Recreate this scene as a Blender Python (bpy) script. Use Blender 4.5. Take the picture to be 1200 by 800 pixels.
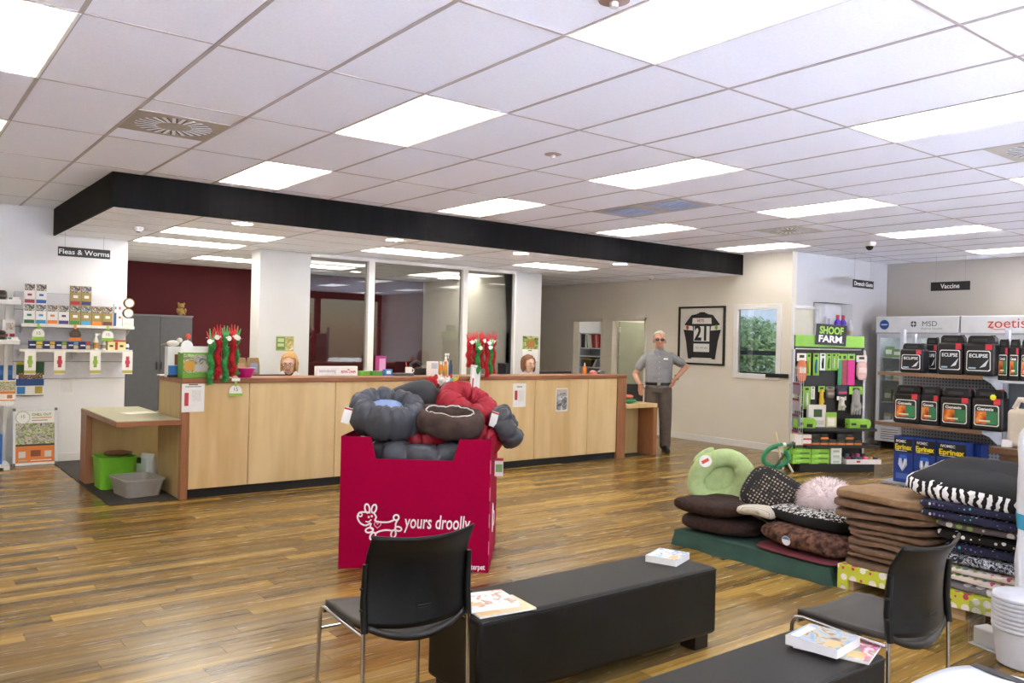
import bpy, bmesh, math, random
from mathutils import Vector, Matrix, noise
random.seed(7)
for o in list(bpy.data.objects): bpy.data.objects.remove(o)
S = bpy.context.scene
COL = S.collection
# ------------------------------------------------------------------ camera
FOC, YAW, ROLL, PITCH, EYE = 969.36, .9129, -.0239, -.0006, 1.55
VF = Vector((math.cos(YAW)*math.cos(PITCH), math.sin(YAW)*math.cos(PITCH), math.sin(PITCH)))
VR = Vector((math.sin(YAW), -math.cos(YAW), 0)); VU = VR.cross(VF)
R2 = VR*math.cos(ROLL)-VU*math.sin(ROLL); U2 = VR*math.sin(ROLL)+VU*math.cos(ROLL)
cam = bpy.data.cameras.new('camera'); camo = bpy.data.objects.new('camera', cam); COL.objects.link(camo)
cam.sensor_width = 36; cam.lens = FOC/1200*36; cam.clip_start = .05; cam.clip_end = 200
mw = Matrix.Identity(4)
for i in range(3):
    mw[i][0] = R2[i]; mw[i][1] = U2[i]; mw[i][2] = -VF[i]
mw[2][3] = EYE
camo.matrix_world = mw
S.camera = camo
# ------------------------------------------------------------------ world, sun, exposure
S.view_settings.view_transform = 'Standard'; S.view_settings.look = 'None'
S.cycles.sample_clamp_indirect = 0
S.view_settings.exposure = 0.64; S.view_settings.gamma = 1; S.view_settings.use_curve_mapping = False
LAMP = 4.2; SKY = .2; SUN = 235.0        # strength of the fluorescent diffusers
W = bpy.data.worlds.new('world'); S.world = W; W.use_nodes = True
wn = W.node_tree.nodes; bg = wn['Background']
sky = wn.new('ShaderNodeTexSky'); sky.sky_type = 'NISHITA'; sky.sun_disc = False; sky.sun_elevation = math.radians(42); sky.sun_rotation = math.radians(200)
W.node_tree.links.new(sky.outputs[0], bg.inputs[0]); bg.inputs[1].default_value = SKY

su = bpy.data.lights.new('sun', 'SUN'); su.energy = SUN; su.angle = math.radians(.6); su.color = (1, .99, .97)
so = bpy.data.objects.new('sun', su); COL.objects.link(so); so.rotation_euler = Vector((-.62, -.12, -.78)).to_track_quat('-Z', 'Y').to_euler()
# daylight comes in through the storefront behind the photographer: portals guide the sky light through its openings
for k in range(7):
    la = bpy.data.lights.new('storefront_portal', 'AREA'); la.shape = 'RECTANGLE'; la.size = 2.07; la.size_y = 2.5; la.cycles.is_portal = True
    lo = bpy.data.objects.new('storefront_portal', la); COL.objects.link(lo); lo.location = (-2.5+.1+k*2.25+1.125, -3.62, 1.5); lo.rotation_euler = (math.pi/2, 0, math.pi)
def ray(x, y): return VF+R2*((x-600)/FOC)+U2*((400-y)/FOC)
def oY(x, y, Y): d = ray(x, y); t = Y/d.y; return Vector((d.x*t, Y, EYE+d.z*t))
def oX(x, y, X): d = ray(x, y); t = X/d.x; return Vector((X, d.y*t, EYE+d.z*t))
def oZ(x, y, z=0): d = ray(x, y); t = (z-EYE)/d.z; return Vector((d.x*t, d.y*t, z))
# ------------------------------------------------------------------ materials
MATS = {}
def srgb(c):
    if isinstance(c, str):
        c = c.lstrip('#'); c = [int(c[i:i+2], 16)/255 for i in (0, 2, 4)]
    return tuple((v/12.92 if v <= .04045 else ((v+.055)/1.055)**2.4) for v in c[:3])+(1,)
def mat(name, col=None, rough=.5, metal=0, var=.06, scale=12, bump=0, bscale=60, spec=.5, emit=0, alpha=1, trans=0, stretch=None, sheen=0, coat=0):
    """procedural principled material: base colour with a soft noise variation and optional noise relief"""
    if name in MATS: return MATS[name]
    m = bpy.data.materials.new(name); m.use_nodes = True; MATS[name] = m
    nt = m.node_tree; b = nt.nodes['Principled BSDF']; c = srgb(col)
    b.inputs['Roughness'].default_value = rough; b.inputs['Metallic'].default_value = metal
    b.inputs['Specular IOR Level'].default_value = spec
    if sheen: b.inputs['Sheen Weight'].default_value = sheen
    if coat: b.inputs['Coat Weight'].default_value = coat
    tc = nt.nodes.new('ShaderNodeTexCoord'); mp = nt.nodes.new('ShaderNodeMapping')
    nt.links.new(tc.outputs['Object'], mp.inputs[0])
    if stretch: mp.inputs['Scale'].default_value = stretch
    n = nt.nodes.new('ShaderNodeTexNoise'); n.inputs['Scale'].default_value = scale; n.inputs['Detail'].default_value = 3
    nt.links.new(mp.outputs[0], n.inputs[0])
    r = nt.nodes.new('ShaderNodeValToRGB')
    r.color_ramp.elements[0].position = .3; r.color_ramp.elements[1].position = .7
    r.color_ramp.elements[0].color = tuple(max(0, v*(1-var)) for v in c[:3])+(1,)
    r.color_ramp.elements[1].color = tuple(min(1, v*(1+var)) for v in c[:3])+(1,)
    nt.links.new(n.outputs[0], r.inputs[0]); nt.links.new(r.outputs[0], b.inputs['Base Color'])
    if bump:
        n2 = nt.nodes.new('ShaderNodeTexNoise'); n2.inputs['Scale'].default_value = bscale; n2.inputs['Detail'].default_value = 4
        nt.links.new(mp.outputs[0], n2.inputs[0])
        bp = nt.nodes.new('ShaderNodeBump'); bp.inputs['Strength'].default_value = bump; bp.inputs['Distance'].default_value = .01
        nt.links.new(n2.outputs[0], bp.inputs['Height']); nt.links.new(bp.outputs[0], b.inputs['Normal'])
    if emit:
        b.inputs['Emission Color'].default_value = c; b.inputs['Emission Strength'].default_value = emit
    if alpha < 1: b.inputs['Alpha'].default_value = alpha
    if trans: b.inputs['Transmission Weight'].default_value = trans
    return m
def mramp(name, kind, cols, scale=10, rough=.7, stretch=None, detail=2, bump=0, const=False, dist=0, spec=.4, coord='Object', bands='X', dscale=1):
    """material with a multi colour ramp over noise / voronoi / wave / cells: cols = [(pos, colour)]"""
    if name in MATS: return MATS[name]
    m = bpy.data.materials.new(name); m.use_nodes = True; MATS[name] = m
    nt = m.node_tree; b = nt.nodes['Principled BSDF']; b.inputs['Roughness'].default_value = rough; b.inputs['Specular IOR Level'].default_value = spec
    tc = nt.nodes.new('ShaderNodeTexCoord'); mp = nt.nodes.new('ShaderNodeMapping'); nt.links.new(tc.outputs[coord], mp.inputs[0])
    if stretch: mp.inputs['Scale'].default_value = stretch
    if kind == 'noise':
        t = nt.nodes.new('ShaderNodeTexNoise'); t.inputs['Detail'].default_value = detail; t.inputs['Distortion'].default_value = dist; out = t.outputs[0]
    elif kind == 'wave':
        t = nt.nodes.new('ShaderNodeTexWave'); t.bands_direction = bands; t.inputs['Detail Scale'].default_value = dscale; t.inputs['Distortion'].default_value = dist; t.inputs['Detail'].default_value = detail; out = t.outputs['Fac']
    elif kind == 'dots':
        t = nt.nodes.new('ShaderNodeTexVoronoi'); out = t.outputs['Distance']
    else:
        t = nt.nodes.new('ShaderNodeTexVoronoi'); out = t.outputs['Color']
    t.inputs['Scale'].default_value = scale; nt.links.new(mp.outputs[0], t.inputs[0])
    r = nt.nodes.new('ShaderNodeValToRGB'); cr = r.color_ramp
    if const: cr.interpolation = 'CONSTANT'
    while len(cr.elements) < len(cols): cr.elements.new(.5)
    for e, (p, c) in zip(cr.elements, cols): e.position = p; e.color = srgb(c)
    nt.links.new(out, r.inputs[0]); nt.links.new(r.outputs[0], b.inputs['Base Color'])
    if bump:
        bp = nt.nodes.new('ShaderNodeBump'); bp.inputs['Strength'].default_value = bump; bp.inputs['Distance'].default_value = .01
        nt.links.new(out, bp.inputs['Height']); nt.links.new(bp.outputs[0], b.inputs['Normal'])
    return m
def wood(name, c1, c2, axis='x', scale=3.0, rough=.35, ring=9):
    if name in MATS: return MATS[name]
    m = bpy.data.materials.new(name); m.use_nodes = True; MATS[name] = m
    nt = m.node_tree; b = nt.nodes['Principled BSDF']; b.inputs['Roughness'].default_value = rough
    tc = nt.nodes.new('ShaderNodeTexCoord'); mp = nt.nodes.new('ShaderNodeMapping'); nt.links.new(tc.outputs['Object'], mp.inputs[0])
    mp.inputs['Scale'].default_value = {'x': (.12, 1, 1), 'y': (1, .12, 1), 'z': (1, 1, .12)}[axis]
    n = nt.nodes.new('ShaderNodeTexNoise'); n.inputs['Scale'].default_value = scale; n.inputs['Detail'].default_value = 5; n.inputs['Distortion'].default_value = .8
    nt.links.new(mp.outputs[0], n.inputs[0])
    n2 = nt.nodes.new('ShaderNodeTexNoise'); n2.inputs['Scale'].default_value = scale*ring; n2.inputs['Detail'].default_value = 3
    nt.links.new(mp.outputs[0], n2.inputs[0])
    mx = nt.nodes.new('ShaderNodeMath'); mx.operation = 'MULTIPLY_ADD'; mx.inputs[1].default_value = .35
    nt.links.new(n2.outputs[0], mx.inputs[0]); 
    m2 = nt.nodes.new('ShaderNodeMath'); m2.operation = 'MULTIPLY'; m2.inputs[1].default_value = .65
    nt.links.new(n.outputs[0], m2.inputs[0]); nt.links.new(m2.outputs[0], mx.inputs[2])
    r = nt.nodes.new('ShaderNodeValToRGB'); r.color_ramp.elements[0].position = .36; r.color_ramp.elements[1].position = .64
    r.color_ramp.elements[0].color = srgb(c1); r.color_ramp.elements[1].color = srgb(c2)
    nt.links.new(mx.outputs[0], r.inputs[0]); nt.links.new(r.outputs[0], b.inputs['Base Color'])
    return m
# ------------------------------------------------------------------ mesh helpers
class MB:
    def __init__(s): s.v = []; s.f = []; s.m = []; s.T = None; s.k = 0
    def _a(s, vs, fs, mi=None):
        b = len(s.v); mi = s.k if mi is None else mi
        for p in vs:
            p = Vector(p); s.v.append(s.T @ p if s.T else p)
        for f in fs: s.f.append([b+i for i in f]); s.m.append(mi)
        return s
    def box(s, x0, x1, y0, y1, z0, z1, mi=None):
        return s._a([(x0,y0,z0),(x1,y0,z0),(x1,y1,z0),(x0,y1,z0),(x0,y0,z1),(x1,y0,z1),(x1,y1,z1),(x0,y1,z1)],
                    [(3,2,1,0),(4,5,6,7),(0,1,5,4),(1,2,6,5),(2,3,7,6),(3,0,4,7)], mi)
    def quad(s, a, b, c, d, mi=None): return s._a([a,b,c,d], [(0,1,2,3)], mi)
    def prism(s, poly, d0, d1, axis='y', mi=None):
        n = len(poly)
        g = {'y': lambda p, d: (p[0], d, p[1]), 'x': lambda p, d: (d, p[0], p[1]), 'z': lambda p, d: (p[0], p[1], d)}[axis]
        vs = [g(p, d0) for p in poly]+[g(p, d1) for p in poly]
        fs = [tuple(range(n)), tuple(range(2*n-1, n-1, -1))]+[(i, n+i, n+(i+1) % n, (i+1) % n) for i in range(n)]
        return s._a(vs, fs, mi)
    def cyl(s, p0, p1, r0, r1=None, n=12, mi=None, caps=True):
        p0 = Vector(p0); p1 = Vector(p1); r1 = r0 if r1 is None else r1
        d = (p1-p0).normalized(); a = d.orthogonal().normalized(); b = d.cross(a)
        vs = []
        for p, r in ((p0, r0), (p1, r1)):
            for i in range(n):
                t = 2*math.pi*i/n; vs.append(p+a*(r*math.cos(t))+b*(r*math.sin(t)))
        fs = [(i, (i+1) % n, n+(i+1) % n, n+i) for i in range(n)]
        if caps: fs += [tuple(range(n-1, -1, -1)), tuple(range(n, 2*n))]
        return s._a(vs, fs, mi)
    def tube(s, pts, r, n=8, closed=False, mi=None):
        pts = [Vector(p) for p in pts]; N = len(pts); rr = r if isinstance(r, (list, tuple)) else [r]*N
        vs = []; a = None
        for i, p in enumerate(pts):
            d = ((pts[(i+1) % N]-pts[i-1]) if closed else (pts[min(i+1, N-1)]-pts[max(i-1, 0)])).normalized()
            a = d.orthogonal().normalized() if a is None else (a-d*a.dot(d)).normalized()
            b = d.cross(a)
            for k in range(n):
                t = 2*math.pi*k/n; vs.append(p+a*(rr[i]*math.cos(t))+b*(rr[i]*math.sin(t)))
        fs = []
        for i in range(N if closed else N-1):
            j = (i+1) % N
            for k in range(n): fs.append((i*n+k, i*n+(k+1) % n, j*n+(k+1) % n, j*n+k))
        if not closed: fs += [tuple(range(n-1, -1, -1)), tuple((N-1)*n+k for k in range(n))]
        return s._a(vs, fs, mi)
    def lathe(s, prof, c=(0,0,0), n=20, mi=None, axis='z'):
        vs = []; fs = []; c = Vector(c)
        for r, h in prof:
            for k in range(n):
                t = 2*math.pi*k/n; x, y = r*math.cos(t), r*math.sin(t)
                vs.append(c+Vector({'z': (x, y, h), 'y': (x, h, y), 'x': (h, x, y)}[axis]))
        for i in range(len(prof)-1):
            for k in range(n): fs.append((i*n+k, i*n+(k+1) % n, (i+1)*n+(k+1) % n, (i+1)*n+k))
        fs += [tuple(range(n-1, -1, -1)), tuple((len(prof)-1)*n+k for k in range(n))]
        return s._a(vs, fs, mi)
    def ell(s, c, r, nu=16, nv=10, mi=None, fn=None, p=1.0):
        """ellipsoid (p<1: boxier), fn displaces each point"""
        c = Vector(c); vs = []; fs = []
        pw = lambda q: math.copysign(abs(q)**p, q)
        for j in range(nv+1):
            ph = -math.pi/2+math.pi*j/nv
            for i in range(nu):
                t = 2*math.pi*i/nu
                q = Vector((pw(math.cos(t))*pw(math.cos(ph))*r[0], pw(math.sin(t))*pw(math.cos(ph))*r[1], pw(math.sin(ph))*r[2]))
                if fn: q = fn(q)
                vs.append(c+q)
        for j in range(nv):
            for i in range(nu): fs.append((j*nu+i, j*nu+(i+1) % nu, (j+1)*nu+(i+1) % nu, (j+1)*nu+i))
        return s._a(vs, fs, mi)
    def surf(s, fn, nu, nv, cu=False, cv=False, mi=None):
        U = nu if cu else nu+1; V = nv if cv else nv+1
        vs = [fn(i/nu, j/nv) for j in range(V) for i in range(U)]
        fs = []
        for j in range(nv):
            for i in range(nu): fs.append((j*U+i, j*U+(i+1) % U, ((j+1) % V)*U+(i+1) % U, ((j+1) % V)*U+i))
        return s._a(vs, fs, mi)
    def mesh(s, name, mats, smooth=None):
        me = bpy.data.meshes.new(name); me.from_pydata([tuple(v) for v in s.v], [], s.f)
        for m in (mats if isinstance(mats, (list, tuple)) else [mats]): me.materials.append(m if not isinstance(m, str) else MATS[m])
        me.polygons.foreach_set('material_index', s.m)
        bm = bmesh.new(); bm.from_mesh(me); bmesh.ops.remove_doubles(bm, verts=bm.verts, dist=1e-6) if smooth == 'weld' else None
        bmesh.ops.recalc_face_normals(bm, faces=bm.faces); bm.to_mesh(me); bm.free()
        if smooth:
            me.polygons.foreach_set('use_smooth', [True]*len(me.polygons)); me.set_sharp_from_angle(angle=math.radians(40))
        return me
    def build(s, name, mats, parent=None, smooth=False, bevel=0, seg=2, sub=0, solid=0):
        o = bpy.data.objects.new(name, s.mesh(name, mats, smooth or bevel > 0)); COL.objects.link(o)
        if parent is not None: o.parent = parent
        if solid: md = o.modifiers.new('thickness', 'SOLIDIFY'); md.thickness = solid; md.offset = 0
        if bevel: md = o.modifiers.new('bevel', 'BEVEL'); md.width = bevel; md.segments = seg; md.limit_method = 'ANGLE'; md.angle_limit = math.radians(40)
        if sub: md = o.modifiers.new('sub', 'SUBSURF'); md.levels = sub; md.render_levels = sub
        return o
def tag(o, label, cat, group=None):
    o['label'] = label; o['category'] = cat
    if group: o['group'] = group
    return o
def struct(o): o['kind'] = 'structure'; return o
def thing(name, label, cat, loc=(0,0,0), rz=0, group=None):
    o = bpy.data.objects.new(name, None); COL.objects.link(o); o.location = loc; o.rotation_euler = (0,0,rz); o.empty_display_size = .1
    return tag(o, label, cat, group)
def link(name, me, parent=None, loc=(0,0,0), rot=(0,0,0), scl=None):
    o = bpy.data.objects.new(name, me); COL.objects.link(o); o.parent = parent; o.location = loc; o.rotation_euler = rot
    if scl: o.scale = scl
    return o
def dup(root, loc=None, rz=None, label=None, group=None):
    r = root.copy(); COL.objects.link(r)
    if loc is not None: r.location = loc
    if rz is not None: r.rotation_euler = (0,0,rz)
    if label: r['label'] = label
    if group: r['group'] = group
    for ch in list(root.children):
        c = ch.copy(); COL.objects.link(c); c.parent = r; c.matrix_parent_inverse = ch.matrix_parent_inverse
        for g in list(ch.children):
            d = g.copy(); COL.objects.link(d); d.parent = c; d.matrix_parent_inverse = g.matrix_parent_inverse
    return r
def text(name, s, size, m, parent=None, loc=(0,0,0), rot=(math.pi/2,0,0), bold=0, ext=.0008, align='CENTER', squeeze=1, shear=0, width=None):
    cu = bpy.data.curves.new('lettering', 'FONT'); cu.body = s; cu.size = size; cu.extrude = ext; cu.offset = bold*size; cu.align_x = align; cu.align_y = 'CENTER'; cu.resolution_u = 3; cu.shear = shear
    t = bpy.data.objects.new('tmp', cu); COL.objects.link(t); dg = bpy.context.evaluated_depsgraph_get(); dg.update()
    me = bpy.data.meshes.new_from_object(t.evaluated_get(dg)); bpy.data.objects.remove(t); bpy.data.curves.remove(cu)
    me.materials.clear(); me.materials.append(m if not isinstance(m, str) else MATS[m])
    if width:
        xs = [v.co.x for v in me.vertices]; k = width/(max(xs)-min(xs))
    else: k = squeeze
    for v in me.vertices: v.co.x *= k
    o = bpy.data.objects.new(name, me); COL.objects.link(o); o.parent = parent; o.location = loc; o.rotation_euler = rot
    return o
PI = math.pi
def N3(p, s=1.0, seed=0): return noise.noise(Vector(p)*s+Vector((seed*7.3, seed*3.1, seed*5.7)))
def lerp(a, b, t): return a+(b-a)*t
def rot_z(a): return Matrix.Rotation(a, 4, 'Z')
def xf(loc, rz=0, rx=0, ry=0): return Matrix.Translation(loc) @ Matrix.Rotation(rz, 4, 'Z') @ Matrix.Rotation(ry, 4, 'Y') @ Matrix.Rotation(rx, 4, 'X')
# ------------------------------------------------------------------ structure
CZ, BZ = 2.967, 2.659
X0, TX, Y0, TY = .7076, .6, 4.1203, 1.2227
XL, XJ, XF = -2.5, 10.65, 13.35
YR, YB, YW, YG, YN, YRED = -3.5, 7.969, 10.97, 10.40, 7.10, 13.9
mat('wall_paint', '#e6dfd0', .75, var=.015, scale=3, bump=.04, bscale=150)
mat('wall_cool', '#ebeae9', .75, var=.015, scale=3, bump=.04, bscale=150)
mat('red_paint', '#551b22', .6, spec=.2, var=.04, scale=3, bump=.04, bscale=150)
mat('trim_white', '#e8e6e2', .45, var=.02)
mat('tile_white', '#f1f2f9', .85, var=.03, scale=60, bump=.15, bscale=300)
mat('tbar', '#b3aaa5', .5, var=.04)
mat('slab', '#4a4745', .9)
mat('black_panel', '#141313', .75, spec=.12, var=.3, scale=4, stretch=(3, 3, .35), bump=.05)
mat('slate_skirting', '#3a4150', .4)
mat('alu', '#b9bbc0', .35, metal=.7)
mat('grey_carpet', '#3c3734', .95, var=.3, scale=220, bump=.5, bscale=300, stretch=(1, .15, 1))
mat('green_door', '#b4baa6', .5, var=.03)
mat('outdoor_ground', '#3b3b3e', .9, var=.1); mat('bounce_ground', '#c0c8e6', .9, var=.05)  # near strip pale blue to throw light up, ground beyond kept dark
mat('lamp', '#fffbf4', .4, emit=LAMP); mat('lamp_low', '#fffaf0', .4, emit=LAMP*1.8); mat('wall_beige', '#c6bfb4', .75, var=.015, scale=3)
mat('chrome', '#c8c8ca', .18, metal=1)
mat('dark_plastic', '#161617', .4)
mat('white_plastic', '#e9e9e6', .4, var=.02)
def glass_mat(name, tint=(.9, .92, .92, 1), ior=1.5):
    m = bpy.data.materials.new(name); m.use_nodes = True; MATS[name] = m; nt = m.node_tree; nt.nodes.clear()
    out = nt.nodes.new('ShaderNodeOutputMaterial'); mx = nt.nodes.new('ShaderNodeMixShader'); t = nt.nodes.new('ShaderNodeBsdfTransparent'); g = nt.nodes.new('ShaderNodeBsdfGlossy')
    t.inputs[0].default_value = tint; g.inputs['Roughness'].default_value = .01; f = nt.nodes.new('ShaderNodeFresnel'); f.inputs[0].default_value = ior
    nt.links.new(f.outputs[0], mx.inputs[0]); nt.links.new(t.outputs[0], mx.inputs[1]); nt.links.new(g.outputs[0], mx.inputs[2]); nt.links.new(mx.outputs[0], out.inputs[0])
    return m
glass_mat('glass'); glass_mat('partition_glass', (.72, .73, .72, 1), 1.65); glass_mat('acrylic', (.96, .97, .97, 1), 1.25)
def floor_mat():
    m = bpy.data.materials.new('plank_wood'); m.use_nodes = True; MATS['plank_wood'] = m; nt = m.node_tree; b = nt.nodes['Principled BSDF']
    L = nt.links.new
    def mth(op, a, c=None, d=None):
        n = nt.nodes.new('ShaderNodeMath'); n.operation = op
        for i, v in enumerate((a, c, d)):
            if v is None: continue
            if isinstance(v, (int, float)): n.inputs[i].default_value = v
            else: L(v, n.inputs[i])
        return n.outputs[0]
    g = nt.nodes.new('ShaderNodeNewGeometry'); sp = nt.nodes.new('ShaderNodeSeparateXYZ'); L(g.outputs['Position'], sp.inputs[0])
    row = mth('FLOOR', mth('DIVIDE', sp.outputs[1], PW))
    off = mth('MULTIPLY', mth('FRACT', mth('MULTIPLY', row, .437)), PL)
    cell = mth('FLOOR', mth('DIVIDE', mth('ADD', sp.outputs[0], off), PL))
    cb = nt.nodes.new('ShaderNodeCombineXYZ'); L(row, cb.inputs[0]); L(cell, cb.inputs[1])
    wnz = nt.nodes.new('ShaderNodeTexWhiteNoise'); wnz.noise_dimensions = '2D'; L(cb.outputs[0], wnz.inputs[0])
    # long streaks along the plank, different on every plank
    c2 = nt.nodes.new('ShaderNodeCombineXYZ'); L(mth('MULTIPLY', sp.outputs[0], .35), c2.inputs[0]); L(mth('MULTIPLY', sp.outputs[1], 9.0), c2.inputs[1]); L(mth('MULTIPLY', wnz.outputs[0], 40), c2.inputs[2])
    n1 = nt.nodes.new('ShaderNodeTexNoise'); n1.inputs['Scale'].default_value = 2.2; n1.inputs['Detail'].default_value = 4; L(c2.outputs[0], n1.inputs[0])
    c3 = nt.nodes.new('ShaderNodeCombineXYZ'); L(mth('MULTIPLY', sp.outputs[0], 1.6), c3.inputs[0]); L(mth('MULTIPLY', sp.outputs[1], 22), c3.inputs[1]); L(mth('MULTIPLY', wnz.outputs[0], 17), c3.inputs[2])
    n2 = nt.nodes.new('ShaderNodeTexNoise'); n2.inputs['Scale'].default_value = 3; n2.inputs['Detail'].default_value = 5; n2.inputs['Distortion'].default_value = .6; L(c3.outputs[0], n2.inputs[0])
    v = mth('ADD', mth('MULTIPLY', wnz.outputs[0], .34), mth('ADD', mth('MULTIPLY', n1.outputs[0], .72), mth('MULTIPLY', n2.outputs[0], .24)))
    r = nt.nodes.new('ShaderNodeValToRGB'); cr = r.color_ramp
    cols = [(.40, '#574323'), (.52, '#70572b'), (.64, '#866832'), (.74, '#987739'), (.86, '#b5924b')]
    while len(cr.elements) < len(cols): cr.elements.new(.5)
    for e, (p, c) in zip(cr.elements, cols): e.position = p; e.color = srgb(c)
    L(v, r.inputs[0])
    # every few planks are greyer
    mxc = nt.nodes.new('ShaderNodeMixRGB'); L(mth('MULTIPLY', mth('GREATER_THAN', wnz.outputs[1], .68), .28), mxc.inputs[0]); L(r.outputs[0], mxc.inputs[1]); mxc.inputs[2].default_value = srgb('#776a50')
    L(mxc.outputs[0], b.inputs['Base Color'])
    b.inputs['Roughness'].default_value = .3; L(mth('MULTIPLY_ADD', n2.outputs[0], .16, .17), b.inputs['Roughness'])
    bp = nt.nodes.new('ShaderNodeBump'); bp.inputs['Strength'].default_value = .03; bp.inputs['Distance'].default_value = .01; L(n2.outputs[0], bp.inputs['Height']); L(bp.outputs[0], b.inputs['Normal'])
    return m
PW, PL = .118, 1.22
floor_mat()
# floor slab and planks
floor = struct(MB().box(XL, 14.2, YR, 14, -.1, -.008).build('floor', 'slab'))
def visible(p):
    d = Vector(p)-Vector((0, 0, EYE)); z = d.dot(VF)
    if z < .5: return None
    x = 600+FOC*d.dot(R2)/z; y = 400-FOC*d.dot(U2)/z
    return (x, y, z)
planks = []
for r in range(math.floor(YR/PW), math.ceil(14/PW)):
    off = ((r*.437) % 1)*PL
    for c in range(math.floor((XL+off)/PL), math.ceil((14.2+off)/PL)):
        a, b = max(XL, c*PL-off), min(14.2, (c+1)*PL-off)
        if b-a < .01: continue
        planks.append((a, b, r*PW, (r+1)*PW))
near = []
for q in planks:
    v = [visible((x, (q[2]+q[3])/2, 0)) for x in (q[0], (q[0]+q[1])/2, q[1])]
    if any(w and -10 < w[0] < 1210 and w[1] < 830 for w in v) and q[3] < 7.9: near.append((min(w[2] for w in v if w), q))
near.sort(); near = [q for _, q in near[:300]]; nset = set(near)
rest = MB(); G = .0009
unit = {}
for a, b, c, d in near:
    key = round(b-a, 3)
    if key not in unit: unit[key] = MB().box(-key/2+G, key/2-G, -PW/2+G, PW/2-G, -.0079, 0).mesh('plank', 'plank_wood')
    link('plank', unit[key], floor, ((a+b)/2, (c+d)/2, 0))
for q in planks:
    if q not in nset: rest.box(q[0]+G, q[1]-G, q[2]+G, q[3]-G, -.0079, 0)
rest.build('distant_planks', 'plank_wood', floor)['kind'] = 'stuff'
# main ceiling
ceil = struct(MB().box(XL, XF+.1, YR, YW+.1, CZ+.03, CZ+.2).build('ceiling', 'slab'))
tile_me = {}
def in_main(x, y):   # main ceiling outline
    if y > YB: return x < 1.65 and y < YW
    if y > YN: return x < XJ
    return x < XF
lights, vents = set(), {}
for i in (-5, -1, 3, 7, 11, 15, 19):
    for j in (-6, -4, -2, 0, 2): lights.add((i, j))
def lab_light(i, j):
    L = {(-1, 0): 'ceiling light panel cut off at the top left corner', (-1, 2): 'ceiling light sliver at the left edge beyond the corner panel',
         (3, -2): 'largest ceiling light panel at the top middle', (3, 0): 'ceiling light panel right of the swirl air diffuser', (3, 2): 'ceiling light panel touching the black bulkhead near its corner',
         (7, -2): 'long ceiling light panel at the upper right edge', (7, 0): 'ceiling light panel in front of the twin return grille', (7, 2): 'ceiling light panel against the middle of the black bulkhead',
         (11, -2): 'ceiling light tip at the right edge below the upper right panel', (11, 0): 'ceiling light panel right of the twin return grille near the far diffuser', (11, 2): 'ceiling light panel behind the twin return grille by the bulkhead',
         (15, 0): 'ceiling light panel beside the security camera above the vaccine sign', (15, 2): 'ceiling light panel touching the right end of the black bulkhead', (19, 0): 'farthest ceiling light panel above the vaccine sign at the right edge'}
    return L.get((i, j))
tile_vis = []
for i in range(-6, 22):
    for j in range(-7, 6):
        x0, x1, y0, y1 = X0+i*TX, X0+(i+1)*TX, Y0+j*TY, Y0+(j+1)*TY
        if (i, j) in lights and in_main((x0+x1)/2, (y0+y1)/2) and x0 > XL and x1 < XF:
            lb = lab_light(i, j)
            t = thing('ceiling_light', lb or 'ceiling light panel outside the photographed part of the room', 'ceiling light', ((x0+x1)/2, (y0+y1)/2, CZ), 0, 'ceiling light panels of the main ceiling')
            tile_vis.append(t)
            if 'lt' not in tile_me:
                f = MB()
                for s in (-1, 1): f.box(s*.298-.006, s*.298+.006, -.606, .606, -.003, .03); f.box(-.29, .29, s*.602-.006, s*.602+.006, -.003, .03)
                tile_me['lf'] = f.mesh('frame', 'trim_white'); tile_me['lt'] = MB().box(-.292, .292, -.596, .596, .004, .008).mesh('diffuser', 'lamp')
            link('frame', tile_me['lf'], t); link('diffuser', tile_me['lt'], t)
            continue
        # clip to outline
        if y0 >= YW or x0 >= XF or x1 <= XL or y1 <= YR: continue
        x0c, x1c, y0c, y1c = max(x0, XL), min(x1, XF), max(y0, YR), min(y1, YW)
        if y0 < YB < y1 and x0 > 1.5: y1c = YB
        if y0 >= YB:
            if x0 >= 1.65: continue
            x1c = min(x1, 1.65)
        if y0 >= YN-.3 and x1 > XJ: x1c = min(x1c, XJ)
        if x1c-x0c < .03 or y1c-y0c < .03: continue
        key = (round(x1c-x0c, 3), round(y1c-y0c, 3))
        if key not in tile_me: tile_me[key] = MB().box(-key[0]/2+.001, key[0]/2-.001, -key[1]/2+.001, key[1]/2-.001, .002, .017).mesh('ceiling_tile', 'tile_white')
        link('ceiling_tile', tile_me[key], ceil, ((x0c+x1c)/2, (y0c+y1c)/2, CZ))
bw = .011
for i in range(-6, 23):
    x = X0+i*TX
    if XL < x < XF: 
        ye = YW if x < 1.65 else (YB if x < XJ else YN)
        MB().box(x-bw, x+bw, YR, ye, CZ-.001, CZ+.02).build('grid_bar', 'tbar', ceil)
for j in range(-7, 7):
    y = Y0+j*TY
    if YR < y < YW:
        xe = XF if y < YN else (XJ if y < YB else 1.65)
        MB().box(XL, xe, y-bw*.7, y+bw*.7, CZ-.0005, CZ+.02).build('grid_bar', 'tbar', ceil)
# bulkhead
bulk = struct(MB().box(1.67, XJ-.001, YB+.02, YB+.06, BZ+.005, CZ+.02).box(1.67, 1.71, YB+.02, YW, BZ+.005, CZ+.02).build('trim_1', 'slab'))
for a, b in ((1.65, 2.49), (2.49, 4.9), (4.9, 7.3), (7.3, 9.7), (9.7, XJ-.001)):
    MB().box(a+.001, b-.001, YB, YB+.02, BZ-.004, CZ-.001).build('bulkhead_panel', 'black_panel', bulk)
for a, b in ((YB+.02, 9.6), (9.6, YW-.001)):
    MB().box(1.65, 1.67, a+.001, b-.001, BZ-.004, CZ-.001).build('bulkhead_panel', 'black_panel', bulk)
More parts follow.
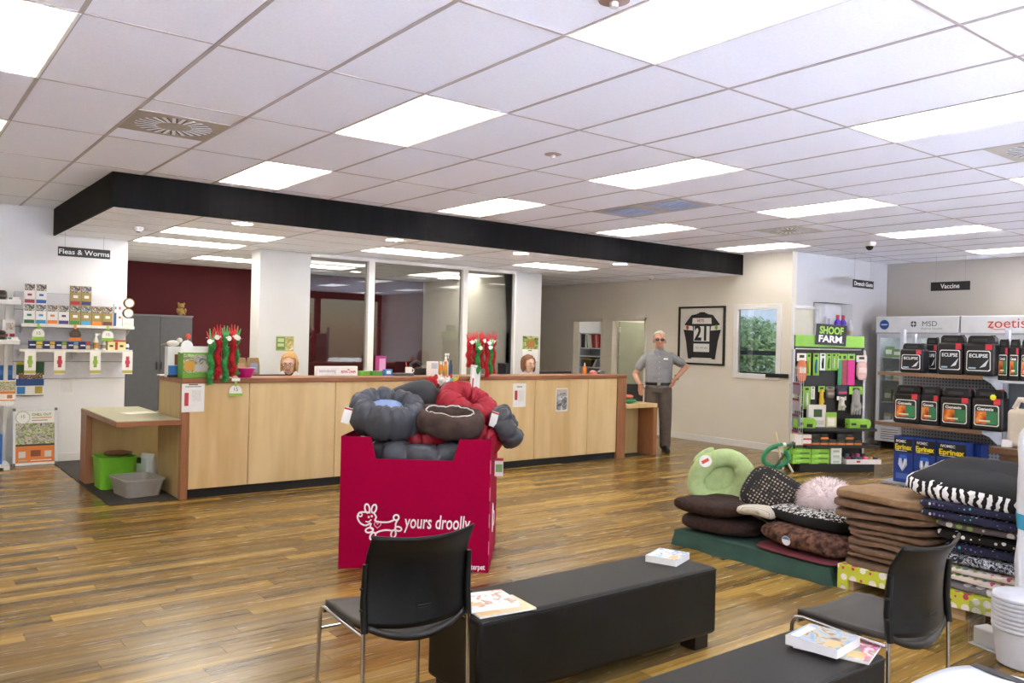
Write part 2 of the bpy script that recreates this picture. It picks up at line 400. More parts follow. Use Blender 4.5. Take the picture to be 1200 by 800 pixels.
# lower ceiling over the counter
low = struct(MB().box(1.72, XJ, YB+.06, 14, BZ+.03, BZ+.06).build('ceiling_lower', 'slab'))
LX, LY = [1.67]+[2.463+1.2225*k for k in range(-0, 9)], [YB+.02]+[8.4+.6*k for k in range(0, 10)]
LX = [1.67]+[2.463+1.2225*k for k in range(0, 7)]+[XJ]; LY = LY+[YRED]
llights = {(1, 2): 'light panel under the bulkhead nearest the fleas sign', (1, 4): 'light panel under the bulkhead behind the nearest one, left of the pillar', (2, 7): 'far light panel over the red wall left of the pillar',
           (3, 2): 'light panel under the bulkhead in front of the office glazing', (5, 2): 'light panel under the bulkhead above the right end of the glazing',
           (3, 7): 'light panel inside the glazed office seen through the left glass', (5, 7): 'light panel inside the glazed office seen through the right glass'}
for a in range(len(LX)-1):
    for b in range(len(LY)-1):
        x0, x1, y0, y1 = LX[a], LX[a+1], LY[b], LY[b+1]
        if (a, b) in llights:
            t = thing('ceiling_light', llights[(a, b)], 'ceiling light', ((x0+x1)/2, (y0+y1)/2, BZ), PI/2, 'ceiling light panels of the lower ceiling')
            if 'll' not in tile_me: tile_me['ll'] = MB().box(-.292, .292, -.596, .596, .004, .008).mesh('diffuser', 'lamp_low')
            link('frame', tile_me['lf'], t); link('diffuser', tile_me['ll'], t); continue
        if x0 < 2.4 and y0 > YW: continue
        key = ('l', round(x1-x0, 3), round(y1-y0, 3))
        if key not in tile_me: tile_me[key] = MB().box(-key[1]/2+.001, key[1]/2-.001, -key[2]/2+.001, key[2]/2-.001, .002, .017).mesh('ceiling_tile', 'tile_white')
        link('ceiling_tile', tile_me[key], low, ((x0+x1)/2, (y0+y1)/2, BZ))
for x in LX[1:-1]: MB().box(x-.008, x+.008, YB+.02, YRED, BZ-.001, BZ+.02).build('grid_bar', 'tbar', low)
for y in LY[1:-1]: MB().box(1.67 if y < YW else 2.5, XJ, y-.006, y+.006, BZ-.0005, BZ+.02).build('grid_bar', 'tbar', low)
# walls
struct(MB().box(XL, 2.465, YW, YW+.12, 0, CZ+.03).build('wall_back_left', 'wall_cool'))
struct(MB().box(2.345, 2.464, YW+.12, YRED, 0, BZ).build('wall_passage', 'wall_paint'))
struct(MB().box(2.3, 10.65, YRED, YRED+.12, 0, BZ+.05).build('wall_red', 'red_paint'))
struct(MB().box(XL-.12, XL, YR, YW+.12, 0, CZ+.1).build('wall_left', 'wall_paint'))
struct(MB().box(3.918, 4.61, YG, YG+.3, 0, BZ).build('wall_pillar', mat('wall_pale', '#cdccca', .75, var=.015, scale=3), bevel=.004))
struct(MB().box(8.09, 8.62, YG, YG+.12, 0, BZ).build('wall_glazing_right', 'wall_pale'))
struct(MB().box(8.52, 8.62, YG+.12, YRED, 0, BZ).build('wall_office_side', 'wall_paint'))
struct(MB().box(4.61, 8.09, YG, YG+.12, 0, .9).build('wall_glazing_base', 'wall_pale'))
w = MB()
for y0, y1, z0, z1 in ((YN, 7.30, 0, 3), (7.30, 8.08, 0, 1.10), (7.30, 8.08, 2.158, 3), (8.08, 9.98, 0, 3), (9.98, 10.82, 1.985, 3), (10.82, 11.07, 0, 3), (11.07, 11.87, 1.975, 3), (11.87, 14, 0, 3)):
    w.box(XJ, XJ+.12, y0, y1, z0, z1)
struct(w.build('wall_jersey', 'wall_paint'))
struct(MB().box(XJ+.12, 14.2, YN, YN+.12, 0, 3).build('wall_corner', mat('wall_grey', '#cfcecf', .75, var=.015, scale=3)))
struct(MB().box(XF, XF+.12, YR, YN, 0, 3).build('wall_right', 'wall_beige'))
# storefront behind the photographer
sf = MB(); sf.box(XL, XF, YR-.12, YR, 0, .25); sf.box(XL, XF, YR-.12, YR, 2.75, 3)
for x in [XL+.1+k*2.25 for k in range(8)]: sf.box(x-.09, x+.09, YR-.12, YR, .25, 2.75)
struct(sf.build('wall_storefront', 'red_paint'))
for k in range(7):
    wdw = struct(MB().box(XL+.19+k*2.25, XL+.1+(k+1)*2.25-.09, YR-.07, YR-.06, .25, 2.75).build('window_%d' % (k+3), 'glass'))
# office and corridor behind the jersey wall
struct(MB().box(12.8, 12.9, 9.85, 14, 0, 2.7).build('wall_office_back', 'wall_cool'))
struct(MB().box(XJ+.12, 12.8, 9.85, 9.93, 0, 2.7).build('wall_corridor', 'wall_paint'))
struct(MB().box(XJ+.12, 12.8, 10.96, 11.03, 0, 2.7).build('wall_office_divider', 'wall_paint'))
struct(MB().box(XJ+.12, 12.8, 13.4, 13.5, 0, 2.7).build('wall_office_end', 'wall_cool'))
struct(MB().box(XJ+.12, 12.9, 9.85, 14, 2.7, 2.75).build('ceiling_office', 'tile_white'))
for y, lb in ((12.2, 'added light panel brightening the book office'), (10.45, 'added light panel brightening the corridor behind the green door')):
    t = thing('ceiling_light', lb, 'ceiling light', (11.8, y, 2.69), 0 if y > 11 else PI/2); link('frame', tile_me['lf'], t); link('diffuser', tile_me['lt'], t)  # unseen lamps added to brighten the two rear rooms
# trims
struct(MB().box(XJ-.014, XJ, YN, 9.94, 0, .1).build('baseboard_jersey', 'trim_white', bevel=.003))
struct(MB().box(XJ-.014, XF, YN-.014, YN, 0, .1).build('baseboard_corner', 'trim_white', bevel=.003))
struct(MB().box(XL, 2.465, YW-.014, YW, 0, .1).build('baseboard_left', 'trim_white', bevel=.003))
# door frames in the jersey wall
def architrave(name, y0, y1, zt, m='wall_paint'):
    a = MB(); a.box(XJ-.012, XJ+.13, y1, y1+.05, 0, zt+.05); a.box(XJ-.012, XJ+.13, y0-.05, y0, 0, zt+.05); a.box(XJ-.012, XJ+.13, y0-.05, y1+.05, zt, zt+.05)
    return struct(a.build(name, m, bevel=.003))
architrave('trim_2', 11.10, 11.84, 1.95)
architrave('trim_3', 10.01, 10.79, 1.96)
door = struct(MB().box(0, .76, -.04, 0, .01, 1.95).build('door_1', 'green_door', bevel=.003)); door.location = (XJ+.135, 10.785, 0); door.rotation_euler.z = math.radians(1)
for z in (.25, 1.35, 1.8):
    hg = MB().box(-.03, .012, -.05, -.04, z-.05, z+.05).cyl((-.008, -.052, z-.05), (-.008, -.052, z+.05), .008).build('hinge', 'chrome', door)
# window in the jersey wall
win = struct(MB().box(XJ+.02, XJ+.026, 7.34, 8.04, 1.14, 2.12).build('window_1', 'glass'))
fr = MB()
for a in ((7.26, 7.34, 1.06, 2.2), (8.04, 8.12, 1.06, 2.2), (7.34, 8.04, 1.06, 1.14), (7.34, 8.04, 2.12, 2.2)): fr.box(XJ-.015, XJ+.05, *a)
fr.build('window_frame', 'trim_white', win, bevel=.004)
MB().box(XJ-.03, XJ+.04, 7.12, 7.5, 1.10, 1.16).build('window_stay', 'dark_plastic', win)
# cream boarded panel beside the corner
wb = struct(MB().box(XJ+.02, 11.36, YN-.012, YN, 1.05, 2.15).build('trim_4', mat('cream_board', '#dedac6', .4, var=.02)))
for a in ((XJ+.0, XJ+.05), (11.33, 11.38)): MB().box(a[0], a[1], YN-.03, YN, 1.02, 2.18).build('panel_stile', 'trim_white', wb, bevel=.003)
MB().box(XJ+.05, 11.33, YN-.03, YN, 2.13, 2.18).build('panel_rail', 'trim_white', wb, bevel=.003)
# glazed partition: three panes with white mullions
gl = None
xs = [(4.61, 5.475), (5.57, 7.075), (7.165, 8.06)]
for k, (a, b) in enumerate(xs):
    g = struct(MB().box(a, b, YG+.05, YG+.056, .93, 2.63).build('window_%d' % (k+10), 'partition_glass'))
    f = MB(); f.box(b, [5.57, 7.165, 8.09][k], YG-.01, YG+.1, .9, BZ); f.box(a, b, YG-.01, YG+.1, 2.615, BZ); f.box(a, b, YG-.02, YG+.1, .9, .94)
    f.build('window_frame', 'trim_white', g, bevel=.004)
struct(MB().box(XL-4, XF+6, YR-4.8, YR-.13, -.12, -.03).build('bounce_ground_outside', 'bounce_ground'))  # pale strip added outside the storefront to bounce sunlight onto the ceiling
# outside seen through the jersey window
struct(MB().box(-30, 60, -40, 60, -.3, -.12).build('ground_outside', 'outdoor_ground'))
oth = thing('neighbour_building', 'pale blue building seen through the white framed window', 'building', (19, 13.2, -.12))
MB().box(0, .3, -7, 7, 0, 11).build('wall', mat('pale_blue_wall', '#c4d0e2', .8), oth)  # wall raised far above view to keep the sun off the yard
MB().box(-.35, .0, -7, 7, 2.75, 3.2).build('eave', mat('slate_blue', '#8c9cb5', .7), oth)
rl = thing('car_park_rail', 'dark horizontal rail outside the white framed window', 'rail', (14.6, 10.6, -.12))
for z in (1.05, 1.5): MB().box(-.03, .03, -1.6, 1.6, z, z+.09).build('rail_bar', 'dark_plastic', rl)
for y in (-1.5, 1.5): MB().box(-.04, .04, y-.04, y+.04, 0, 1.6).build('rail_post', 'dark_plastic', rl)
def leaves(mb, c, r, n, size, seed=1):
    rr = random.Random(seed)
    for _ in range(n):
        d = Vector((rr.gauss(0, 1), rr.gauss(0, 1), rr.gauss(0, 1))).normalized()*(rr.random()**.4)
        p = Vector((c[0]+d.x*r[0], c[1]+d.y*r[1], c[2]+d.z*r[2])); a = Vector((rr.uniform(-1, 1), rr.uniform(-1, 1), rr.uniform(-.6, 1))).normalized()*size; b = a.orthogonal().normalized()*size*.45
        mb._a([p-a, p+b, p+a, p-b], [(0, 1, 2, 3)])
bush = thing('garden_bush', 'round green bush outside the white framed window', 'bush', (16.4, 12.0, -.12))
mbb = MB(); leaves(mbb, (0, 0, 1.6), (.9, .9, .8), 3600, .07); mbb.build('foliage', mat('bush_leaf', '#7f9a6c', .7, var=.25, scale=6), bush)
MB().cyl((0, 0, 0), (0, 0, 1.5), .06, .04).build('stem', mat('bark', '#5b4a3a', .9), bush)
# ------------------------------------------------------------------ helpers for print
def C(h, rough=.5, **k): return mat('paint_'+h+('_%g' % rough), '#'+h, rough, var=k.pop('var', .03), **k)
def photo(name, cols, scale=25, kind='noise', dist=1.5): return mramp('photo_'+name, kind, [(i/(len(cols)-.5)*.5+.25 if kind == 'noise' else i/len(cols), c) for i, c in enumerate(cols)], scale=scale, rough=.4, dist=dist)
photo('pets', ['#3b2f25', '#8c7048', '#d9cbb0', '#6f8a3c', '#e9e5dd'], 22)
photo('dogs', ['#20201f', '#6d5a40', '#e4ddd0', '#a0a890'], 30)
photo('meadow', ['#2c3a1a', '#57722c', '#8ea457', '#c9bf8a'], 14)
photo('family', ['#2e2f33', '#8898ad', '#d8c9b4', '#5d7436', '#cfd8a8', '#9aa86a'], 16)
photo('grey', ['#35363c', '#6a6b73', '#a9a9ad', '#e7e5e4'], 16)
mramp('fine_print', 'noise', [(.0, '#f0efec'), (.52, '#f0efec'), (.56, '#a9aab0'), (.62, '#f0efec')], scale=90, rough=.6, stretch=(1, 1, 4))
wood('birch', '#d0ad76', '#e7cc99', 'z', 2.2, .38, 5)
wood('birch_olive', '#b39660', '#c9af7a', 'z', 2.5, .4, 6)
wood('edge_wood', '#8a5636', '#a66f4a', 'x', 6, .35)
wood('edge_wood_z', '#8f5c3c', '#a97550', 'z', 6, .35)
wood('dark_wood', '#5b4230', '#7a5b43', 'y', 6, .4)
def sheet(name, pts_mi, mats, label=None, cat=None, parent=None, origin=(0,0,0), rz=0, th=.0012, group=None):
    """thin printed sheet in its own XZ plane facing -Y: first rectangle is the paper, the others are print laid on it"""
    mb = MB()
    for k, (x0, x1, z0, z1, mi) in enumerate(pts_mi):
        y = -th*(.3+.12*k); mb.box(x0, x1, y-(th*.3 if k else 0), 0 if k == 0 else y+th*.2, z0, z1, mi)
    o = mb.build(name, mats, parent); o.location = origin; o.rotation_euler.z = rz
    if label: tag(o, label, cat, group)
    return o
def polka(name, base, dots, scale, size=.22, rough=.85, rnd=.35):
    """cloth with a regular grid of dots whose colours vary"""
    m = bpy.data.materials.new(name); m.use_nodes = True; MATS[name] = m; nt = m.node_tree; b = nt.nodes['Principled BSDF']; b.inputs['Roughness'].default_value = rough
    tc = nt.nodes.new('ShaderNodeTexCoord'); v = nt.nodes.new('ShaderNodeTexVoronoi'); v.inputs['Scale'].default_value = scale; v.inputs['Randomness'].default_value = rnd; nt.links.new(tc.outputs['Object'], v.inputs[0])
    lt = nt.nodes.new('ShaderNodeMath'); lt.operation = 'LESS_THAN'; lt.inputs[1].default_value = size; nt.links.new(v.outputs['Distance'], lt.inputs[0])
    sp = nt.nodes.new('ShaderNodeSeparateColor'); nt.links.new(v.outputs['Color'], sp.inputs[0]); r = nt.nodes.new('ShaderNodeValToRGB'); r.color_ramp.interpolation = 'CONSTANT'
    while len(r.color_ramp.elements) < len(dots): r.color_ramp.elements.new(.5)
    for i, (e, c) in enumerate(zip(r.color_ramp.elements, dots)): e.position = i/len(dots); e.color = srgb(c)
    nt.links.new(sp.outputs[0], r.inputs[0]); mx = nt.nodes.new('ShaderNodeMixRGB'); nt.links.new(lt.outputs[0], mx.inputs[0]); mx.inputs[1].default_value = srgb(base); nt.links.new(r.outputs[0], mx.inputs[2]); nt.links.new(mx.outputs[0], b.inputs['Base Color']); return m
# ------------------------------------------------------------------ ceiling fittings
mat('diffuser_tan', '#a89d8d', .5); mat('louvre_blue', '#8f9bb8', .5); mat('brass_dim', '#a58e80', .4)
def swirl(label, x, y, small=False):
    t = thing('air_diffuser', label, 'air vent', (x, y, CZ), 0, 'swirl air diffusers')
    MB().box(-.295, .295, -.295, .295, -.005, .0015).build('plate', 'diffuser_tan' if not small else C('c8c2b8'), t, bevel=.002)
    sl = MB().box(.115, .245, -.011, .011, -.0065, -.004).mesh('slot', C('eef0f4', .4)); sd = MB().box(.12, .24, .013, .024, -.0062, -.004).mesh('slot', C('3f3a35', .6))
    for k in range(24): link('slot', sl, t, rot=(0, 0, k*PI/12))
    for k in range(24): link('slot', sd, t, rot=(0, 0, k*PI/12))
    MB().lathe([(.0, -.012), (.05, -.011), (.095, -.006), (.1, -.004)], n=24).build('hub', 'diffuser_tan', t, smooth=True)
swirl('swirl air diffuser with white radial slots near the bulkhead corner', X0+1.5*TX, Y0+1.48*TY)
swirl('small looking far swirl diffuser above the jersey wall window', X0+13.4*TX, Y0+1.45*TY, True)
swirl('swirl air diffuser cut off at the right edge', X0+9.5*TX, Y0-1.5*TY, True)
t = thing('return_grille', 'twin square return air grille with blue grey louvres', 'air vent', (X0+9.5*TX, Y0+1.5*TY, CZ))
MB().box(-.3, .3, -.61, .61, -.004, .0015).build('frame', C('b9b1ab'), t, bevel=.002)
for s in (-1, 1):
    g = MB().box(-.22, .22, s*.305-.22, s*.305+.22, -.006, -.0035).build('louvre_panel', 'louvre_blue', t)
    for k in range(8): MB().box(-.21, .21, s*.305-.2+k*.055, s*.305-.19+k*.055, -.009, -.0055).build('louvre', C('9aa4bb'), g)
for lb, p in (('small round ceiling sprinkler rose left of the wide light panel', (X0+5.56*TX, Y0+.54*TY)), ('round ceiling sprinkler rose cut off at the top edge', (X0+2.82*TX, Y0-1.35*TY))):
    t = thing('sprinkler', lb, 'sprinkler', (p[0], p[1], CZ), 0, 'ceiling sprinklers')
    MB().lathe([(.0, -.004), (.045, -.005), (.065, -.002), (.066, .002)], n=24).build('rose', 'brass_dim', t, smooth=True); MB().lathe([(.0, -.03), (.018, -.03), (.02, -.012), (.012, -.004)], n=12).build('head', C('cfc8c2', .3), t, smooth=True)
dn = [('first recessed downlight from the left under the bulkhead edge', 2.9, 8.2), ('second recessed downlight from the left under the bulkhead edge', 4.63, 8.2), ('third recessed downlight from the left under the bulkhead edge', 6.45, 8.2), ('rightmost recessed downlight under the bulkhead edge', 8.2, 8.2)]
for lb, x, y in dn:
    t = thing('downlight', lb, 'downlight', (x, y, BZ), 0, 'recessed downlights under the bulkhead')
    MB().lathe([(.11, .002), (.11, -.005), (.095, -.006), (.094, .001)], n=28).build('trim_ring', 'white_plastic', t, smooth=True); MB().lathe([(.0, -.003), (.093, -.003), (.093, .0)], n=24).build('lens', mat('downlight_lens', '#fff6e6', .4, emit=60), t)
for lb, x, y in (('smoke detector on the lower ceiling behind the bulkhead corner', 2.2, 9.35), ('smoke detector on the lower ceiling above the door openings', 10.0, 9.3)):
    t = thing('smoke_detector', lb, 'smoke detector', (x, y, BZ)); MB().lathe([(.0, -.05), (.03, -.048), (.045, -.03), (.055, -.01), (.055, .001)], n=20).build('body', 'white_plastic', t, smooth=True); MB().lathe([(.0, -.058), (.018, -.056), (.02, -.048)], n=12).build('sensor', 'dark_plastic', t, smooth=True)
t = thing('security_camera', 'small dome security camera on the ceiling near the drench guns sign', 'camera', (X0+16.2*TX, Y0+1.37*TY, CZ))
MB().lathe([(.0, -.05), (.06, -.05), (.075, -.03), (.08, .001)], n=20).build('housing', 'white_plastic', t, smooth=True); MB().ell((0, 0, -.05), (.05, .05, .055), 16, 8).build('dome', 'dark_plastic', t, smooth=True)
def hang_sign(label, s, c, w, h, rz, ceilz, tw, wires):
    t = thing('hanging_sign', label, 'sign', c, rz); MB().box(-w/2, w/2, -.004, .004, -h/2, h/2).build('board', C('232427', .5), t)
    text('lettering', s, h*.75, C('f2f2f2'), t, (0, -.005, -h*.02), bold=.012, width=tw)
    for x in wires: MB().cyl((x, 0, h/2), (x, 0, ceilz-c[2]), .0015, n=5).build('wire', C('8a8a8a'), t)
hang_sign('dark hanging sign reading Fleas & Worms', 'Fleas & Worms', (1.9, 10.5, 2.44), .54, .105, 0, BZ, .52, (-.2, .2))
hang_sign('dark hanging sign reading Vaccine over the fridges', 'Vaccine', (12.5, 5.69, 2.51), .56, .13, -PI/2, CZ, .27, (-.21, .21))
hang_sign('dark hanging sign reading Drench Guns beside the corner', 'Drench Guns', (11.9, 6.7, 2.54), .58, .118, 0, CZ, .52, (-.25, .2))
# ------------------------------------------------------------------ reception counter
t = thing('reception_counter', 'long birch reception counter with brown top edge and black plinth', 'counter', (2.28, 7.943, 0))
MB().box(.02, 5.82, .022, .24, .085, 1.07).build('carcass', C('4b4038', .7), t)
for a, b in ((2.35, 2.918), (2.918, 3.829), (3.829, 4.725), (4.725, 5.62), (5.62, 6.518), (6.518, 7.412), (7.412, 7.945)):
    MB().box(a+.003-2.28, b-.003-2.28, 0, .02, .09, 1.078).build('panel', 'birch', t, bevel=.0015)
MB().box(0, .067, -.008, .06, 0, 1.08).build('end_post', 'edge_wood_z', t, bevel=.003)
MB().box(5.67, 5.83, -.012, .25, 0, 1.08).build('end_post', 'edge_wood_z', t, bevel=.003)
MB().box(0, .02, .06, .77, 0, 1.08).build('side_panel', 'birch_olive', t, bevel=.002)
MB().box(.067, 5.67, .03, .06, 0, .087).build('plinth', mat('plinth', '#15181d', .5), t)
MB().box(-.008, 5.84, -.014, .42, 1.08, 1.128).build('worktop', 'edge_wood', t, bevel=.004)
MB().box(-.006, .40, .42, .78, 1.08, 1.128).build('worktop_return', 'edge_wood', t, bevel=.004)
MB().box(.03, 5.8, .26, .98, .72, .75).build('staff_desk', C('b9b39c'), t, bevel=.003)
for x in (.1, 3.0, 5.7): MB().box(x, x+.03, .27, .95, 0, .72).build('desk_leg', 'birch', t)
# low desk at its left end
t = thing('low_desk', 'low desk with pale green top at the left end of the counter', 'desk', (1.72, 7.93, 0))
MB().box(0, .555, 0, 1.57, .70, .745).build('desk_edge', 'edge_wood', t, bevel=.003)
MB().box(.006, .555, .006, 1.564, .745, .752).build('desk_top', mat('green_laminate', '#b2b08f', .4, var=.08, scale=40), t, bevel=.002)
MB().box(0, .055, 1.28, 1.56, 0, .70).build('leg_panel', 'edge_wood_z', t, bevel=.003)
MB().box(.055, .80, 1.31, 1.335, 0, .70).build('back_panel', 'birch_olive', t)
for i in range(2): sheet('notice_paper', [(0, .25, 0, .001, 0)], [C('f2f0ea')]) if 0 else None
pp = tag(MB().box(0, .29, 0, .2, 0, .004).build('paper_pad', C('f1efe9')), 'white paper pad lying on the green topped low desk', 'paper'); pp.location = (1.98, 8.55, .7525); pp.rotation_euler.z = .3
struct(MB().box(2.5, 8.1, 8.95, 13.88, .0004, .005).build('floor_staff', mat('staff_vinyl', '#cfc9b8', .5)))
fm = tag(MB().box(1.69, 2.34, 7.97, 10.95, .0005, .007).build('floor_mat', 'grey_carpet'), 'dark grey carpet mat under the low desk', 'mat')
# side desk to the right of the counter
t = thing('side_desk', 'narrow birch side desk at the right end of the counter', 'desk', (8.125, 7.92, 0))
MB().box(0, .60, 0, .65, .67, .725).build('desk_top', 'birch', t, bevel=.003)
MB().box(.53, .60, 0, .65, 0, .67).build('leg_panel', 'edge_wood_z', t, bevel=.003)
MB().box(.0, .53, .30, .32, 0, .67).build('back_panel', 'birch_olive', t)
tag(MB().box(8.0, 8.62, 7.97, 9.2, .0005, .006).build('floor_mat', 'grey_carpet'), 'dark mat under the side desk by the standing man', 'mat')
# things under the low desk
def tray(name, label, cat, loc, rz, w, d, h, m, rim=.012, taper=.85):
    mb = MB()
    def ring(sx, sy, z, r=.05, n=4):
        pts = []
        for cx, cy, a0 in ((1, 1, 0), (-1, 1, PI/2), (-1, -1, PI), (1, -1, 1.5*PI)):
            for k in range(n+1):
                a = a0+PI/2*k/n; pts.append((cx*(sx-r)+r*math.cos(a), cy*(sy-r)+r*math.sin(a), z))
        return pts
    R = [ring(w/2*taper, d/2*taper, .0), ring(w/2, d/2, h), ring(w/2+rim, d/2+rim, h), ring(w/2+rim, d/2+rim, h-.015), ring(w/2+rim-.003, d/2+rim-.003, h-.015)]
    R = [ring(w/2*taper, d/2*taper, 0), ring(w/2, d/2, h-.015), ring(w/2+rim, d/2+rim, h-.015), ring(w/2+rim, d/2+rim, h), ring(w/2-.004, d/2-.004, h), ring(w/2*taper-.004, d/2*taper-.004, .006)]
    n = len(R[0]); vs = [p for r in R for p in r]; fs = [tuple(range(n))[::-1], tuple((len(R)-1)*n+k for k in range(n))]
    for i in range(len(R)-1):
        for k in range(n): fs.append((i*n+k, i*n+(k+1) % n, (i+1)*n+(k+1) % n, (i+1)*n+k))
    mb._a(vs, fs); o = mb.build(name, m, smooth=True); o.location = loc; o.rotation_euler.z = rz
    return tag(o, label, cat)
tray('litter_tray', 'pale grey plastic litter tray on the mat under the low desk', 'tray', (2.02, 8.42, .0075), .12, .36, .46, .165, mat('grey_plastic', '#a9a49b', .45))
tray('storage_crate', 'lime green plastic crate behind the grey litter tray', 'crate', (1.93, 8.93, .0075), .02, .34, .36, .31, mat('lime_plastic', '#76c22c', .4), taper=.9)
for k, (dx, dy, rz) in enumerate(((-.06, -.04, .3), (.07, .05, 1.2))):
    o = tag(MB().ell((0, 0, 0), (.06, .045, .025), 12, 8, fn=lambda q: q+Vector((0, 0, .008*math.sin(q.x*60)))).build('cat_toy', photo('toy%d' % k, ['#5b6b80', '#b8b2a6', '#8a4a3a'], 30), smooth=True), ['crumpled blue grey toy lying in the litter tray, nearer one', 'crumpled grey toy lying in the litter tray, further one'][k], 'toy')
    o.location = (2.02+dx, 8.42+dy, .038); o.rotation_euler.z = rz
o = tag(MB().ell((0, 0, 0), (.14, .09, .03), 14, 8, fn=lambda q: q*(1+.25*N3(q, 14))).build('coir_mat', C('7a5a3c', .9), smooth=True), 'brown fibre pad on the lime green crate', 'pad'); o.location = (1.97, 8.95, .335)
mb = MB()
def bagfn(u, v):
    a = 2*PI*u; w, d = .1, .05*(1-max(0, v-.75)*3.6); return Vector((math.copysign(abs(math.cos(a))**.6, math.cos(a))*w*(1-.06*math.sin(v*9)), math.copysign(abs(math.sin(a))**.7, math.sin(a))*max(d, .004), v*.32))
mb.surf(bagfn, 20, 10, cu=True); mb._a([bagfn(k/20, 0) for k in range(20)], [tuple(range(20))])
t = thing('litter_bag', 'white and green bag standing behind the litter tray', 'bag', (2.225, 8.86, .0075), -1.1); mb.build('bag_body', C('dcdedb', .4), t, smooth=True)
sheet('bag_print', [(-.09, .08, .03, .28, 1), (-.07, .07, .03, .13, 0), (-.09, -.03, .22, .28, 2)], [C('7fae4a'), C('e9ebe8'), C('2b2b2b')], parent=t, origin=(0, -.056, 0))
# ------------------------------------------------------------------ generic small goods
def carton(name, label, cat, x, y, z, w, d, h, bands, mats, rz=0, group=None, parent=None):
    """a printed carton standing at (x, y, z), front facing -Y; bands = [(x0,x1,z0,z1,mat)] as fractions of the front"""
    mb = MB().box(-w/2, w/2, -d/2, d/2, 0, h, 0)
    for k, (a, b, c, e, mi) in enumerate(bands): mb.box(-w/2+a*w, -w/2+b*w, -d/2-.0006-.0003*k, -d/2+.001, c*h, e*h, mi)
    o = mb.build(name, mats); o.location = (x, y, z); o.rotation_euler.z = rz
    return tag(o, label, cat, group)
def bottle(name, label, cat, x, y, z, prof, m, cap, capm, band=None, group=None, n=18, trig=None):
    t = thing(name, label, cat, (x, y, z), 0, group)
    MB().lathe(prof, n=n).build('bottle_body', m, t, smooth=True); MB().lathe(cap, n=n).build('cap', capm, t, smooth=True)
    if band: MB().lathe([(band[0]+.0008, band[1]), (band[0]+.0008, band[2])], n=n).build('label_band', band[3], t, smooth=True)
    if trig: MB().box(-.012, .045, -.01, .01, trig, trig+.025).box(.03, .037, -.004, .004, trig-.035, trig).build('trigger', capm, t, bevel=.003)
    return t
# ------------------------------------------------------------------ wall display at the left
sw = thing('slat_wall', 'pale slatted display panel on the left wall', 'display panel', (1.27, YW-.022, .98))
for k in range(5): MB().box(0, 1.19, .004, .021, k*.2+.004, (k+1)*.2-.004).build('slat', mat('slat_white', '#d9d8dc', .5), sw, bevel=.003)
MB().box(0, 1.19, .014, .0215, 0, 1.0).build('backing', C('8f8f96'), sw)
YF = 10.66
def wshelf(label, z, x0, x1):
    t = thing('wall_shelf', label, 'shelf', (x0, YW-.022, z), 0, 'white shelves on the left wall')
    MB().box(0, x1-x0, -.28, 0, -.014, 0).build('shelf_board', 'white_plastic', t, bevel=.002); MB().box(0, x1-x0, -.288, -.28, -.03, .004).build('price_rail', C('e4e1d8'), t, bevel=.001)
    for x in (.02, (x1-x0)/2, x1-x0-.03): MB().prism([(-.25, -.014), (0, -.014), (0, -.11), (-.03, -.11)], x, x+.004, 'x').build('bracket', C('cfcfd2'), t)
wshelf('upper white wall shelf holding flea treatment packs', 1.611, 1.31, 2.49)
wshelf('lower white wall shelf holding navy boxes and spray', 1.328, 1.295, 2.475)
sil = [('6f8a5c', '2f6b3f', 'green'), ('7d97a8', '2b8ec2', 'sky blue'), ('b08a70', 'dd7a2c', 'orange'), ('7a7a84', '4a3a7a', 'purple')]
gol = [('4f7b4a', '3f8a35', 'green'), ('5aa3c9', '3aa0d8', 'blue'), ('c98a3a', 'e8862a', 'orange'), ('8a6a6a', '6d2c3a', 'maroon')]
upp = {0: ('a05a68', 'a32a45', 'crimson'), 1: ('7d4a55', '2f62b5', 'royal blue'), 4: ('a0525a', 'b81f45', 'raspberry'), 5: ('6a7fb0', '3c3a72', 'indigo')}
xa, xb = oY(27.3, 400, YF).x, oY(132.5, 400, YF).x
pw = (xb-xa)/8; ph = .228
for k in range(8):
    for lv in range(2):
        src = (sil if k < 4 else gol)[k % 4] if lv == 0 else upp.get(k)
        if not src: continue
        g = k >= 4
        bandm = [C('e8e6e2') if not g else C('a08c4a'), photo('p%s' % src[0], ['#'+src[0], '#2e2a28', '#d8d0c4'], 35), C(src[1]), C('f1efe9')]
        b = [(.04, .96, .66, .98, 1), (.04, .96, .04, .22, 2)]+([(.3, .75, .38, .52, 3)] if g else [(.3, .7, .4, .5, 2)])
        nm = 'gold' if g else 'white'
        lab = '%s pet treatment pack with %s band, %s row on the upper shelf' % (nm, src[2], 'top' if lv else 'bottom')
        carton('treatment_pack', lab, 'package', xa+pw*(k+.5), YF+.06+.001*lv, 1.6115+lv*(ph+.0008), pw*.93, .035, ph, b, bandm, group='pet treatment packs on the upper shelf')
x = oY(138.5, 400, YF).x
carton('tall_carton', 'tall white carton beside the round tins', 'carton', x, YF+.07, 1.6115, .085, .05, .16, [(0, .3, 0, 1, 1), (.6, .9, .6, .75, 2)], [C('e6e6e4'), C('2f5f8f'), C('c8473a')])
carton('small_carton', 'small white carton with teal dots on top of the tall carton', 'carton', x, YF+.07, 1.6115+.161, .085, .05, .105, [(.1, .3, .4, .7, 1), (.6, .85, .4, .7, 2)], [C('e8e8e6'), C('2aa3a0'), C('cf4a4a')])
tinb = carton('tin_stack_carton', 'white carton carrying round tins at the shelf end', 'carton', oY(151, 400, YF).x, YF+.075, 1.6115, .12, .05, .10, [(.1, .9, .1, .45, 1)], [C('ecebe6'), C('d9d6cf')])
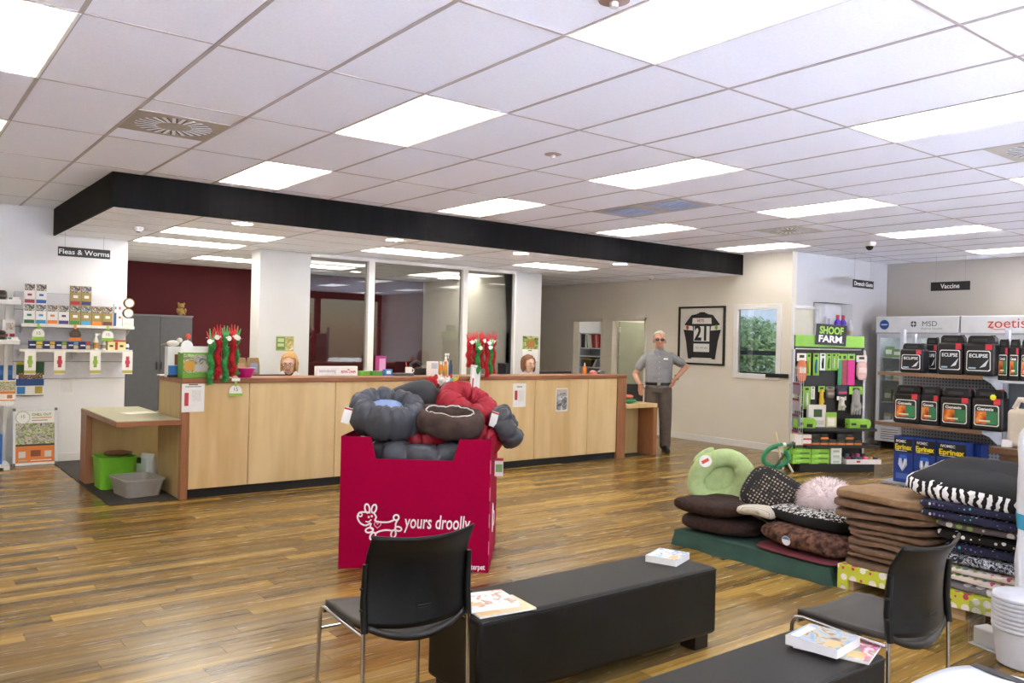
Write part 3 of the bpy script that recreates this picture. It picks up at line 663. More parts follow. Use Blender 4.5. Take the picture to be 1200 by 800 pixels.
for k, (py, lb) in enumerate(((370, 'lower'), (348, 'upper'))):
    t = thing('round_tin', 'round black tin with white face, %s of two at the shelf end' % lb, 'tin', (oY(151+.3*k, 400, YF).x+.005*k, YF+.075, 1.6115+.10+.001+.061+k*.122), 0, 'round tins')
    MB().lathe([(.0, .025), (.055, .025), (.06, .02), (.06, -.02), (.056, -.026), (.0, -.026)], n=28, axis='y').build('tin_body', C('2b2724', .3), t, smooth=True)
    MB().lathe([(.0, -.0275), (.046, -.0275), (.046, -.026)], n=24, axis='y').build('face_label', C('f0efe8'), t)
    MB().lathe([(.046, -.0265), (.054, -.0265), (.054, -.025), (.046, -.025)], n=24, axis='y').build('ring', C('b89a3c', .3), t)
# lower shelf
for k, (a, b, c) in enumerate(((34.3, 50.2, ('yellow', 'd7c52f')), (52, 65.3, ('gold', 'd8a52a')), (66.3, 79, ('lime', '8fb53a')), (80.2, 92.8, ('pale blue', '6f9fd0')), (94.2, 107.2, ('red', 'c0363f')))):
    x0, x1 = oY(a, 400, YF).x, oY(b, 400, YF).x
    carton('navy_carton', 'navy blue tablet carton with %s corner on the lower shelf' % c[0], 'carton', (x0+x1)/2, YF+.06, 1.3285, x1-x0, .05, .095, [(.55, .98, .62, .95, 1), (.08, .5, .45, .6, 2), (.55, .95, .1, .55, 3)], [C('1f2f66'), C(c[1]), C('e9e9ee'), C('c9b08a')], group='navy cartons on the lower shelf')
bottle('spray_bottle', 'white trigger spray bottle with amber label on the lower shelf', 'bottle', oY(113.5, 400, YF).x, YF+.06, 1.3285, [(.0, 0), (.027, .001), (.03, .02), (.03, .11), (.014, .14), (.012, .15)], C('f0efec', .35), [(.014, .15), (.014, .175), (.0, .176)], 'white_plastic', (.03, .02, .085, C('c98f3c')), trig=.172)
bottle('white_bottle', 'plain white bottle between spray bottle and red carton', 'bottle', oY(123, 400, YF).x, YF+.06, 1.3285, [(.0, 0), (.023, .001), (.025, .015), (.025, .07), (.012, .09), (.012, .1)], C('edece8', .35), [(.014, .1), (.014, .118), (.0, .119)], C('b9b7b2'), (.025, .02, .06, C('9a8f80')))
carton('yellow_carton', 'yellow carton with red cross band and red top', 'carton', oY(138, 400, YF).x, YF+.08, 1.3285, .2, .08, .12, [(0, 1, .82, 1, 1), (.4, .55, 0, .8, 1), (.1, .3, .3, .5, 2), (.66, .86, .3, .5, 2)], [C('e9dca0'), C('c8372f'), C('3a4a3a')])
bottle('small_dropper', 'small navy and white bottle at the lower shelf end', 'bottle', oY(150.5, 400, YF).x, YF+.06, 1.3285, [(.0, 0), (.02, .001), (.021, .01), (.021, .06), (.01, .075)], C('e8e8ea', .35), [(.012, .075), (.012, .098), (.0, .1)], C('2a2a30'), (.021, .01, .035, C('2f57a8')))
# round shelf talkers
for k, (px, c, nm) in enumerate(((44.7, '8dc63f', 'left'), (88, 'e07a2c', 'middle'), (126, '8dc63f', 'right'))):
    x = oY(px, 388, YF).x; t = thing('shelf_talker', 'round %s promotional tag hanging from the upper shelf, %s one' % ('dark orange' if k == 1 else 'white and green', nm), 'tag', (x, YF-.014, 1.60), 0, 'round promotional tags')
    MB().lathe([(0, 0), (.062, 0), (.062, -.0015), (0, -.0015)], (0, 0, -.1), 28, axis='y').build('disc', C('f2f1ec') if k != 1 else C('4a3a2c'), t)
    MB().box(-.012, .012, -.0015, .0, -.045, .02).build('stem', C(c), t)
    MB().prism([(-.06, -.13), (.06, -.13), (.066, -.165), (-.066, -.165)], -.003, -.0015).build('colour_band', C(c), t)
    text('lettering', '15', .05, C('6b6b6b'), t, (0, -.002, -.09))
# hanging wobbler tickets
for k, (px, c, nm) in enumerate(((35, '9bbf4a', 'green leaf'), (69.6, 'b8324a', 'red flower'), (111.3, '8fb53a', 'green leaf'), (149, 'c23a5a', 'red flower'))):
    x = oY(px, 425, YF).x; which = ['at the left', 'second from left', 'below the spray bottle', 'at the shelf end'][k]
    sheet('hanging_ticket', [(-.057, .057, -.27, 0, 0), (-.057, .057, -.26, -.225, 1), (-.018, .018, -.19, -.06, 2), (-.026, .026, -.15, -.11, 2)], [C('f3f1ea'), C('b9b25a'), C(c)], 'white hanging ticket with %s picture %s' % (nm, which), 'ticket', None, (x, YF-.016, 1.315), group='hanging tickets')
# posters and papers on the wall
def wallrect(x0, x1, y0, y1, Y=YW-.003): a, b = oY(x0, y1, Y), oY(x1, y0, Y); return a.x, b.x, a.z, b.z
def wallsheet(name, rect, prints, mats, label, cat, Y=YW, group=None):
    x0, x1, z0, z1 = rect; w, h = x1-x0, z1-z0
    return sheet(name, [(0, w, 0, h, 0)]+[(a*w, b*w, c*h, d*h, m) for a, b, c, d, m in prints], mats, label, cat, None, (x0, Y-.0005, z0), group=group)
wallsheet('product_poster', wallrect(18.4, 52, 424, 464, YW-.025), [(0, 1, .62, 1, 1), (0, .5, .92, 1, 4), (.08, .95, .5, .68, 3), (0, 1, .3, .5, 2), (.04, .33, .06, .27, 5), (.68, .95, .07, .28, 6), (0, 1, 0, .02, 7)], [C('f0efe9'), C('2f5a34'), C('2a4f8f'), photo('packs', ['#e9e4dc', '#a03a3a', '#5a6a3a', '#dcd0c0'], 30), C('c9c23a'), C('3a86c2'), C('b9a03c'), C('2a2a2a')], 'green and blue product poster below the lower wall shelf', 'poster', YW-.0225)
for k, (r, lb) in enumerate((((57.6, 65.6, 435.6, 447), 'small pinned card left of the large notice'), ((69, 87, 441, 463), 'white printed notice pinned on the left wall'), ((86, 93, 435.6, 447.6), 'small pinned card right of the large notice'), ((96, 104, 435.6, 447), 'small pinned card nearest the grey cabinet'))):
    wallsheet('wall_notice', wallrect(*r), [(.1, .9, .15, .85, 1)], [C('eeece8'), 'fine_print'], lb, 'notice')
wallsheet('blue_poster', wallrect(-3, 18, 428, 456), [(.1, .8, .6, .8, 1)], [C('2f6fc0'), C('4a8ad8')], 'plain blue poster at the left edge', 'poster')
# left rack at the edge of the picture
t = thing('white_rack', 'white wall rack cut off at the left edge', 'rack', (.72, 10.55, 0)); YK = 10.55
RZ = [oY(12, 351, YK).z, oY(12, 398, YK).z, oY(8, 470, YK).z]
for z in RZ: MB().box(0, .57 if z > 1 else .52, 0, .40, z-.05, z).build('shelf_board', 'white_plastic', t, bevel=.003)
for x in (.02, .46): MB().box(x, x+.04, .36, .40, 0, 1.9).build('upright', 'white_plastic', t, bevel=.003)
MB().box(.44, .5, .0, .36, .0, .03).build('foot', 'white_plastic', t, bevel=.003)
MB().box(0, .5, .0, .36, .03, .06).build('base_shelf', 'white_plastic', t)
for k in range(2):
    tt = thing('black_tub', 'black round tub on the %s shelf of the white rack' % ('top' if k == 0 else 'second'), 'tub', (1.08, YK+.1, RZ[k]+.001), 0, 'black tubs on the rack')
    MB().lathe([(0, 0), (.07, 0), (.08, .02), (.085, .08), (.07, .1), (0, .105)], n=24).build('tub_body', C('2e2a2a', .35), tt, smooth=True); MB().lathe([(.086, .03), (.087, .05)], n=24).build('label_band', C('6a5a50'), tt)
    carton('card_box', 'flat white card box with teal mark on the %s shelf of the rack' % ('top' if k == 0 else 'second'), 'box', 1.22, YK+.1, RZ[k]+.001, .11, .12, .03, [(.1, .4, .2, .8, 1)], [C('eceae6'), C('3a8f8a')], group='flat card boxes on the rack')
    x0 = 1.02; zb = RZ[1]+.001 if k == 0 else oY(12, 424, YK).z
    if k == 0:
        for q in range(2): carton('animal_carton', 'white carton with red dog picture, %s one under the top shelf' % ('left' if q == 0 else 'right'), 'carton', .93+q*.0, YK+.25, RZ[1]+.001, .16, .1, .15, [(.3, .9, .2, .7, 1), (.3, .9, .15, .25, 2)], [C('efeeea'), photo('reddog', ['#3a3030', '#c9b8a8', '#e9e4e0'], 35), C('b8324a')]) if q == 0 else None
carton('pink_carton', 'white and crimson carton on the second rack shelf beside the tub', 'carton', 1.2, YK+.28, RZ[1]+.001, .12, .12, .22, [(.0, 1, .05, .3, 1), (.3, .95, .5, .85, 2), (.45, .6, .05, .3, 0)], [C('efeeea'), C('b5304a'), photo('reddog', [], 35)])
carton('lower_carton', 'white carton with black dog picture on the bottom shelf of the rack', 'carton', 1.0, YK+.24, RZ[2]+.001, .2, .12, .19, [(.35, .9, .2, .75, 1)], [C('efeeea'), photo('reddog', [], 35)])
carton('leaflet_holder', 'orange leaflet holder with dog pictures at the left edge', 'leaflet holder', 1.16, YK+.06, RZ[2]+.001, .2, .06, .225, [(0, 1, .5, .95, 1), (0, 1, .35, .48, 2), (.6, .85, .12, .3, 3), (0, 1, 0, .06, 2)], [C('efeadd'), photo('pets', [], 22), C('dd8a3a'), C('b8793a')])
carton('blue_carton', 'blue carton standing low at the left edge under the rack', 'carton', 1.03, YK+.16, .061, .24, .2, .32, [(.1, .9, .6, .8, 1)], [C('2a66b8'), C('e9eaf0')])
# framed poster leaning on the wall
t = thing('snap_frame_poster', 'white snap frame with orange pet poster leaning on the left wall', 'poster', (1.27, 10.80, .001)); t.rotation_euler.x = -.12
f = MB()
for a in ((0, .45, 0, .03), (0, .45, .62, .65), (0, .03, .03, .62), (.42, .45, .03, .62)): f.box(a[0], a[1], -.012, .012, a[2], a[3])
f.build('frame', C('e2e3e4', .3), t, bevel=.004)
for x in (0, .42):
    for z in (0, .62): MB().box(x, x+.03, -.0135, -.011, z, z+.03).build('corner_cap', C('6c6e70', .4), t)
sheet('poster_print', [(0, .39, 0, .59, 0), (0, .39, .2, .45, 1), (0, .39, 0, .19, 2), (0, .39, .19, .21, 3), (.03, .1, .06, .13, 4), (.15, .25, .07, .14, 5), (.29, .36, .06, .13, 4), (.03, .12, .02, .035, 6), (.15, .36, .02, .03, 0)], [C('efeee6'), 'photo_family', C('dd7f35'), C('3a3530'), C('d9d4cc'), C('8a4a28'), C('8fb9b5')], parent=t, origin=(.03, -.008, .03))
MB().lathe([(0, 0), (.075, 0), (.075, -.001), (0, -.001)], (.1, -.0105, .545), 28, axis='y').build('round_logo', C('b9cbb0'), t); MB().lathe([(0, 0), (.065, 0), (.065, -.001), (0, -.001)], (.1, -.0118, .545), 28, axis='y').build('round_logo_centre', C('f3f2ee'), t)
text('lettering', '15', .05, C('6b7a68'), t, (.1, -.0135, .555)); text('lettering', 'CHILL OUT', .04, C('6f9f5a'), t, (.29, -.0115, .575), bold=.02, width=.2); MB().box(.19, .39, -.0115, -.0105, .535, .545).build('strapline', C('dd8a4a'), t); MB().box(.19, .35, -.0115, -.0105, .505, .515).build('strapline', C('9a9a8a'), t)
# grey cupboard with teddy
mat('cupboard_grey', '#5a5b60', .5)
t = thing('grey_cupboard', 'tall grey two door steel cupboard against the red wall', 'cupboard', (3.02, 13.42, 0))
MB().box(0, .97, .02, .45, 0, 1.8).build('carcass', C('6b6c70'), t, bevel=.003); MB().box(-.01, .98, 0, .46, 1.8, 1.825).build('top_board', C('7a7b80'), t, bevel=.003)
for k in range(2):
    d = MB().box(.005+k*.485, .48+k*.485, 0, .02, .05, 1.795).build('door', 'cupboard_grey', t, bevel=.002)
    MB().box(.44+k*.065, .455+k*.065, -.02, 0, .98, 1.1).build('handle', C('2f3033', .3), d, bevel=.002)
t = thing('teddy_bear', 'small tan teddy bear sitting on the grey cupboard', 'toy', (3.86, 13.6, 1.826)); mt = mat('teddy_fur', '#a98a52', .95, var=.2, scale=60, bump=.6, bscale=150)
MB().ell((0, 0, .06), (.055, .05, .065)).build('body', mt, t, smooth=True)
h = MB().ell((0, -.01, .15), (.05, .045, .045)).ell((0, -.05, .14), (.022, .02, .018)).build('head', mt, t, smooth=True)
for s in (-1, 1): MB().ell((s*.042, -.01, .19), (.018, .01, .018), 10, 8).build('ear', mt, h, smooth=True); MB().ell((s*.035, -.05, .02), (.02, .045, .02), 10, 8).build('leg', mt, t, smooth=True); MB().ell((s*.06, -.02, .08), (.018, .03, .04), 10, 8).build('arm', mt, t, smooth=True)
# pictures on the pillar and glazing end
wallsheet('pillar_poster', wallrect(323, 344.5, 394, 411, YG), [(.04, .5, .08, .92, 1), (.1, .45, .6, .85, 2), (.1, .45, .3, .5, 2), (.54, .98, .05, .95, 3)], [C('9aa86a'), C('5f7a35'), C('b9c48a'), photo('kitten', ['#6f7a3a', '#b9a86a', '#e0d8b0'], 14)], 'green poster with animal picture on the white pillar', 'poster', YG)
wallsheet('wall_calendar', wallrect(612, 631, 394, 423, YG), [(0, 1, .48, 1, 1), (.3, .75, .55, .85, 2), (.35, .6, .4, .45, 3)], [C('e9e7e2'), 'photo_meadow', C('a8703a'), C('8a9a5a')], 'calendar with a horse in a meadow on the white wall end', 'calendar', YG)
# ------------------------------------------------------------------ goods on the counter
CT = 1.129
def sheet_at(name, x0, x1, y0, y1, Y, prints, mats, label, cat): return wallsheet(name, wallrect(x0, x1, y0, y1, Y), prints, mats, label, cat, Y)
toyred = C('c4202e'); 
sheet_at('notice', 212.5, 240, 446, 483, 7.934, [(.3, .7, .86, .9, 1), (.15, .85, .8, .83, 2), (.12, .3, .2, .62, 3), (.45, .85, .35, .7, 4)], [C('efefee'), C('6a6a70'), C('9a9aa0'), C('c0343a'), 'fine_print'], 'white notice with a red toy picture at the left counter post', 'notice')
sheet_at('notice', 600.5, 616.5, 449, 477, 7.9425, [(.3, .7, .84, .88, 1), (.15, .35, .3, .7, 3), (.45, .85, .25, .7, 4)], [C('efefee'), C('6a6a70'), C('9a9aa0'), C('c0343a'), 'fine_print'], 'white notice with a red toy picture right of the red bin', 'notice')
sheet_at('notice', 651, 665.5, 454.5, 482, 7.9425, [(.06, .94, .05, .95, 1), (.1, .9, .8, .95, 2)], [C('e9e7e6'), 'photo_grey', C('c9b3b0')], 'small dark photo flyer on the counter front', 'flyer')
t = thing('price_tag', 'round white and green price tag hanging on the counter front', 'tag', (oY(276, 453, 7.93).x, 7.925, 1.0), 0)
MB().prism([(.062*math.cos(a), .062*math.sin(a)*1.0) for a in [PI*k/14 for k in range(15)]]+[(-.066, -.02), (.066, -.02)][::1], -.0012, 0).build('disc', C('f2f1ec'), t); MB().box(-.066, .066, -.002, 0, -.045, -.018).build('colour_band', C('8dbf45'), t); MB().box(-.012, .012, -.0015, 0, .05, .115).build('stem', C('8dbf45'), t); MB().box(-.04, .04, -.003, 0, .1, .127).build('clip', C('f0f0ee'), t); text('lettering', '15', .05, C('55565a'), t, (0, -.002, .02))
# leaflet box, display carton
carton('leaflet_box', 'white leaflet box with blue base on the counter end', 'leaflet box', oY(203.5, 430, 8.25).x, 8.25, CT, .14, .1, .29, [(0, 1, 0, .08, 1), (.05, .9, .08, .38, 2), (.45, .7, .4, .75, 3)], [C('eceef0'), C('2b2f3a'), C('2f74c4'), C('8a4a35')])
t = thing('dog_cutout', 'small cut out dog lying on the leaflet box', 'ornament', (oY(202, 430, 8.25).x, 8.25, CT+.291)); MB().ell((0, 0, .03), (.06, .03, .03), 12, 8).build('body', C('d9d4cc'), t, smooth=True); MB().ell((.06, 0, .06), (.028, .025, .025), 10, 8).build('head', C('e4dfd8'), t, smooth=True); MB().cyl((-.05, 0, .03), (-.11, 0, .015), .008, .004, 8).build('tail', C('8a7a68'), t)
xdc = oY(227, 430, 8.1).x
t = thing('display_carton', 'green display carton with dog photographs on the counter', 'display box', (xdc, 8.1, CT))
MB().box(-.125, .125, -.08, .08, 0, .24).build('carton_body', C('6fae3a'), t, bevel=.002)
sheet('front_print', [(0, .235, 0, .175, 0), (.01, .1, .02, .11, 1), (.1, .225, .01, .08, 2)], ['photo_family', C('d29a3a'), C('c9c6c0')], parent=t, origin=(-.118, -.081, .05))
MB().prism([(-.15, 0), (.13, 0), (.13, .065), (-.06, .065), (-.1, .085), (-.15, .05)], -.078, -.074).build('header_card', C('eef0ea'), t).location = (0, 0, .235)
MB().lathe([(0, 0), (.055, 0), (.055, -.002), (0, -.002)], (-.09, -.08, .3), 24, axis='y').build('header_disc', C('f1f1ec'), t); MB().cyl((-.06, 0, .24), (-.06, 0, .38), .003, n=6).build('stick', C('dddddd'), t); MB().ell((-.06, 0, .39), (.028, .012, .028), 12, 8).build('red_badge', C('cf4a3a'), t, smooth=True)
tag(MB().box(-.09, .09, -.06, .06, 0, .012).build('white_tray', C('eeeeec'), bevel=.003), 'white slip of card at the counter end corner', 'card').location = (2.31, 8.52, CT)
# feathery dog toys
def fluff(mb, path, r, n, L, rr):
    N = len(path)-1
    for _ in range(n):
        s = rr.random()*N; i = min(int(s), N-1); f = s-i; p = path[i].lerp(path[i+1], f); d = (path[i+1]-path[i]).normalized()
        a = d.orthogonal().normalized(); a.rotate(Matrix.Rotation(rr.random()*2*PI, 3, d)); rad = r[i]+(r[i+1]-r[i])*f
        tip = p+a*(rad+L*rr.uniform(.5, 1.2))+d*rr.uniform(-.6, .9)*L; b = d.cross(a)*.0035; q = p+a*rad*.8
        mb._a([q-b, q+b, tip], [(0, 1, 2)])
def feather_toy(label, group, px, Y, ytop, ybot, red, seed):
    rr = random.Random(seed); top, bot = oY(px, ytop, Y), oY(px, ybot, Y); H = top.z-bot.z
    t = thing('feather_toy', label, 'dog toy', (bot.x, Y, bot.z), rr.uniform(-.4, .4), group)
    c, c2 = ('c2202c', '8f1620') if red else ('3fa052', '2b7a40'); m = mat('feather_'+c, '#'+c, .9, var=.35, scale=30)
    path = [Vector((.012*math.sin(k*1.3+seed), .008*math.cos(k*1.7), H*.82*k/9)) for k in range(10)]; rad = [.026+.006*math.sin(k*2.1+seed) for k in range(10)]
    mb = MB().tube(path, rad, 10); fluff(mb, path, rad, 1500, .016, rr); mb.build('feather_body', m, t)
    hd = MB().ell((0, -.004, H*.85), (.034, .03, .04), 12, 10).build('head', m, t, smooth=True)
    for k in range(4):
        a = -.9+.6*k; MB().tube([(0, 0, H*.87), (.03*math.sin(a), 0, H*.93), (.055*math.sin(a), 0, H*.90+.075*math.cos(a)+.03)], [.011, .010, .004], 8).build('horn', C('d52a33' if (red or k % 2 == 0 and seed % 2) else '57b564'), t, smooth=True)
    MB().lathe([(0, 0), (.024, 0), (.024, -.002), (0, -.002)], (.016*rr.choice((-1, 1)), -.036, H*.86), 18, axis='y').build('swing_tag', C('efefe8'), t)
    for s in (-1, 1): MB().ell((s*.013, -.033, H*.875), (.007, .005, .008), 8, 6).build('eye', C('f4f4f0'), hd, smooth=True)
g1 = 'feathery toys hanging at the left of the counter'
feather_toy('leftmost green feather toy beside the display carton', g1, 246.5, 7.90, 392, 449.5, False, 3)
feather_toy('left red feather toy hanging between two green ones', g1, 255, 7.905, 387, 445, True, 4)
feather_toy('right green feather toy hanging between two red ones', g1, 263.3, 7.90, 388, 447, False, 6)
feather_toy('rightmost red feather toy above the round price tag', g1, 272, 7.905, 387, 441, True, 5)
feather_toy('green feather toy tucked behind the rightmost red one', g1, 275.5, 7.985, 389, 438, False, 8)
g2 = 'feathery toys hanging by the clipboard'
feather_toy('leftmost red feather toy right of the plush pile', g2, 549.5, 7.92, 396, 430, True, 11)
feather_toy('red feather toy above the green one behind the clipboard', g2, 556, 7.93, 395, 428, True, 12)
feather_toy('middle red feather toy in the right hand bunch', g2, 563.5, 7.895, 394, 431, True, 15)
feather_toy('long red feather toy hanging lowest over the counter edge', g2, 570, 7.89, 395, 442, True, 13)
feather_toy('rightmost red feather toy of the right hand bunch', g2, 577.5, 7.91, 394, 437, True, 14)
feather_toy('left green feather toy of the right hand bunch', g2, 559.5, 7.885, 402, 441, False, 16)
feather_toy('right green feather toy of the right hand bunch', g2, 574, 7.885, 402, 438, False, 18)
for lb, px, Y, ytop, w in (('thin wire toy rack at the left of the counter', 260, 8.02, 396, .16), ('thin wire toy rack by the clipboard', 563, 8.02, 398, .2)):
    p = oY(px, ytop, Y); t = thing('toy_rack', lb, 'rack', (p.x, Y, CT)); h = p.z-CT
    MB().lathe([(0, 0), (.07, 0), (.07, .008), (.01, .012), (.0, .012)], n=20).build('base', 'chrome', t, smooth=True); MB().cyl((0, 0, .01), (0, 0, h), .004, n=8).build('pole', 'chrome', t)
    for k in range(5): x = -w+k*w/2; MB().tube([(0, 0, h), (x, -.03, h), (x, -.11, h-.004)], .0025, 6).build('hook_arm', 'chrome', t)
# pink bowl and paper bags
p = oY(286.5, 441, 8.05); t = thing('pink_bowl', 'hot pink plastic bowl beside the feather toys', 'bowl', (p.x, 8.05, CT)); MB().lathe([(0, 0), (.06, 0), (.07, .01), (.1, .09), (.104, .092), (.104, .087), (.098, .085), (.066, .012), (0, .012)], n=28).build('bowl_body', C('d41f8c', .35), t, smooth=True)
for px, w, h, lb in ((282, .12, .2, 'brown paper bag behind the pink bowl nearest the toys'), (297, .13, .19, 'brown paper bag with blue label beside the pillar')):
    t = thing('paper_bag', lb, 'bag', (oY(px, 430, 8.62).x, 8.64, .751)); hh = oY(px, 419, 8.62).z-.751
    MB().prism([(-w/2, 0), (w/2, 0), (w/2, hh*.85), (w/2-.015, hh), (-w/2+.015, hh), (-w/2, hh*.85)], -.035, .035).build('bag_body', C('a08461', .8), t, bevel=.004)
    MB().box(-w*.3, w*.3, -.037, -.0345, hh*.72, hh*.9).build('bag_label', C('8fa0b8') if px > 290 else C('b79a70'), t)
# screens and desk clutter on the staff side
def monitor(label, px, Y, ytop, w, rz, h=.33):
    p = oY(px, ytop, Y); t = thing('monitor', label, 'monitor', (p.x, Y, .751), rz); zt = p.z-.751
    MB().box(-w/2, w/2, -.02, .02, zt-h, zt).build('screen_case', 'dark_plastic', t, bevel=.004); MB().box(-w/2+.015, w/2-.015, .0205, .022, zt-h+.02, zt-.015).build('screen', C('20242c', .2), t); MB().box(-.025, .025, -.01, .03, .01, zt-h+.02).build('neck', 'dark_plastic', t); MB().box(-.11, .11, -.07, .09, 0, .012).build('foot', 'dark_plastic', t, bevel=.003)
monitor('black monitor top edge behind the counter left of the blonde woman', 312, 8.55, 438.6, .5, .1)
monitor('black monitor in front of the brown haired woman', 651, 8.5, 435, .52, -.05)
monitor('black monitor seen edge on beside the right feather toys', 590, 8.62, 425, .36, 1.25)
t = thing('brand_sign', 'low white sign box with red lettering on the counter', 'sign', (oY(394, 435, 8.2).x, 8.2, CT)); MB().box(-.24, .24, -.03, .03, 0, .105).build('sign_body', C('eeedeb'), t, bevel=.006)
text('lettering', 'introducing', .05, C('9a9a9e'), t, (-.115, -.0315, .055), width=.19); text('lettering', 'ROYAL CANIN', .034, C('c0343a'), t, (.13, -.0315, .045), bold=.02, width=.17); MB().prism([(.115, .075), (.145, .075), (.137, .063), (.123, .063)], -.032, -.03).build('crown_mark', C('c0343a'), t)
for px, lb, c in ((426, 'green card wallet lying left on the counter by the sign', '6fae3a'), (440, 'darker green card wallet on the counter by the pink box', '4f9a3a')): tag(MB().box(-.06, .06, -.04, .04, 0, .05).build('card_wallet', C(c), bevel=.004), lb, 'wallet').location = (oY(px, 437, 8.25).x, 8.25, CT)
carton('pink_box', 'magenta box standing behind the counter glass side', 'box', oY(446, 430, 8.75).x, 8.75, .751, .1, .08, oY(446, 417, 8.75).z-.751, [(.1, .9, .7, .95, 1)], [C('b02a78'), C('d9a0c4')])
carton('blue_box', 'small blue and white box on the counter beside the mug', 'box', oY(454, 437, 8.2).x, 8.2, CT, .09, .06, .07, [(.2, .8, .25, .8, 1)], [C('3f86c4'), C('e9eef4')])
tag(MB().box(-.11, .11, -.06, .06, 0, .03).build('letter_tray', C('55565c', .5), bevel=.005), 'flat grey letter tray on the counter below the mug', 'tray').location = (oY(472, 440, 8.12).x, 8.12, CT)
t = thing('coffee_mug', 'white coffee mug on the counter', 'mug', (oY(480, 436, 8.25).x, 8.27, CT)); MB().lathe([(0, 0), (.035, 0), (.04, .005), (.04, .092), (.037, .092), (.036, .008), (0, .008)], n=20).build('mug_body', C('efeeea', .25), t, smooth=True); MB().tube([(.038, 0, .075), (.065, 0, .07), (.068, 0, .04), (.038, 0, .02)], .006, 8).build('mug_handle', C('efeeea', .25), t, smooth=True); MB().cyl((-.02, .01, .09), (-.035, .01, .15), .005, n=8).build('pen', C('d0452f'), t)
t = thing('desk_phone', 'black desk phone with a raised handset on the counter', 'phone', (oY(492, 437, 8.3).x, 8.34, CT)); MB().prism([(-.07, 0), (.07, 0), (.07, .03), (-.07, .08)], -.08, .08, 'x').build('phone_base', 'dark_plastic', t, bevel=.004); MB().tube([(-.08, .04, .075), (-.07, .04, .13), (.0, .03, .16), (.06, .02, .12)], [.022, .014, .014, .02], 8).build('handset', 'dark_plastic', t, smooth=True)
carton('white_dispenser', 'tall white box with grey print next to the spray bottles', 'box', oY(506.5, 437, 8.1).x, 8.1, CT, .105, .09, .165, [(.1, .9, .5, .9, 1)], [C('eceae6'), C('b9c4cc')])
zc = .15
for k, (px, c, cc, lb) in enumerate(((516.5, 'd9892f', 'e8e6e0', 'amber bottle left of its twin in the clear stand'), (521.8, 'd9a63a', 'e07a2c', 'amber bottle right of its twin with orange cap'))):
    bottle('amber_bottle', lb, 'bottle', oY(px, 437, 8.08).x, 8.08, CT, [(0, 0), (.024, 0), (.026, .02), (.026, .11), (.012, .13)], C(c, .3), [(.016, .13), (.016, .165), (0, .166)], C(cc), (.026, .02, .06, C('c9a05a')), group='amber bottles')
bottle('pump_bottle', 'white pump bottle behind the amber bottles', 'bottle', oY(522, 437, 8.24).x, 8.24, CT, [(0, 0), (.03, 0), (.032, .02), (.032, .15), (.012, .18)], C('e6e8ea', .3), [(.014, .18), (.014, .215), (.005, .22), (.005, .235), (0, .236)], C('f4f4f4'), trig=.232)
bottle('blue_bottle', 'slim dark blue bottle right of the amber bottles', 'bottle', oY(528, 437, 8.1).x, 8.1, CT, [(0, 0), (.022, 0), (.023, .02), (.023, .12), (.01, .14)], C('33466b', .3), [(.01, .14), (.01, .18), (0, .181)], C('2a2f3a'))
bottle('orange_bottle', 'small orange bottle at the right end of the counter', 'bottle', oY(685, 436, 8.2).x, 8.2, CT, [(0, 0), (.026, 0), (.028, .015), (.028, .09), (.012, .11)], C('e0832a', .3), [(.012, .11), (.008, .15), (0, .152)], C('efefec'))
for px, lb, c in ((695, 'small pink card box at the right counter end', 'd98a7a'), (704, 'stapler shaped grey holder at the right counter end', '6a6c74')): tag(MB().prism([(-.05, 0), (.05, 0), (.05, .035), (.0, .05), (-.05, .03)], -.03, .03).build('desk_holder', C(c), bevel=.004), lb, 'holder').location = (oY(px, 438, 8.2).x, 8.2, CT)
# clipboard frame leaning at the counter
a, b = oY(549, 474, 7.86), oY(555, 427, 7.9)
t = thing('clipboard', 'white framed clipboard leaning against the counter edge', 'clipboard', (oY(555, 450, 7.84).x, 7.83, a.z)); t.rotation_euler = (-.12, .13, 0)
hh = b.z-a.z
MB().box(-.07, .07, -.006, .006, 0, hh).build('board', C('d8d6d2', .4), t, bevel=.003); sheet('clip_print', [(0, .11, 0, hh-.06, 0), (.01, .03, .06, hh*.6, 1), (.04, .1, .05, hh*.75, 2)], [C('f1f0ee'), C('c0343a'), 'fine_print'], parent=t, origin=(-.055, -.0065, .03)); MB().box(-.03, .03, -.012, 0, hh-.03, hh).build('clip', 'chrome', t, bevel=.002)
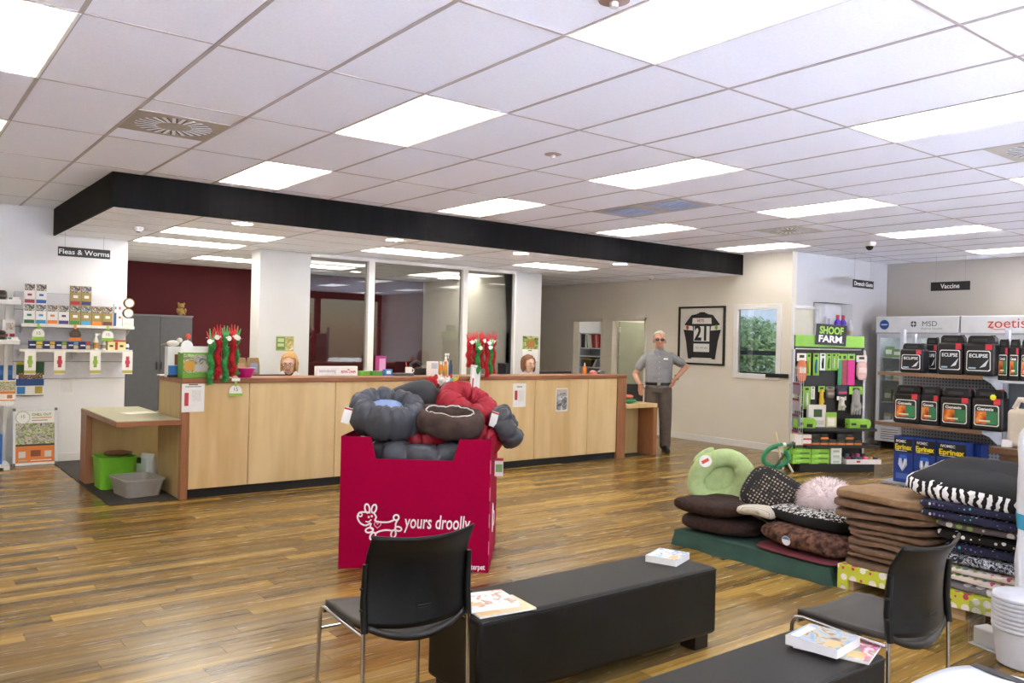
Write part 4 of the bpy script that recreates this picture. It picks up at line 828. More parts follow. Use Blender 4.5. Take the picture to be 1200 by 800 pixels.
# black display tower with plush toys in front of the counter
pT = oY(517, 453, 7.70); t = thing('display_tower', 'black display tower topped with plush toys behind the red bin', 'display stand', (pT.x, 7.70, 0)); H = pT.z
MB().box(-.155, .155, -.15, .15, 0, H).build('tower_body', C('1d1b1b', .6), t, bevel=.004); MB().box(-.2, -.157, -.1, .1, 0, H+.02).build('side_post', 'birch_olive', t, bevel=.003); MB().box(.0, .14, -.156, -.1505, H-.17, H-.02).build('price_card', C('e6e8ee'), t)
rr = random.Random(5)
pl = [('c22a3a', 'red'), ('efece6', 'white'), ('e4e2de', 'cream'), ('6fb0a0', 'aqua'), ('e0c23a', 'yellow'), ('b8202c', 'crimson'), ('eeeae4', 'white'), ('a0c8a0', 'mint'), ('c8323a', 'scarlet')]
for k, (c, nm) in enumerate(pl):
    x, y = -.13+.26*(k % 5)/4+(.04 if k > 4 else 0), (-.06 if k < 5 else .07); z = H+.052+(.0 if k < 5 else .012)
    t = thing('plush_toy', '%s plush toy, %s of the pile on the black tower' % (nm, ['front left', 'front, second', 'front middle', 'front, fourth', 'front right', 'back left', 'back, second', 'back, third', 'back right'][k]), 'toy', (pT.x+x, 7.70+y, z), rr.random()*6, 'plush toys on the tower'); m = mat('plush_'+c, '#'+c, .95, bump=.5, bscale=200)
    MB().ell((0, 0, 0), (.05, .036, .045)).build('body', m, t, smooth=True); h = MB().ell((.05, 0, .03), (.032, .03, .03)).build('head', m, t, smooth=True)
    for s in (-1, 1): MB().ell((.055, s*.026, .055), (.012, .01, .018), 8, 6).build('ear', m, h, smooth=True); MB().ell((-.02, s*.04, -.025), (.018, .02, .018), 8, 6).build('paw', m, t, smooth=True)
# ------------------------------------------------------------------ red display bin
BRZ = math.atan2(-.647, .777); t = thing('display_bin', 'crimson cardboard display bin full of pet beds', 'display bin', (2.501, 5.089, 0), BRZ); BW, BD, BH, ct = 1.012, .82, .885, .008
mcr = mat('crimson_card', '#a00038', .6, spec=.06, var=.03); mcs = mat('card_edge', '#c9b49a', .8)
front = [(0, 0), (BW, 0), (BW, BH), (BW*.79, BH), (BW*.75, BH-.145), (BW*.235, BH-.145), (BW*.2, BH), (0, BH)]
fp = MB().prism(front, 0, ct).build('front_panel', mcr, t, bevel=.0015)
MB().prism([(x, z) for x, z in front], BD-ct, BD).build('back_panel', mcr, t, bevel=.0015)
side = [(ct, 0), (BD-ct, 0), (BD-ct, BH-.09), (BD*.72, BH-.09), (BD*.66, BH), (ct, BH)]
MB().prism(side, BW-ct, BW, 'x').build('side_panel', mcr, t, bevel=.0015); MB().prism(side, 0, ct, 'x').build('side_panel', mcr, t, bevel=.0015)
MB().box(ct, BW-ct, ct, BD-ct, .0, .02).build('bin_floor', mcr, t)
for z in (.12, .3, .48, .66): MB().box(BW-.004, BW+.0006, -.0006, .01, z, z+.09).build('corner_tab', C('d88aa0'), t)
wp = C('f6f2f2', .5)
def bl(cx, cy): px, py = cx/2.857+370, cy/2.857+400; return ((px-397)/176, (665.5+(px-397)*.035-py)/175.5)
def stroke(pts, r=.0055, closed=False): return [Vector((bl(*p)[0], -.0012, bl(*p)[1])) for p in pts]
def loop(cx, cy, rx, ry, tilt=0, n=18):
    return [(cx+rx*math.cos(a)*math.cos(tilt)-ry*math.sin(a)*math.sin(tilt), cy+rx*math.cos(a)*math.sin(tilt)+ry*math.sin(a)*math.cos(tilt)) for a in [2*PI*k/n for k in range(n)]]
def smoothpts(P, n=5):
    out = []
    for i in range(len(P)-1):
        p0, p1, p2, p3 = P[max(i-1, 0)], P[i], P[i+1], P[min(i+2, len(P)-1)]
        for k in range(n):
            u = k/n; out.append(tuple(.5*((2*p1[j])+(-p0[j]+p2[j])*u+(2*p0[j]-5*p1[j]+4*p2[j]-p3[j])*u*u+(-p0[j]+3*p1[j]-3*p2[j]+p3[j])*u**3) for j in range(2)))
    return out+[P[-1]]
lg = MB()
def ribbon(pts, w=.0055, closed=False):
    P = [Vector((bl(*p)[0], bl(*p)[1])) for p in pts]; n = len(P)
    for i in range(n if closed else n-1):
        a, b = P[i], P[(i+1) % n]; d = (b-a); 
        if d.length < 1e-6: continue
        d.normalize(); nn = Vector((-d.y, d.x))*w; a2, b2 = a-d*w*.5, b+d*w*.5
        y = -.0011-.00002*(len(lg.f) % 7)
        lg._a([(q.x, y, q.y) for q in (a2-nn, b2-nn, b2+nn, a2+nn)], [(0, 1, 2, 3)])
for L in ((172, 559, 8, 15, -.2), (195, 560, 8, 14, .25), (181, 632, 13, 8, -.2), (193, 652, 8, 13, .5), (263, 645, 8, 13, .15), (279, 628, 11, 7, .2), (271, 590, 9, 9, 0)): ribbon(loop(*L), closed=True)
ribbon(smoothpts([(182, 573), (162, 571), (145, 574), (140, 590), (150, 608), (168, 616), (184, 608)])); ribbon(loop(149, 580, 6, 6), .004, True)
ribbon(smoothpts([(196, 576), (203, 588), (200, 600), (218, 605), (245, 605), (264, 598)])); ribbon(smoothpts([(186, 610), (184, 622), (190, 628)])); ribbon(smoothpts([(200, 645), (215, 636), (238, 632), (258, 634)])); ribbon(smoothpts([(276, 598), (270, 610), (270, 622)]))
ribbon(smoothpts([(168, 603), (178, 604), (186, 597)]), .004)
for e in ((178, 588), (188, 585)): ribbon(loop(*e, 2, 2.5, n=8), .003, True)
lg.build('dog_logo', wp, t)
lg = MB(); ribbon(smoothpts([(208, 625), (198, 615), (199, 607), (205, 606), (208, 612), (213, 606), (219, 608), (218, 616), (208, 625)]), .003); lg.build('heart_logo', C('e59ab0'), t)
x0, z0 = bl(297, 612); x1, z1 = bl(521, 606)
text('lettering', 'yours droolly', .13, wp, t, ((x0+x1)/2, -.0012, (z0+z1)/2+.0), bold=.012, width=x1-x0, shear=.12)
text('lettering', 'masterpet', .05, wp, t, (BW-.1, -.0012, .035), bold=.015, width=.15)
lg = MB(); sx = [(0.25+.5*k, .0) for k in range(2)]
MB().tube([(BW+.001, .33+.05*math.cos(a), .3+.1*math.sin(a)) for a in [2*PI*k/16 for k in range(16)]], .004, 6, closed=True).tube([(BW+.001, .45+.1*math.cos(a), .27+.05*math.sin(a)) for a in [2*PI*k/16 for k in range(16)]], .004, 6, closed=True).build('side_logo', wp, t)
# pet beds in the bin
mat('grey_nylon', '#474b55', .42, var=.12, scale=10, bump=.7, bscale=13); mat('blue_lining', '#8fa6d8', .8, bump=.3); mat('red_nylon', '#a3122b', .5, var=.1, bump=.7, bscale=13); mat('brown_plush', '#4a3a35', .9, var=.35, scale=9, bump=.7, bscale=120); mat('grey_nylon_dark', '#3d4044', .5, bump=.3, bscale=15); mat('piping_pale', '#d0c8c0', .6)
BT = xf((2.501, 5.089, 0), BRZ)
def donut(name, label, loc, rot, R, tr, hs, outer, inner, quilt=9, seed=1, amp=.10, cat='pet bed', group='pet beds heaped in the crimson bin', pip=None, world=None, fl=.25, wr=.16, lift=-.25):
    t = thing(name, label, cat, (BT if world is None else world) @ Vector(loc), 0, group); t.rotation_euler = ((Matrix.Rotation(BRZ if world is None else 0, 3, 'Z') @ Matrix.Rotation(rot[2], 3, 'Z') @ Matrix.Rotation(rot[1], 3, 'Y') @ Matrix.Rotation(rot[0], 3, 'X')).to_euler())
    def fn(u, v):
        a = 2*PI*u; b = 2*PI*v; P3 = (math.cos(a)*2, math.sin(a)*2, math.cos(b)*.8+math.sin(b)*.8)
        q = 1-amp*1.25*(1-abs(math.sin(quilt*a/2+.8*N3(P3, .9, seed+5))))**3+.10*N3(P3, 1.1, seed)-wr*abs(N3(P3, 3.2, seed+1))-wr*.7*abs(N3(P3, 6.5, seed+2))
        cb, sb = math.cos(b), math.sin(b); cb = math.copysign(abs(cb)**.8, cb); sb = math.copysign(abs(sb)**.8, sb)
        return Vector(((R[0]+tr*q*cb)*math.cos(a), (R[1]+tr*q*cb)*math.sin(a), hs*q*sb+.02*N3((math.cos(a), math.sin(a), 0), 1.5, seed+3)))
    MB().surf(fn, 110, 30, cu=True, cv=True).build('bolster', outer, t, smooth=True)
    MB().ell((0, 0, hs*lift), (R[0]-tr*.2, R[1]-tr*.2, hs*.5), 28, 10, fn=lambda q: q+Vector((0, 0, .012*N3(q, 12, seed)))).build('cushion', inner, t, smooth=True)
    if pip: MB().tube([fn(k/48, fl)*1.0+Vector((0, 0, .002)) for k in range(48)], .005, 6, closed=True).build('piping', pip, t, smooth=True)
    return t
donut('pet_bed', 'grey quilted pet bed with pale blue lining on the left rim', (.26, .26, 1.02), (.3, .1, .15), (.185, .17), .085, .13, 'grey_nylon', 'blue_lining', 9, 1, .16, lift=.12)
donut('pet_bed', 'brown plush oval pet bed with pale piping on top of the bin', (.70, .24, .975), (.2, .06, -.05), (.19, .14), .062, .085, 'brown_plush', 'brown_plush', 3, 2, .04, pip='piping_pale', fl=.30)
donut('pet_bed', 'crimson padded pet bed heaped at the back of the bin', (.79, .58, 1.05), (.45, .35, .2), (.15, .14), .095, .12, 'red_nylon', 'red_nylon', 8, 3, .2)
donut('pet_bed', 'crimson pet bed squeezed between the grey and brown beds', (.50, .42, .87), (.25, -.25, .3), (.16, .15), .09, .12, 'red_nylon', 'red_nylon', 7, 4, .2)
donut('pet_bed', 'grey quilted pet bed filling the front notch of the bin', (.50, .235, .745), (.0, .0, .0), (.30, .13), .085, .105, 'grey_nylon', 'grey_nylon_dark', 11, 5, .2)
donut('pet_bed', 'small grey pet bed with red lining hanging over the right side', (1.09, .46, .93), (.1, 1.05, .1), (.105, .13), .06, .08, 'grey_nylon', 'red_nylon', 6, 6, .2)
donut('pet_bed', 'crimson pet bed with dark edge at the right rim of the bin', (.90, .50, .86), (.2, .5, .4), (.10, .16), .07, .1, 'red_nylon', 'red_nylon', 7, 7, .2)
def cushion(name, label, cat, loc, rot, size, m, seed=1, group=None, mats2=None, p=.55, wob=.03, split=None):
    mb = MB(); sx, sy, sz = size
    mb.ell((0, 0, 0), (sx, sy, sz), 40, 14, fn=lambda q: q+Vector((0, 0, wob*N3(q, 4, seed)))+Vector((0, 0, -.3*sz*((abs(q.x)/sx)**4+(abs(q.y)/sy)**4)*math.copysign(1, q.z)*.5)), p=p)
    o = mb.build(name, [m]+(mats2 or []), smooth=True); o.location = loc; o.rotation_euler = rot
    if split:
        for f in o.data.polygons: f.material_index = split(f.center)
    return tag(o, label, cat, group)
c = cushion('grey_cushion', 'dark grey flat cushion standing at the back of the bin', 'cushion', BT @ Vector((.36, .62, 1.02)), (0, 0, 0), (.26, .05, .19), 'grey_nylon_dark', 4); c.rotation_euler = (Matrix.Rotation(BRZ, 3, 'Z') @ Matrix.Rotation(-.5, 3, 'Y') @ Matrix.Rotation(.25, 3, 'X')).to_euler()
c = cushion('grey_cushion', 'second dark grey cushion beside the red heap in the bin', 'cushion', BT @ Vector((.60, .66, .99)), (0, 0, 0), (.2, .05, .17), 'grey_nylon_dark', 5); c.rotation_euler = (Matrix.Rotation(BRZ, 3, 'Z') @ Matrix.Rotation(.55, 3, 'Y') @ Matrix.Rotation(-.15, 3, 'X')).to_euler()
for lb, loc, rz in (('white swing tag on the left grey pet bed', (.03, .085, 1.07), .3), ('white swing tag on the small right pet bed', (1.02, .3, 1.05), -.4)):
    o = sheet('swing_tag', [(-.028, .028, -.11, 0, 0), (-.028, .028, -.016, -.004, 1)], [C('f0efec'), C('c8323a')], lb, 'tag', None, BT @ Vector(loc), BRZ+rz); o.rotation_euler.y = .25
sheet('swing_tag', [(-.03, .03, -.13, 0, 0), (-.024, .024, -.1, -.045, 1), (-.03, .03, -.02, 0, 2)], [C('f0efec'), C('7fb56a'), C('c8323a')], 'white and green swing tag hanging at the right of the bin', 'tag', None, BT @ Vector((1.05, .34, .72)), BRZ)
# ------------------------------------------------------------------ people
import numpy as np
class Body:
    def __init__(s): s.mb = MB(); s.tags = []
    def cap(s, p0, p1, r0, r1, mi, n=14):
        p0, p1 = Vector(p0), Vector(p1)
        if (p1-p0).length > 1e-4: s.mb.cyl(p0, p1, r0, r1, n)
        s.mb.ell(p0, (r0,)*3, n, 10); s.mb.ell(p1, (r1,)*3, n, 10); s.tags.append((p0, p1, r0, r1, mi)); return s
    def chain(s, pts, mi):
        for a, b in zip(pts, pts[1:]): s.cap(a[0], b[0], a[1], b[1], mi)
        return s
    def ell(s, c, r, mi, rot=None):
        c = Vector(c); s.mb.T = Matrix.Translation(c) @ (rot.to_4x4() if rot else Matrix.Identity(4)); s.mb.ell((0, 0, 0), r, 20, 14); s.mb.T = None
        k = min(r); ax = max(range(3), key=lambda i: r[i]); d = Vector((0, 0, 0)); d[ax] = r[ax]-k
        if rot: d = rot @ d
        s.tags.append((c-d, c+d, k, k, mi)); return s
    def torso(s, prof, mi):
        """prof = [(z, cx, cy, rx, ry, mi)]"""
        n = 28; vs = []; fs = []
        for z, cx, cy, rx, ry, m in prof:
            for k in range(n): a = 2*PI*k/n; vs.append((cx+rx*math.copysign(abs(math.cos(a))**.85, math.cos(a)), cy+ry*math.copysign(abs(math.sin(a))**.85, math.sin(a)), z))
            d = max(rx-ry, 0); s.tags.append((Vector((cx-d, cy, z)), Vector((cx+d, cy, z)), ry, ry, m))
        for i in range(len(prof)-1):
            for k in range(n): fs.append((i*n+k, i*n+(k+1) % n, (i+1)*n+(k+1) % n, (i+1)*n+k))
        fs += [tuple(range(n-1, -1, -1)), tuple((len(prof)-1)*n+k for k in range(n))]
        s.mb._a(vs, fs); return s
    def hand(s, wrist, dirv, palm_n, thumb_side, mi, curl=.5, L=.185):
        """palm, four bent fingers of different lengths and a thumb from the side of the palm"""
        w = Vector(wrist); d = Vector(dirv).normalized(); nrm = Vector(palm_n); nrm = (nrm-d*nrm.dot(d)).normalized(); sd = d.cross(nrm)*thumb_side
        palm = w+d*L*.26
        for o in (-.024, -.008, .008, .024): s.cap(w+sd*o*.6+d*.01, w+d*L*.48+sd*o*1.1, .0165, .013, mi, 8)
        for o, l in ((.027, .42), (.009, .48), (-.009, .45), (-.026, .35)):
            b = w+d*L*.46+sd*o; l *= L; c = curl
            p1 = b+(d*math.cos(c*.6)+nrm*math.sin(c*.6))*l*.45; p2 = p1+(d*math.cos(c*1.5)+nrm*math.sin(c*1.5))*l*.32; p3 = p2+(d*math.cos(c*2.2)+nrm*math.sin(c*2.2))*l*.25
            s.chain([(b, .0098), (p1, .009), (p2, .008), (p3, .0068)], mi)
        b = w+d*L*.14+sd*.026; p1 = b+(sd*.7+d*.7+nrm*.2).normalized()*.04; p2 = p1+(d*.85+sd*.25+nrm*.3*curl).normalized()*.036
        s.chain([(b, .0125), (p1, .0105), (p2, .008)], mi); return s
    def build(s, name, mats, parent, voxel=.0065):
        o = s.mb.build('tmp', mats[0]); md = o.modifiers.new('r', 'REMESH'); md.mode = 'VOXEL'; md.voxel_size = voxel
        sm = o.modifiers.new('s', 'SMOOTH'); sm.factor = .5; sm.iterations = 3
        dg = bpy.context.evaluated_depsgraph_get(); dg.update(); me = bpy.data.meshes.new_from_object(o.evaluated_get(dg)); bpy.data.objects.remove(o)
        me.materials.clear()
        for m in mats: me.materials.append(m)
        n = len(me.polygons); c = np.empty(n*3, 'f'); me.polygons.foreach_get('center', c); c = c.reshape(-1, 3)
        best = np.full(n, 1e9); idx = np.zeros(n, 'i')
        for p0, p1, r0, r1, mi in s.tags:
            a = np.array(p0); ab = np.array(p1)-a; L2 = max(float(ab @ ab), 1e-9); t = np.clip(((c-a) @ ab)/L2, 0, 1); q = a+t[:, None]*ab
            dd = np.linalg.norm(c-q, axis=1)-(r0+(r1-r0)*t); k = dd < best; best[k] = dd[k]; idx[k] = mi
        me.polygons.foreach_set('material_index', idx); me.polygons.foreach_set('use_smooth', [True]*n)
        ob = bpy.data.objects.new(name, me); COL.objects.link(ob); ob.parent = parent; return ob
mat('skin', '#c08d74', .5, var=.06, scale=20); mat('skin_fair', '#dfb49c', .5, var=.05, scale=20); mat('grey_shirt', '#87888d', .85, var=.08, scale=30, bump=.25, bscale=25); mat('taupe_trousers', '#655a54', .85, var=.1, scale=15, bump=.2, bscale=20)
mat('black_leather', '#171516', .35); mat('white_hair', '#c9c3b4', .8, var=.25, scale=50, bump=.6, bscale=120); mat('blonde_hair', '#c79a5e', .6, var=.3, scale=40, bump=.6, bscale=100, stretch=(4, 4, .6)); mat('brown_hair', '#7a4f2f', .6, var=.3, scale=40, bump=.6, bscale=100, stretch=(4, 4, .6))
mat('black_knit', '#1b1b1e', .9, var=.1); mat('lip', '#a8645a', .5); mat('brow', '#6a5a4c', .8)
def head(b, c, mi, rot=Matrix.Identity(3), k=1.0):
    c = Vector(c)
    for o, r in (((0, .008, .02), (.077, .093, .098)), ((0, -.03, -.05), (.056, .058, .062)), ((0, -.05, -.085), (.026, .022, .02)), ((0, -.06, -.01), (.06, .04, .06)), ((0, -.103, -.022), (.0125, .018, .014)), ((0, -.096, 0), (.009, .012, .026)), ((.078, .01, -.015), (.01, .02, .032)), ((-.078, .01, -.015), (.01, .02, .032)), ((0, -.084, -.055), (.024, .014, .012)), ((0, -.08, .03), (.05, .018, .012))):
        b.ell(c+rot @ (Vector(o)*k), tuple(v*k for v in r), mi, rot)
def face_parts(t, body, c, rot, glasses=None, k=1.0):
    c = Vector(c); T = Matrix.Translation(c) @ rot.to_4x4() @ Matrix.Scale(k, 4)
    for s in (-1, 1):
        mb = MB(); mb.T = T; mb.ell((s*.03, -.089, .004), (.014, .008, .008), 12, 8, 0).ell((s*.03, -.0965, .004), (.006, .003, .006), 10, 6, 1); mb.build('eye', [C('eae6e0', .3), C('2c221c', .2)], t, smooth=True)
        mb = MB(); mb.T = T; mb.tube([(s*.014, -.099, .022), (s*.03, -.1, .028), (s*.048, -.091, .022)], [.003, .004, .002], 6); mb.build('eyebrow', 'brow', t, smooth=True)
    mb = MB(); mb.T = T; mb.tube([(-.024, -.092, -.054), (-.01, -.1005, -.051), (0, -.1005, -.053), (.01, -.1005, -.051), (.024, -.092, -.054)], [.003, .0055, .005, .0055, .003], 6); mb.build('mouth', 'lip', t, smooth=True)
    if glasses:
        g = MB(); g.T = T
        for s in (-1, 1): (g.box if glasses != 'none' else lambda *a: None)(s*.033-.024, s*.033+.024, -.110, -.107, -.011, .014, 1); g.tube([(s*.033+.025*math.cos(a), -.1085, .002+.017*math.sin(a)) for a in [2*PI*q/14 for q in range(14)]], .002, 6, True, 0); g.tube([(s*.057, -.107, .008), (s*.078, -.06, .01), (s*.083, .015, .004)], .002, 6, mi=0)
        g.tube([(-.01, -.109, .008), (.01, -.109, .008)], .002, 6, mi=0); g.build('glasses', [C('2a2426', .3), C('2a2426', .3) if isinstance(glasses, str) else glasses], t)
# standing man
t = thing('person', 'man in grey short sleeved shirt and taupe trousers standing with one hand on his hip', 'person', (9.015, 8.172, 0), math.radians(-46))
b = Body(); SK, SH, TR, BK = 0, 1, 2, 3
b.torso([(.86, 0, .01, .18, .125, TR), (.93, 0, .005, .186, .135, TR), (.975, 0, 0, .182, .138, TR), (1.0, 0, -.005, .188, .146, SH), (1.1, 0, -.008, .19, .148, SH), (1.22, 0, 0, .196, .14, SH), (1.33, 0, .005, .205, .128, SH), (1.40, 0, .01, .192, .108, SH), (1.44, 0, .01, .125, .08, SH), (1.465, 0, .008, .07, .06, SH)], SH)
for s in (-1, 1):
    b.chain([((s*.088, .01, .89), .108), ((s*.1, 0, .68), .1), ((s*.108, -.005, .48), .09), ((s*.11, .01, .28), .084), ((s*.112, .015, .1), .08)], TR)
    b.chain([((s*.112, .045, .055), .052), ((s*.125, -.08, .048), .05), ((s*.14, -.17, .04), .042)], BK); b.cap((s*.112, .06, .03), (s*.14, -.17, .028), .045, .042, BK); b.cap((s*.10, .06, .012), (s*.13, -.17, .012), .03, .03, BK)
b.chain([((.168, .01, 1.372), .068), ((.25, .035, 1.325), .068), ((.315, .06, 1.29), .066)], SH); b.chain([((.29, .05, 1.305), .046), ((.39, .085, 1.235), .042), ((.31, .03, 1.14), .036), ((.235, -.06, 1.065), .027)], SK)
b.chain([((-.168, .01, 1.372), .068), ((-.23, .015, 1.3), .068), ((-.28, .02, 1.215), .066)], SH); b.chain([((-.265, .02, 1.25), .046), ((-.335, .02, 1.1), .042), ((-.30, -.09, 1.02), .035), ((-.265, -.165, .975), .027)], SK)
b.hand((.235, -.06, 1.065), (-.35, -.55, -.75), (-.75, .4, 0), -1, SK, .35); b.hand((-.265, -.165, .975), (.1, .1, -.99), (0, 1, 0), 1, SK, .25)
b.cap((0, .012, 1.43), (0, 0, 1.56), .064, .06, SK); head(b, (0, -.016, 1.615), SK, k=1.1)
body = b.build('body', [MATS['skin'], MATS['grey_shirt'], MATS['taupe_trousers'], MATS['black_leather']], t)
face_parts(t, body, (0, -.016, 1.615), Matrix.Identity(3), k=1.1, glasses=mat('lens_dark', '#4d4246', .15))
def hair(t, c, r, keep, m, rot=Matrix.Identity(3), nz=.008, seed=1):
    mb = MB(); mb.ell((0, 0, 0), r, 40, 28, fn=lambda q: q*(1+nz*9*N3(q, 26, seed)))
    K = [i for i, f in enumerate(mb.f) if keep(sum((mb.v[j] for j in f), Vector())/len(f))]; mb.f = [mb.f[i] for i in K]; mb.m = [0]*len(K)
    used = sorted({j for f in mb.f for j in f}); mp = {j: i for i, j in enumerate(used)}; mb.v = [Vector(c)+rot @ mb.v[j] for j in used]; mb.f = [[mp[j] for j in f] for f in mb.f]
    return mb.build('hair', m, t, smooth=True, solid=.008)
hair(t, (0, 0, 1.637), (.093, .109, .112), lambda q: q.z > .05+(.022 if q.y < -.05 else 0) or (q.y > -.01 and q.z > -.03 and (abs(q.x) > .05 or q.y > .03)), 'white_hair')
# clothing details
def ring(rx, ry, z, h, cy=0, r=.012): return MB().surf(lambda u, v: Vector((rx*math.copysign(abs(math.cos(2*PI*u))**.85, math.cos(2*PI*u)), cy+ry*math.copysign(abs(math.sin(2*PI*u))**.85, math.sin(2*PI*u)), z+h*v)), 36, 1, cu=True)
ring(.19, .149, .965, .04, -.002).build('belt', 'black_leather', t, solid=.006); MB().box(-.025, .025, -.162, -.15, .965, 1.005).build('belt_buckle', 'chrome', t, bevel=.003)
for s in (-1, 1): MB().prism([(s*.005, 1.445), (s*.07, 1.475), (s*.08, 1.43), (s*.045, 1.395)], -.112, -.095).build('collar', 'grey_shirt', t, bevel=.003)
MB().box(.06, .12, -.142, -.136, 1.335, 1.357).build('name_badge', C('efece6'), t); MB().box(.055, .135, -.150, -.141, 1.21, 1.3).build('shirt_pocket', 'grey_shirt', t, bevel=.002)
for z in (1.38, 1.3, 1.22, 1.14, 1.06): MB().ell((0, -.152 if z < 1.25 else -.137, z), (.006, .004, .006), 8, 6).build('button', C('d8d8d8'), t, smooth=True)
MB().tube([Vector((.25, -.045, 1.082))+Vector((.032*math.cos(a), .024*math.cos(a)+.022*math.sin(a), -.018*math.cos(a)+.028*math.sin(a))) for a in [2*PI*k/16 for k in range(16)]], .007, 6, True).build('wrist_watch', 'chrome', t, smooth=True)
# black folder in his hand, things on the side desk
MAN = xf((9.015, 8.172, 0), math.radians(-46))
o = tag(MB().box(-.13, .11, -.012, .012, 0, .245, 0).box(.104, .111, -.0125, .0125, .003, .242, 1).build('black_folder', [C('191819', .45), C('e9e7e2')], bevel=.002), 'black folder held upright on the side desk by the man', 'folder'); o.location = MAN @ Vector((-.325, -.10, .727)); o.rotation_euler.z = math.radians(-46)
t = thing('cloth_bundle', 'red and green bundle of cloths on the side desk', 'cloth', (8.32, 8.1, .7255), .2)
MB().ell((0, 0, .035), (.15, .1, .035), 24, 10, fn=lambda q: q+Vector((0, 0, .01*N3(q, 20)))).build('green_cloth', C('3f9a6a', .9), t, smooth=True); MB().ell((-.02, .0, .09), (.11, .075, .03), 24, 10, fn=lambda q: q+Vector((0, 0, .012*N3(q, 22, 3)))).build('red_cloth', C('d06a55', .9), t, smooth=True)
bottle('side_bottle', 'slim pale bottle at the counter end of the side desk', 'bottle', 8.17, 8.2, .7255, [(0, 0), (.025, 0), (.028, .02), (.028, .12), (.01, .15)], C('dfe4e0', .3), [(.012, .15), (.012, .18), (0, .181)], C('8fc0b0'))
# seated women behind the counter
def seated(label, X, Y, hz, rz, mats, hairm, turn, tilt, glasses=None, long=False):
    t = thing('person', label, 'person', (X, Y, 0), rz); b = Body(); s0 = hz-.155
    b.torso([(.44, 0, .08, .17, .14, 2), (.55, 0, .08, .17, .13, 1), (.7, 0, .07, .155, .12, 1), (s0-.17, 0, .05, .165, .12, 1), (s0-.06, 0, .04, .165, .1, 1), (s0, 0, .04, .11, .075, 1), (s0+.03, 0, .035, .06, .055, 3)], 1)
    for s in (-1, 1):
        b.chain([((s*.09, .05, .5), .085), ((s*.1, -.36, .53), .065), ((s*.1, -.35, .3), .055), ((s*.1, -.33, .1), .045)], 2); b.chain([((s*.1, -.31, .045), .04), ((s*.1, -.45, .032), .03)], 2)
        b.chain([((s*.16, .04, s0-.05), .055), ((s*.21, .0, s0-.26), .046), ((s*.17, -.14, .86), .036)], 1); b.chain([((s*.17, -.13, .86), .03), ((s*.15, -.2, .845), .026)], 0); b.hand((s*.15, -.2, .845), (-s*.2, -.9, -.05), (0, 0, -1), s, 0, .3, .165)
    b.cap((0, .035, s0), (0, 0, hz-.08), .05, .046, 0)
    R = Matrix.Rotation(turn, 3, 'Z') @ Matrix.Rotation(tilt, 3, 'X'); head(b, (0, -.03, hz), 0, R, 1.03)
    b.build('body', mats, t, .008); face_parts(t, None, (0, -.03, hz), R, glasses, 1.03)
    hair(t, Vector((0, -.03, hz))+R @ Vector((0, .022, .012)), (.098, .114, .116), (lambda q: (q.z > .05 and not (q.y < -.085)) or (q.y > -.02 and q.z > -.095) or (abs(q.x) > .06 and q.z > -.085 and q.y > -.06)), hairm, R, .01, 3)
    if long:
        mb = MB(); mb.T = Matrix.Translation(Vector((0, -.03, hz))) @ R.to_4x4()
        for s in (-1, 1): mb.ell((s*.084, .0, -.045), (.017, .045, .07), 14, 10, fn=lambda q: q*(1+.1*N3(q, 30)))
        mb.ell((0, .07, -.05), (.085, .045, .08), 16, 10); mb.build('side_hair', hairm, t, smooth=True)
    return t
w1 = seated('blonde woman with glasses and black cardigan seated behind the counter', 3.78, 9.06, 1.235, -.35, [MATS['skin_fair'], MATS['black_knit'], MATS['black_knit'], C('eceae8')], 'blonde_hair', -.2, .2, 'none', True)
for s in (-1, 1): MB().prism([(s*.01, 1.085), (s*.08, 1.15), (s*.11, 1.11), (s*.05, 1.05)], -.095, -.07).build('white_collar', C('eceef2'), w1, bevel=.004)
seated('brown haired woman seated behind the counter near the calendar', 7.29, 9.06, 1.235, -.2, [MATS['skin_fair'], C('efeeec', .8), MATS['black_knit'], C('efeeec', .8)], 'brown_hair', .05, .1, None, True)
# ------------------------------------------------------------------ jersey wall: framed jersey, bookcase
def onwall(name, label, cat, x0, x1, y0, y1, X=XJ):
    a, c = oX(x0, y0, X), oX(x1, y1, X); w = abs(a.y-c.y); t = thing(name, label, cat, (X, a.y, c.z), -PI/2); return t, w, a.z-c.z
t, w, h = onwall('framed_jersey', 'framed black and white sports jersey number 21 on the far wall', 'framed jersey', 797, 849.5, 359.5, 428.5)
f = MB()
for a in ((0, w, 0, .028), (0, w, h-.028, h), (0, .028, .028, h-.028), (w-.028, w, .028, h-.028)): f.box(a[0], a[1], -.04, 0, a[2], a[3])
f.build('frame', C('15130f', .35), t, bevel=.004); MB().box(.02, w-.02, -.012, 0, .02, h-.02).build('mount_board', C('d9d4cc'), t)
cx = w/2+.01
def jp(pts): return [(cx+x*w, z*h) for x, z in pts]
jb, jw = C('26262a', .8), C('e2e0dc', .8)
MB().prism(jp([(-.22, .12), (.22, .12), (.23, .78), (.1, .88), (-.1, .88), (-.23, .78)]), -.02, -.012).build('jersey_body', jb, t, bevel=.003)
for s in (-1, 1):
    MB().prism(jp([(s*.10, .87), (s*.23, .85), (s*.37, .70), (s*.4, .63), (s*.21, .63)]), -.0215, -.013).build('sleeve', jb, t, bevel=.003); MB().prism(jp([(s*.39, .68), (s*.40, .60), (s*.19, .585), (s*.2, .66)]), -.0225, -.013).build('sleeve_cuff', jw, t)
    MB().prism(jp([(s*.22, .62), (s*.40, .6), (s*.34, .4), (s*.29, .1), (s*.22, .1)]), -.0205, -.013).build('side_panel', jb, t); MB().ell((cx+s*.31*w, -.024, .64*h), (.03, .004, .04), 12, 8).build('badge', C('c8502f') if s < 0 else C('7fa53a'), t, smooth=True)
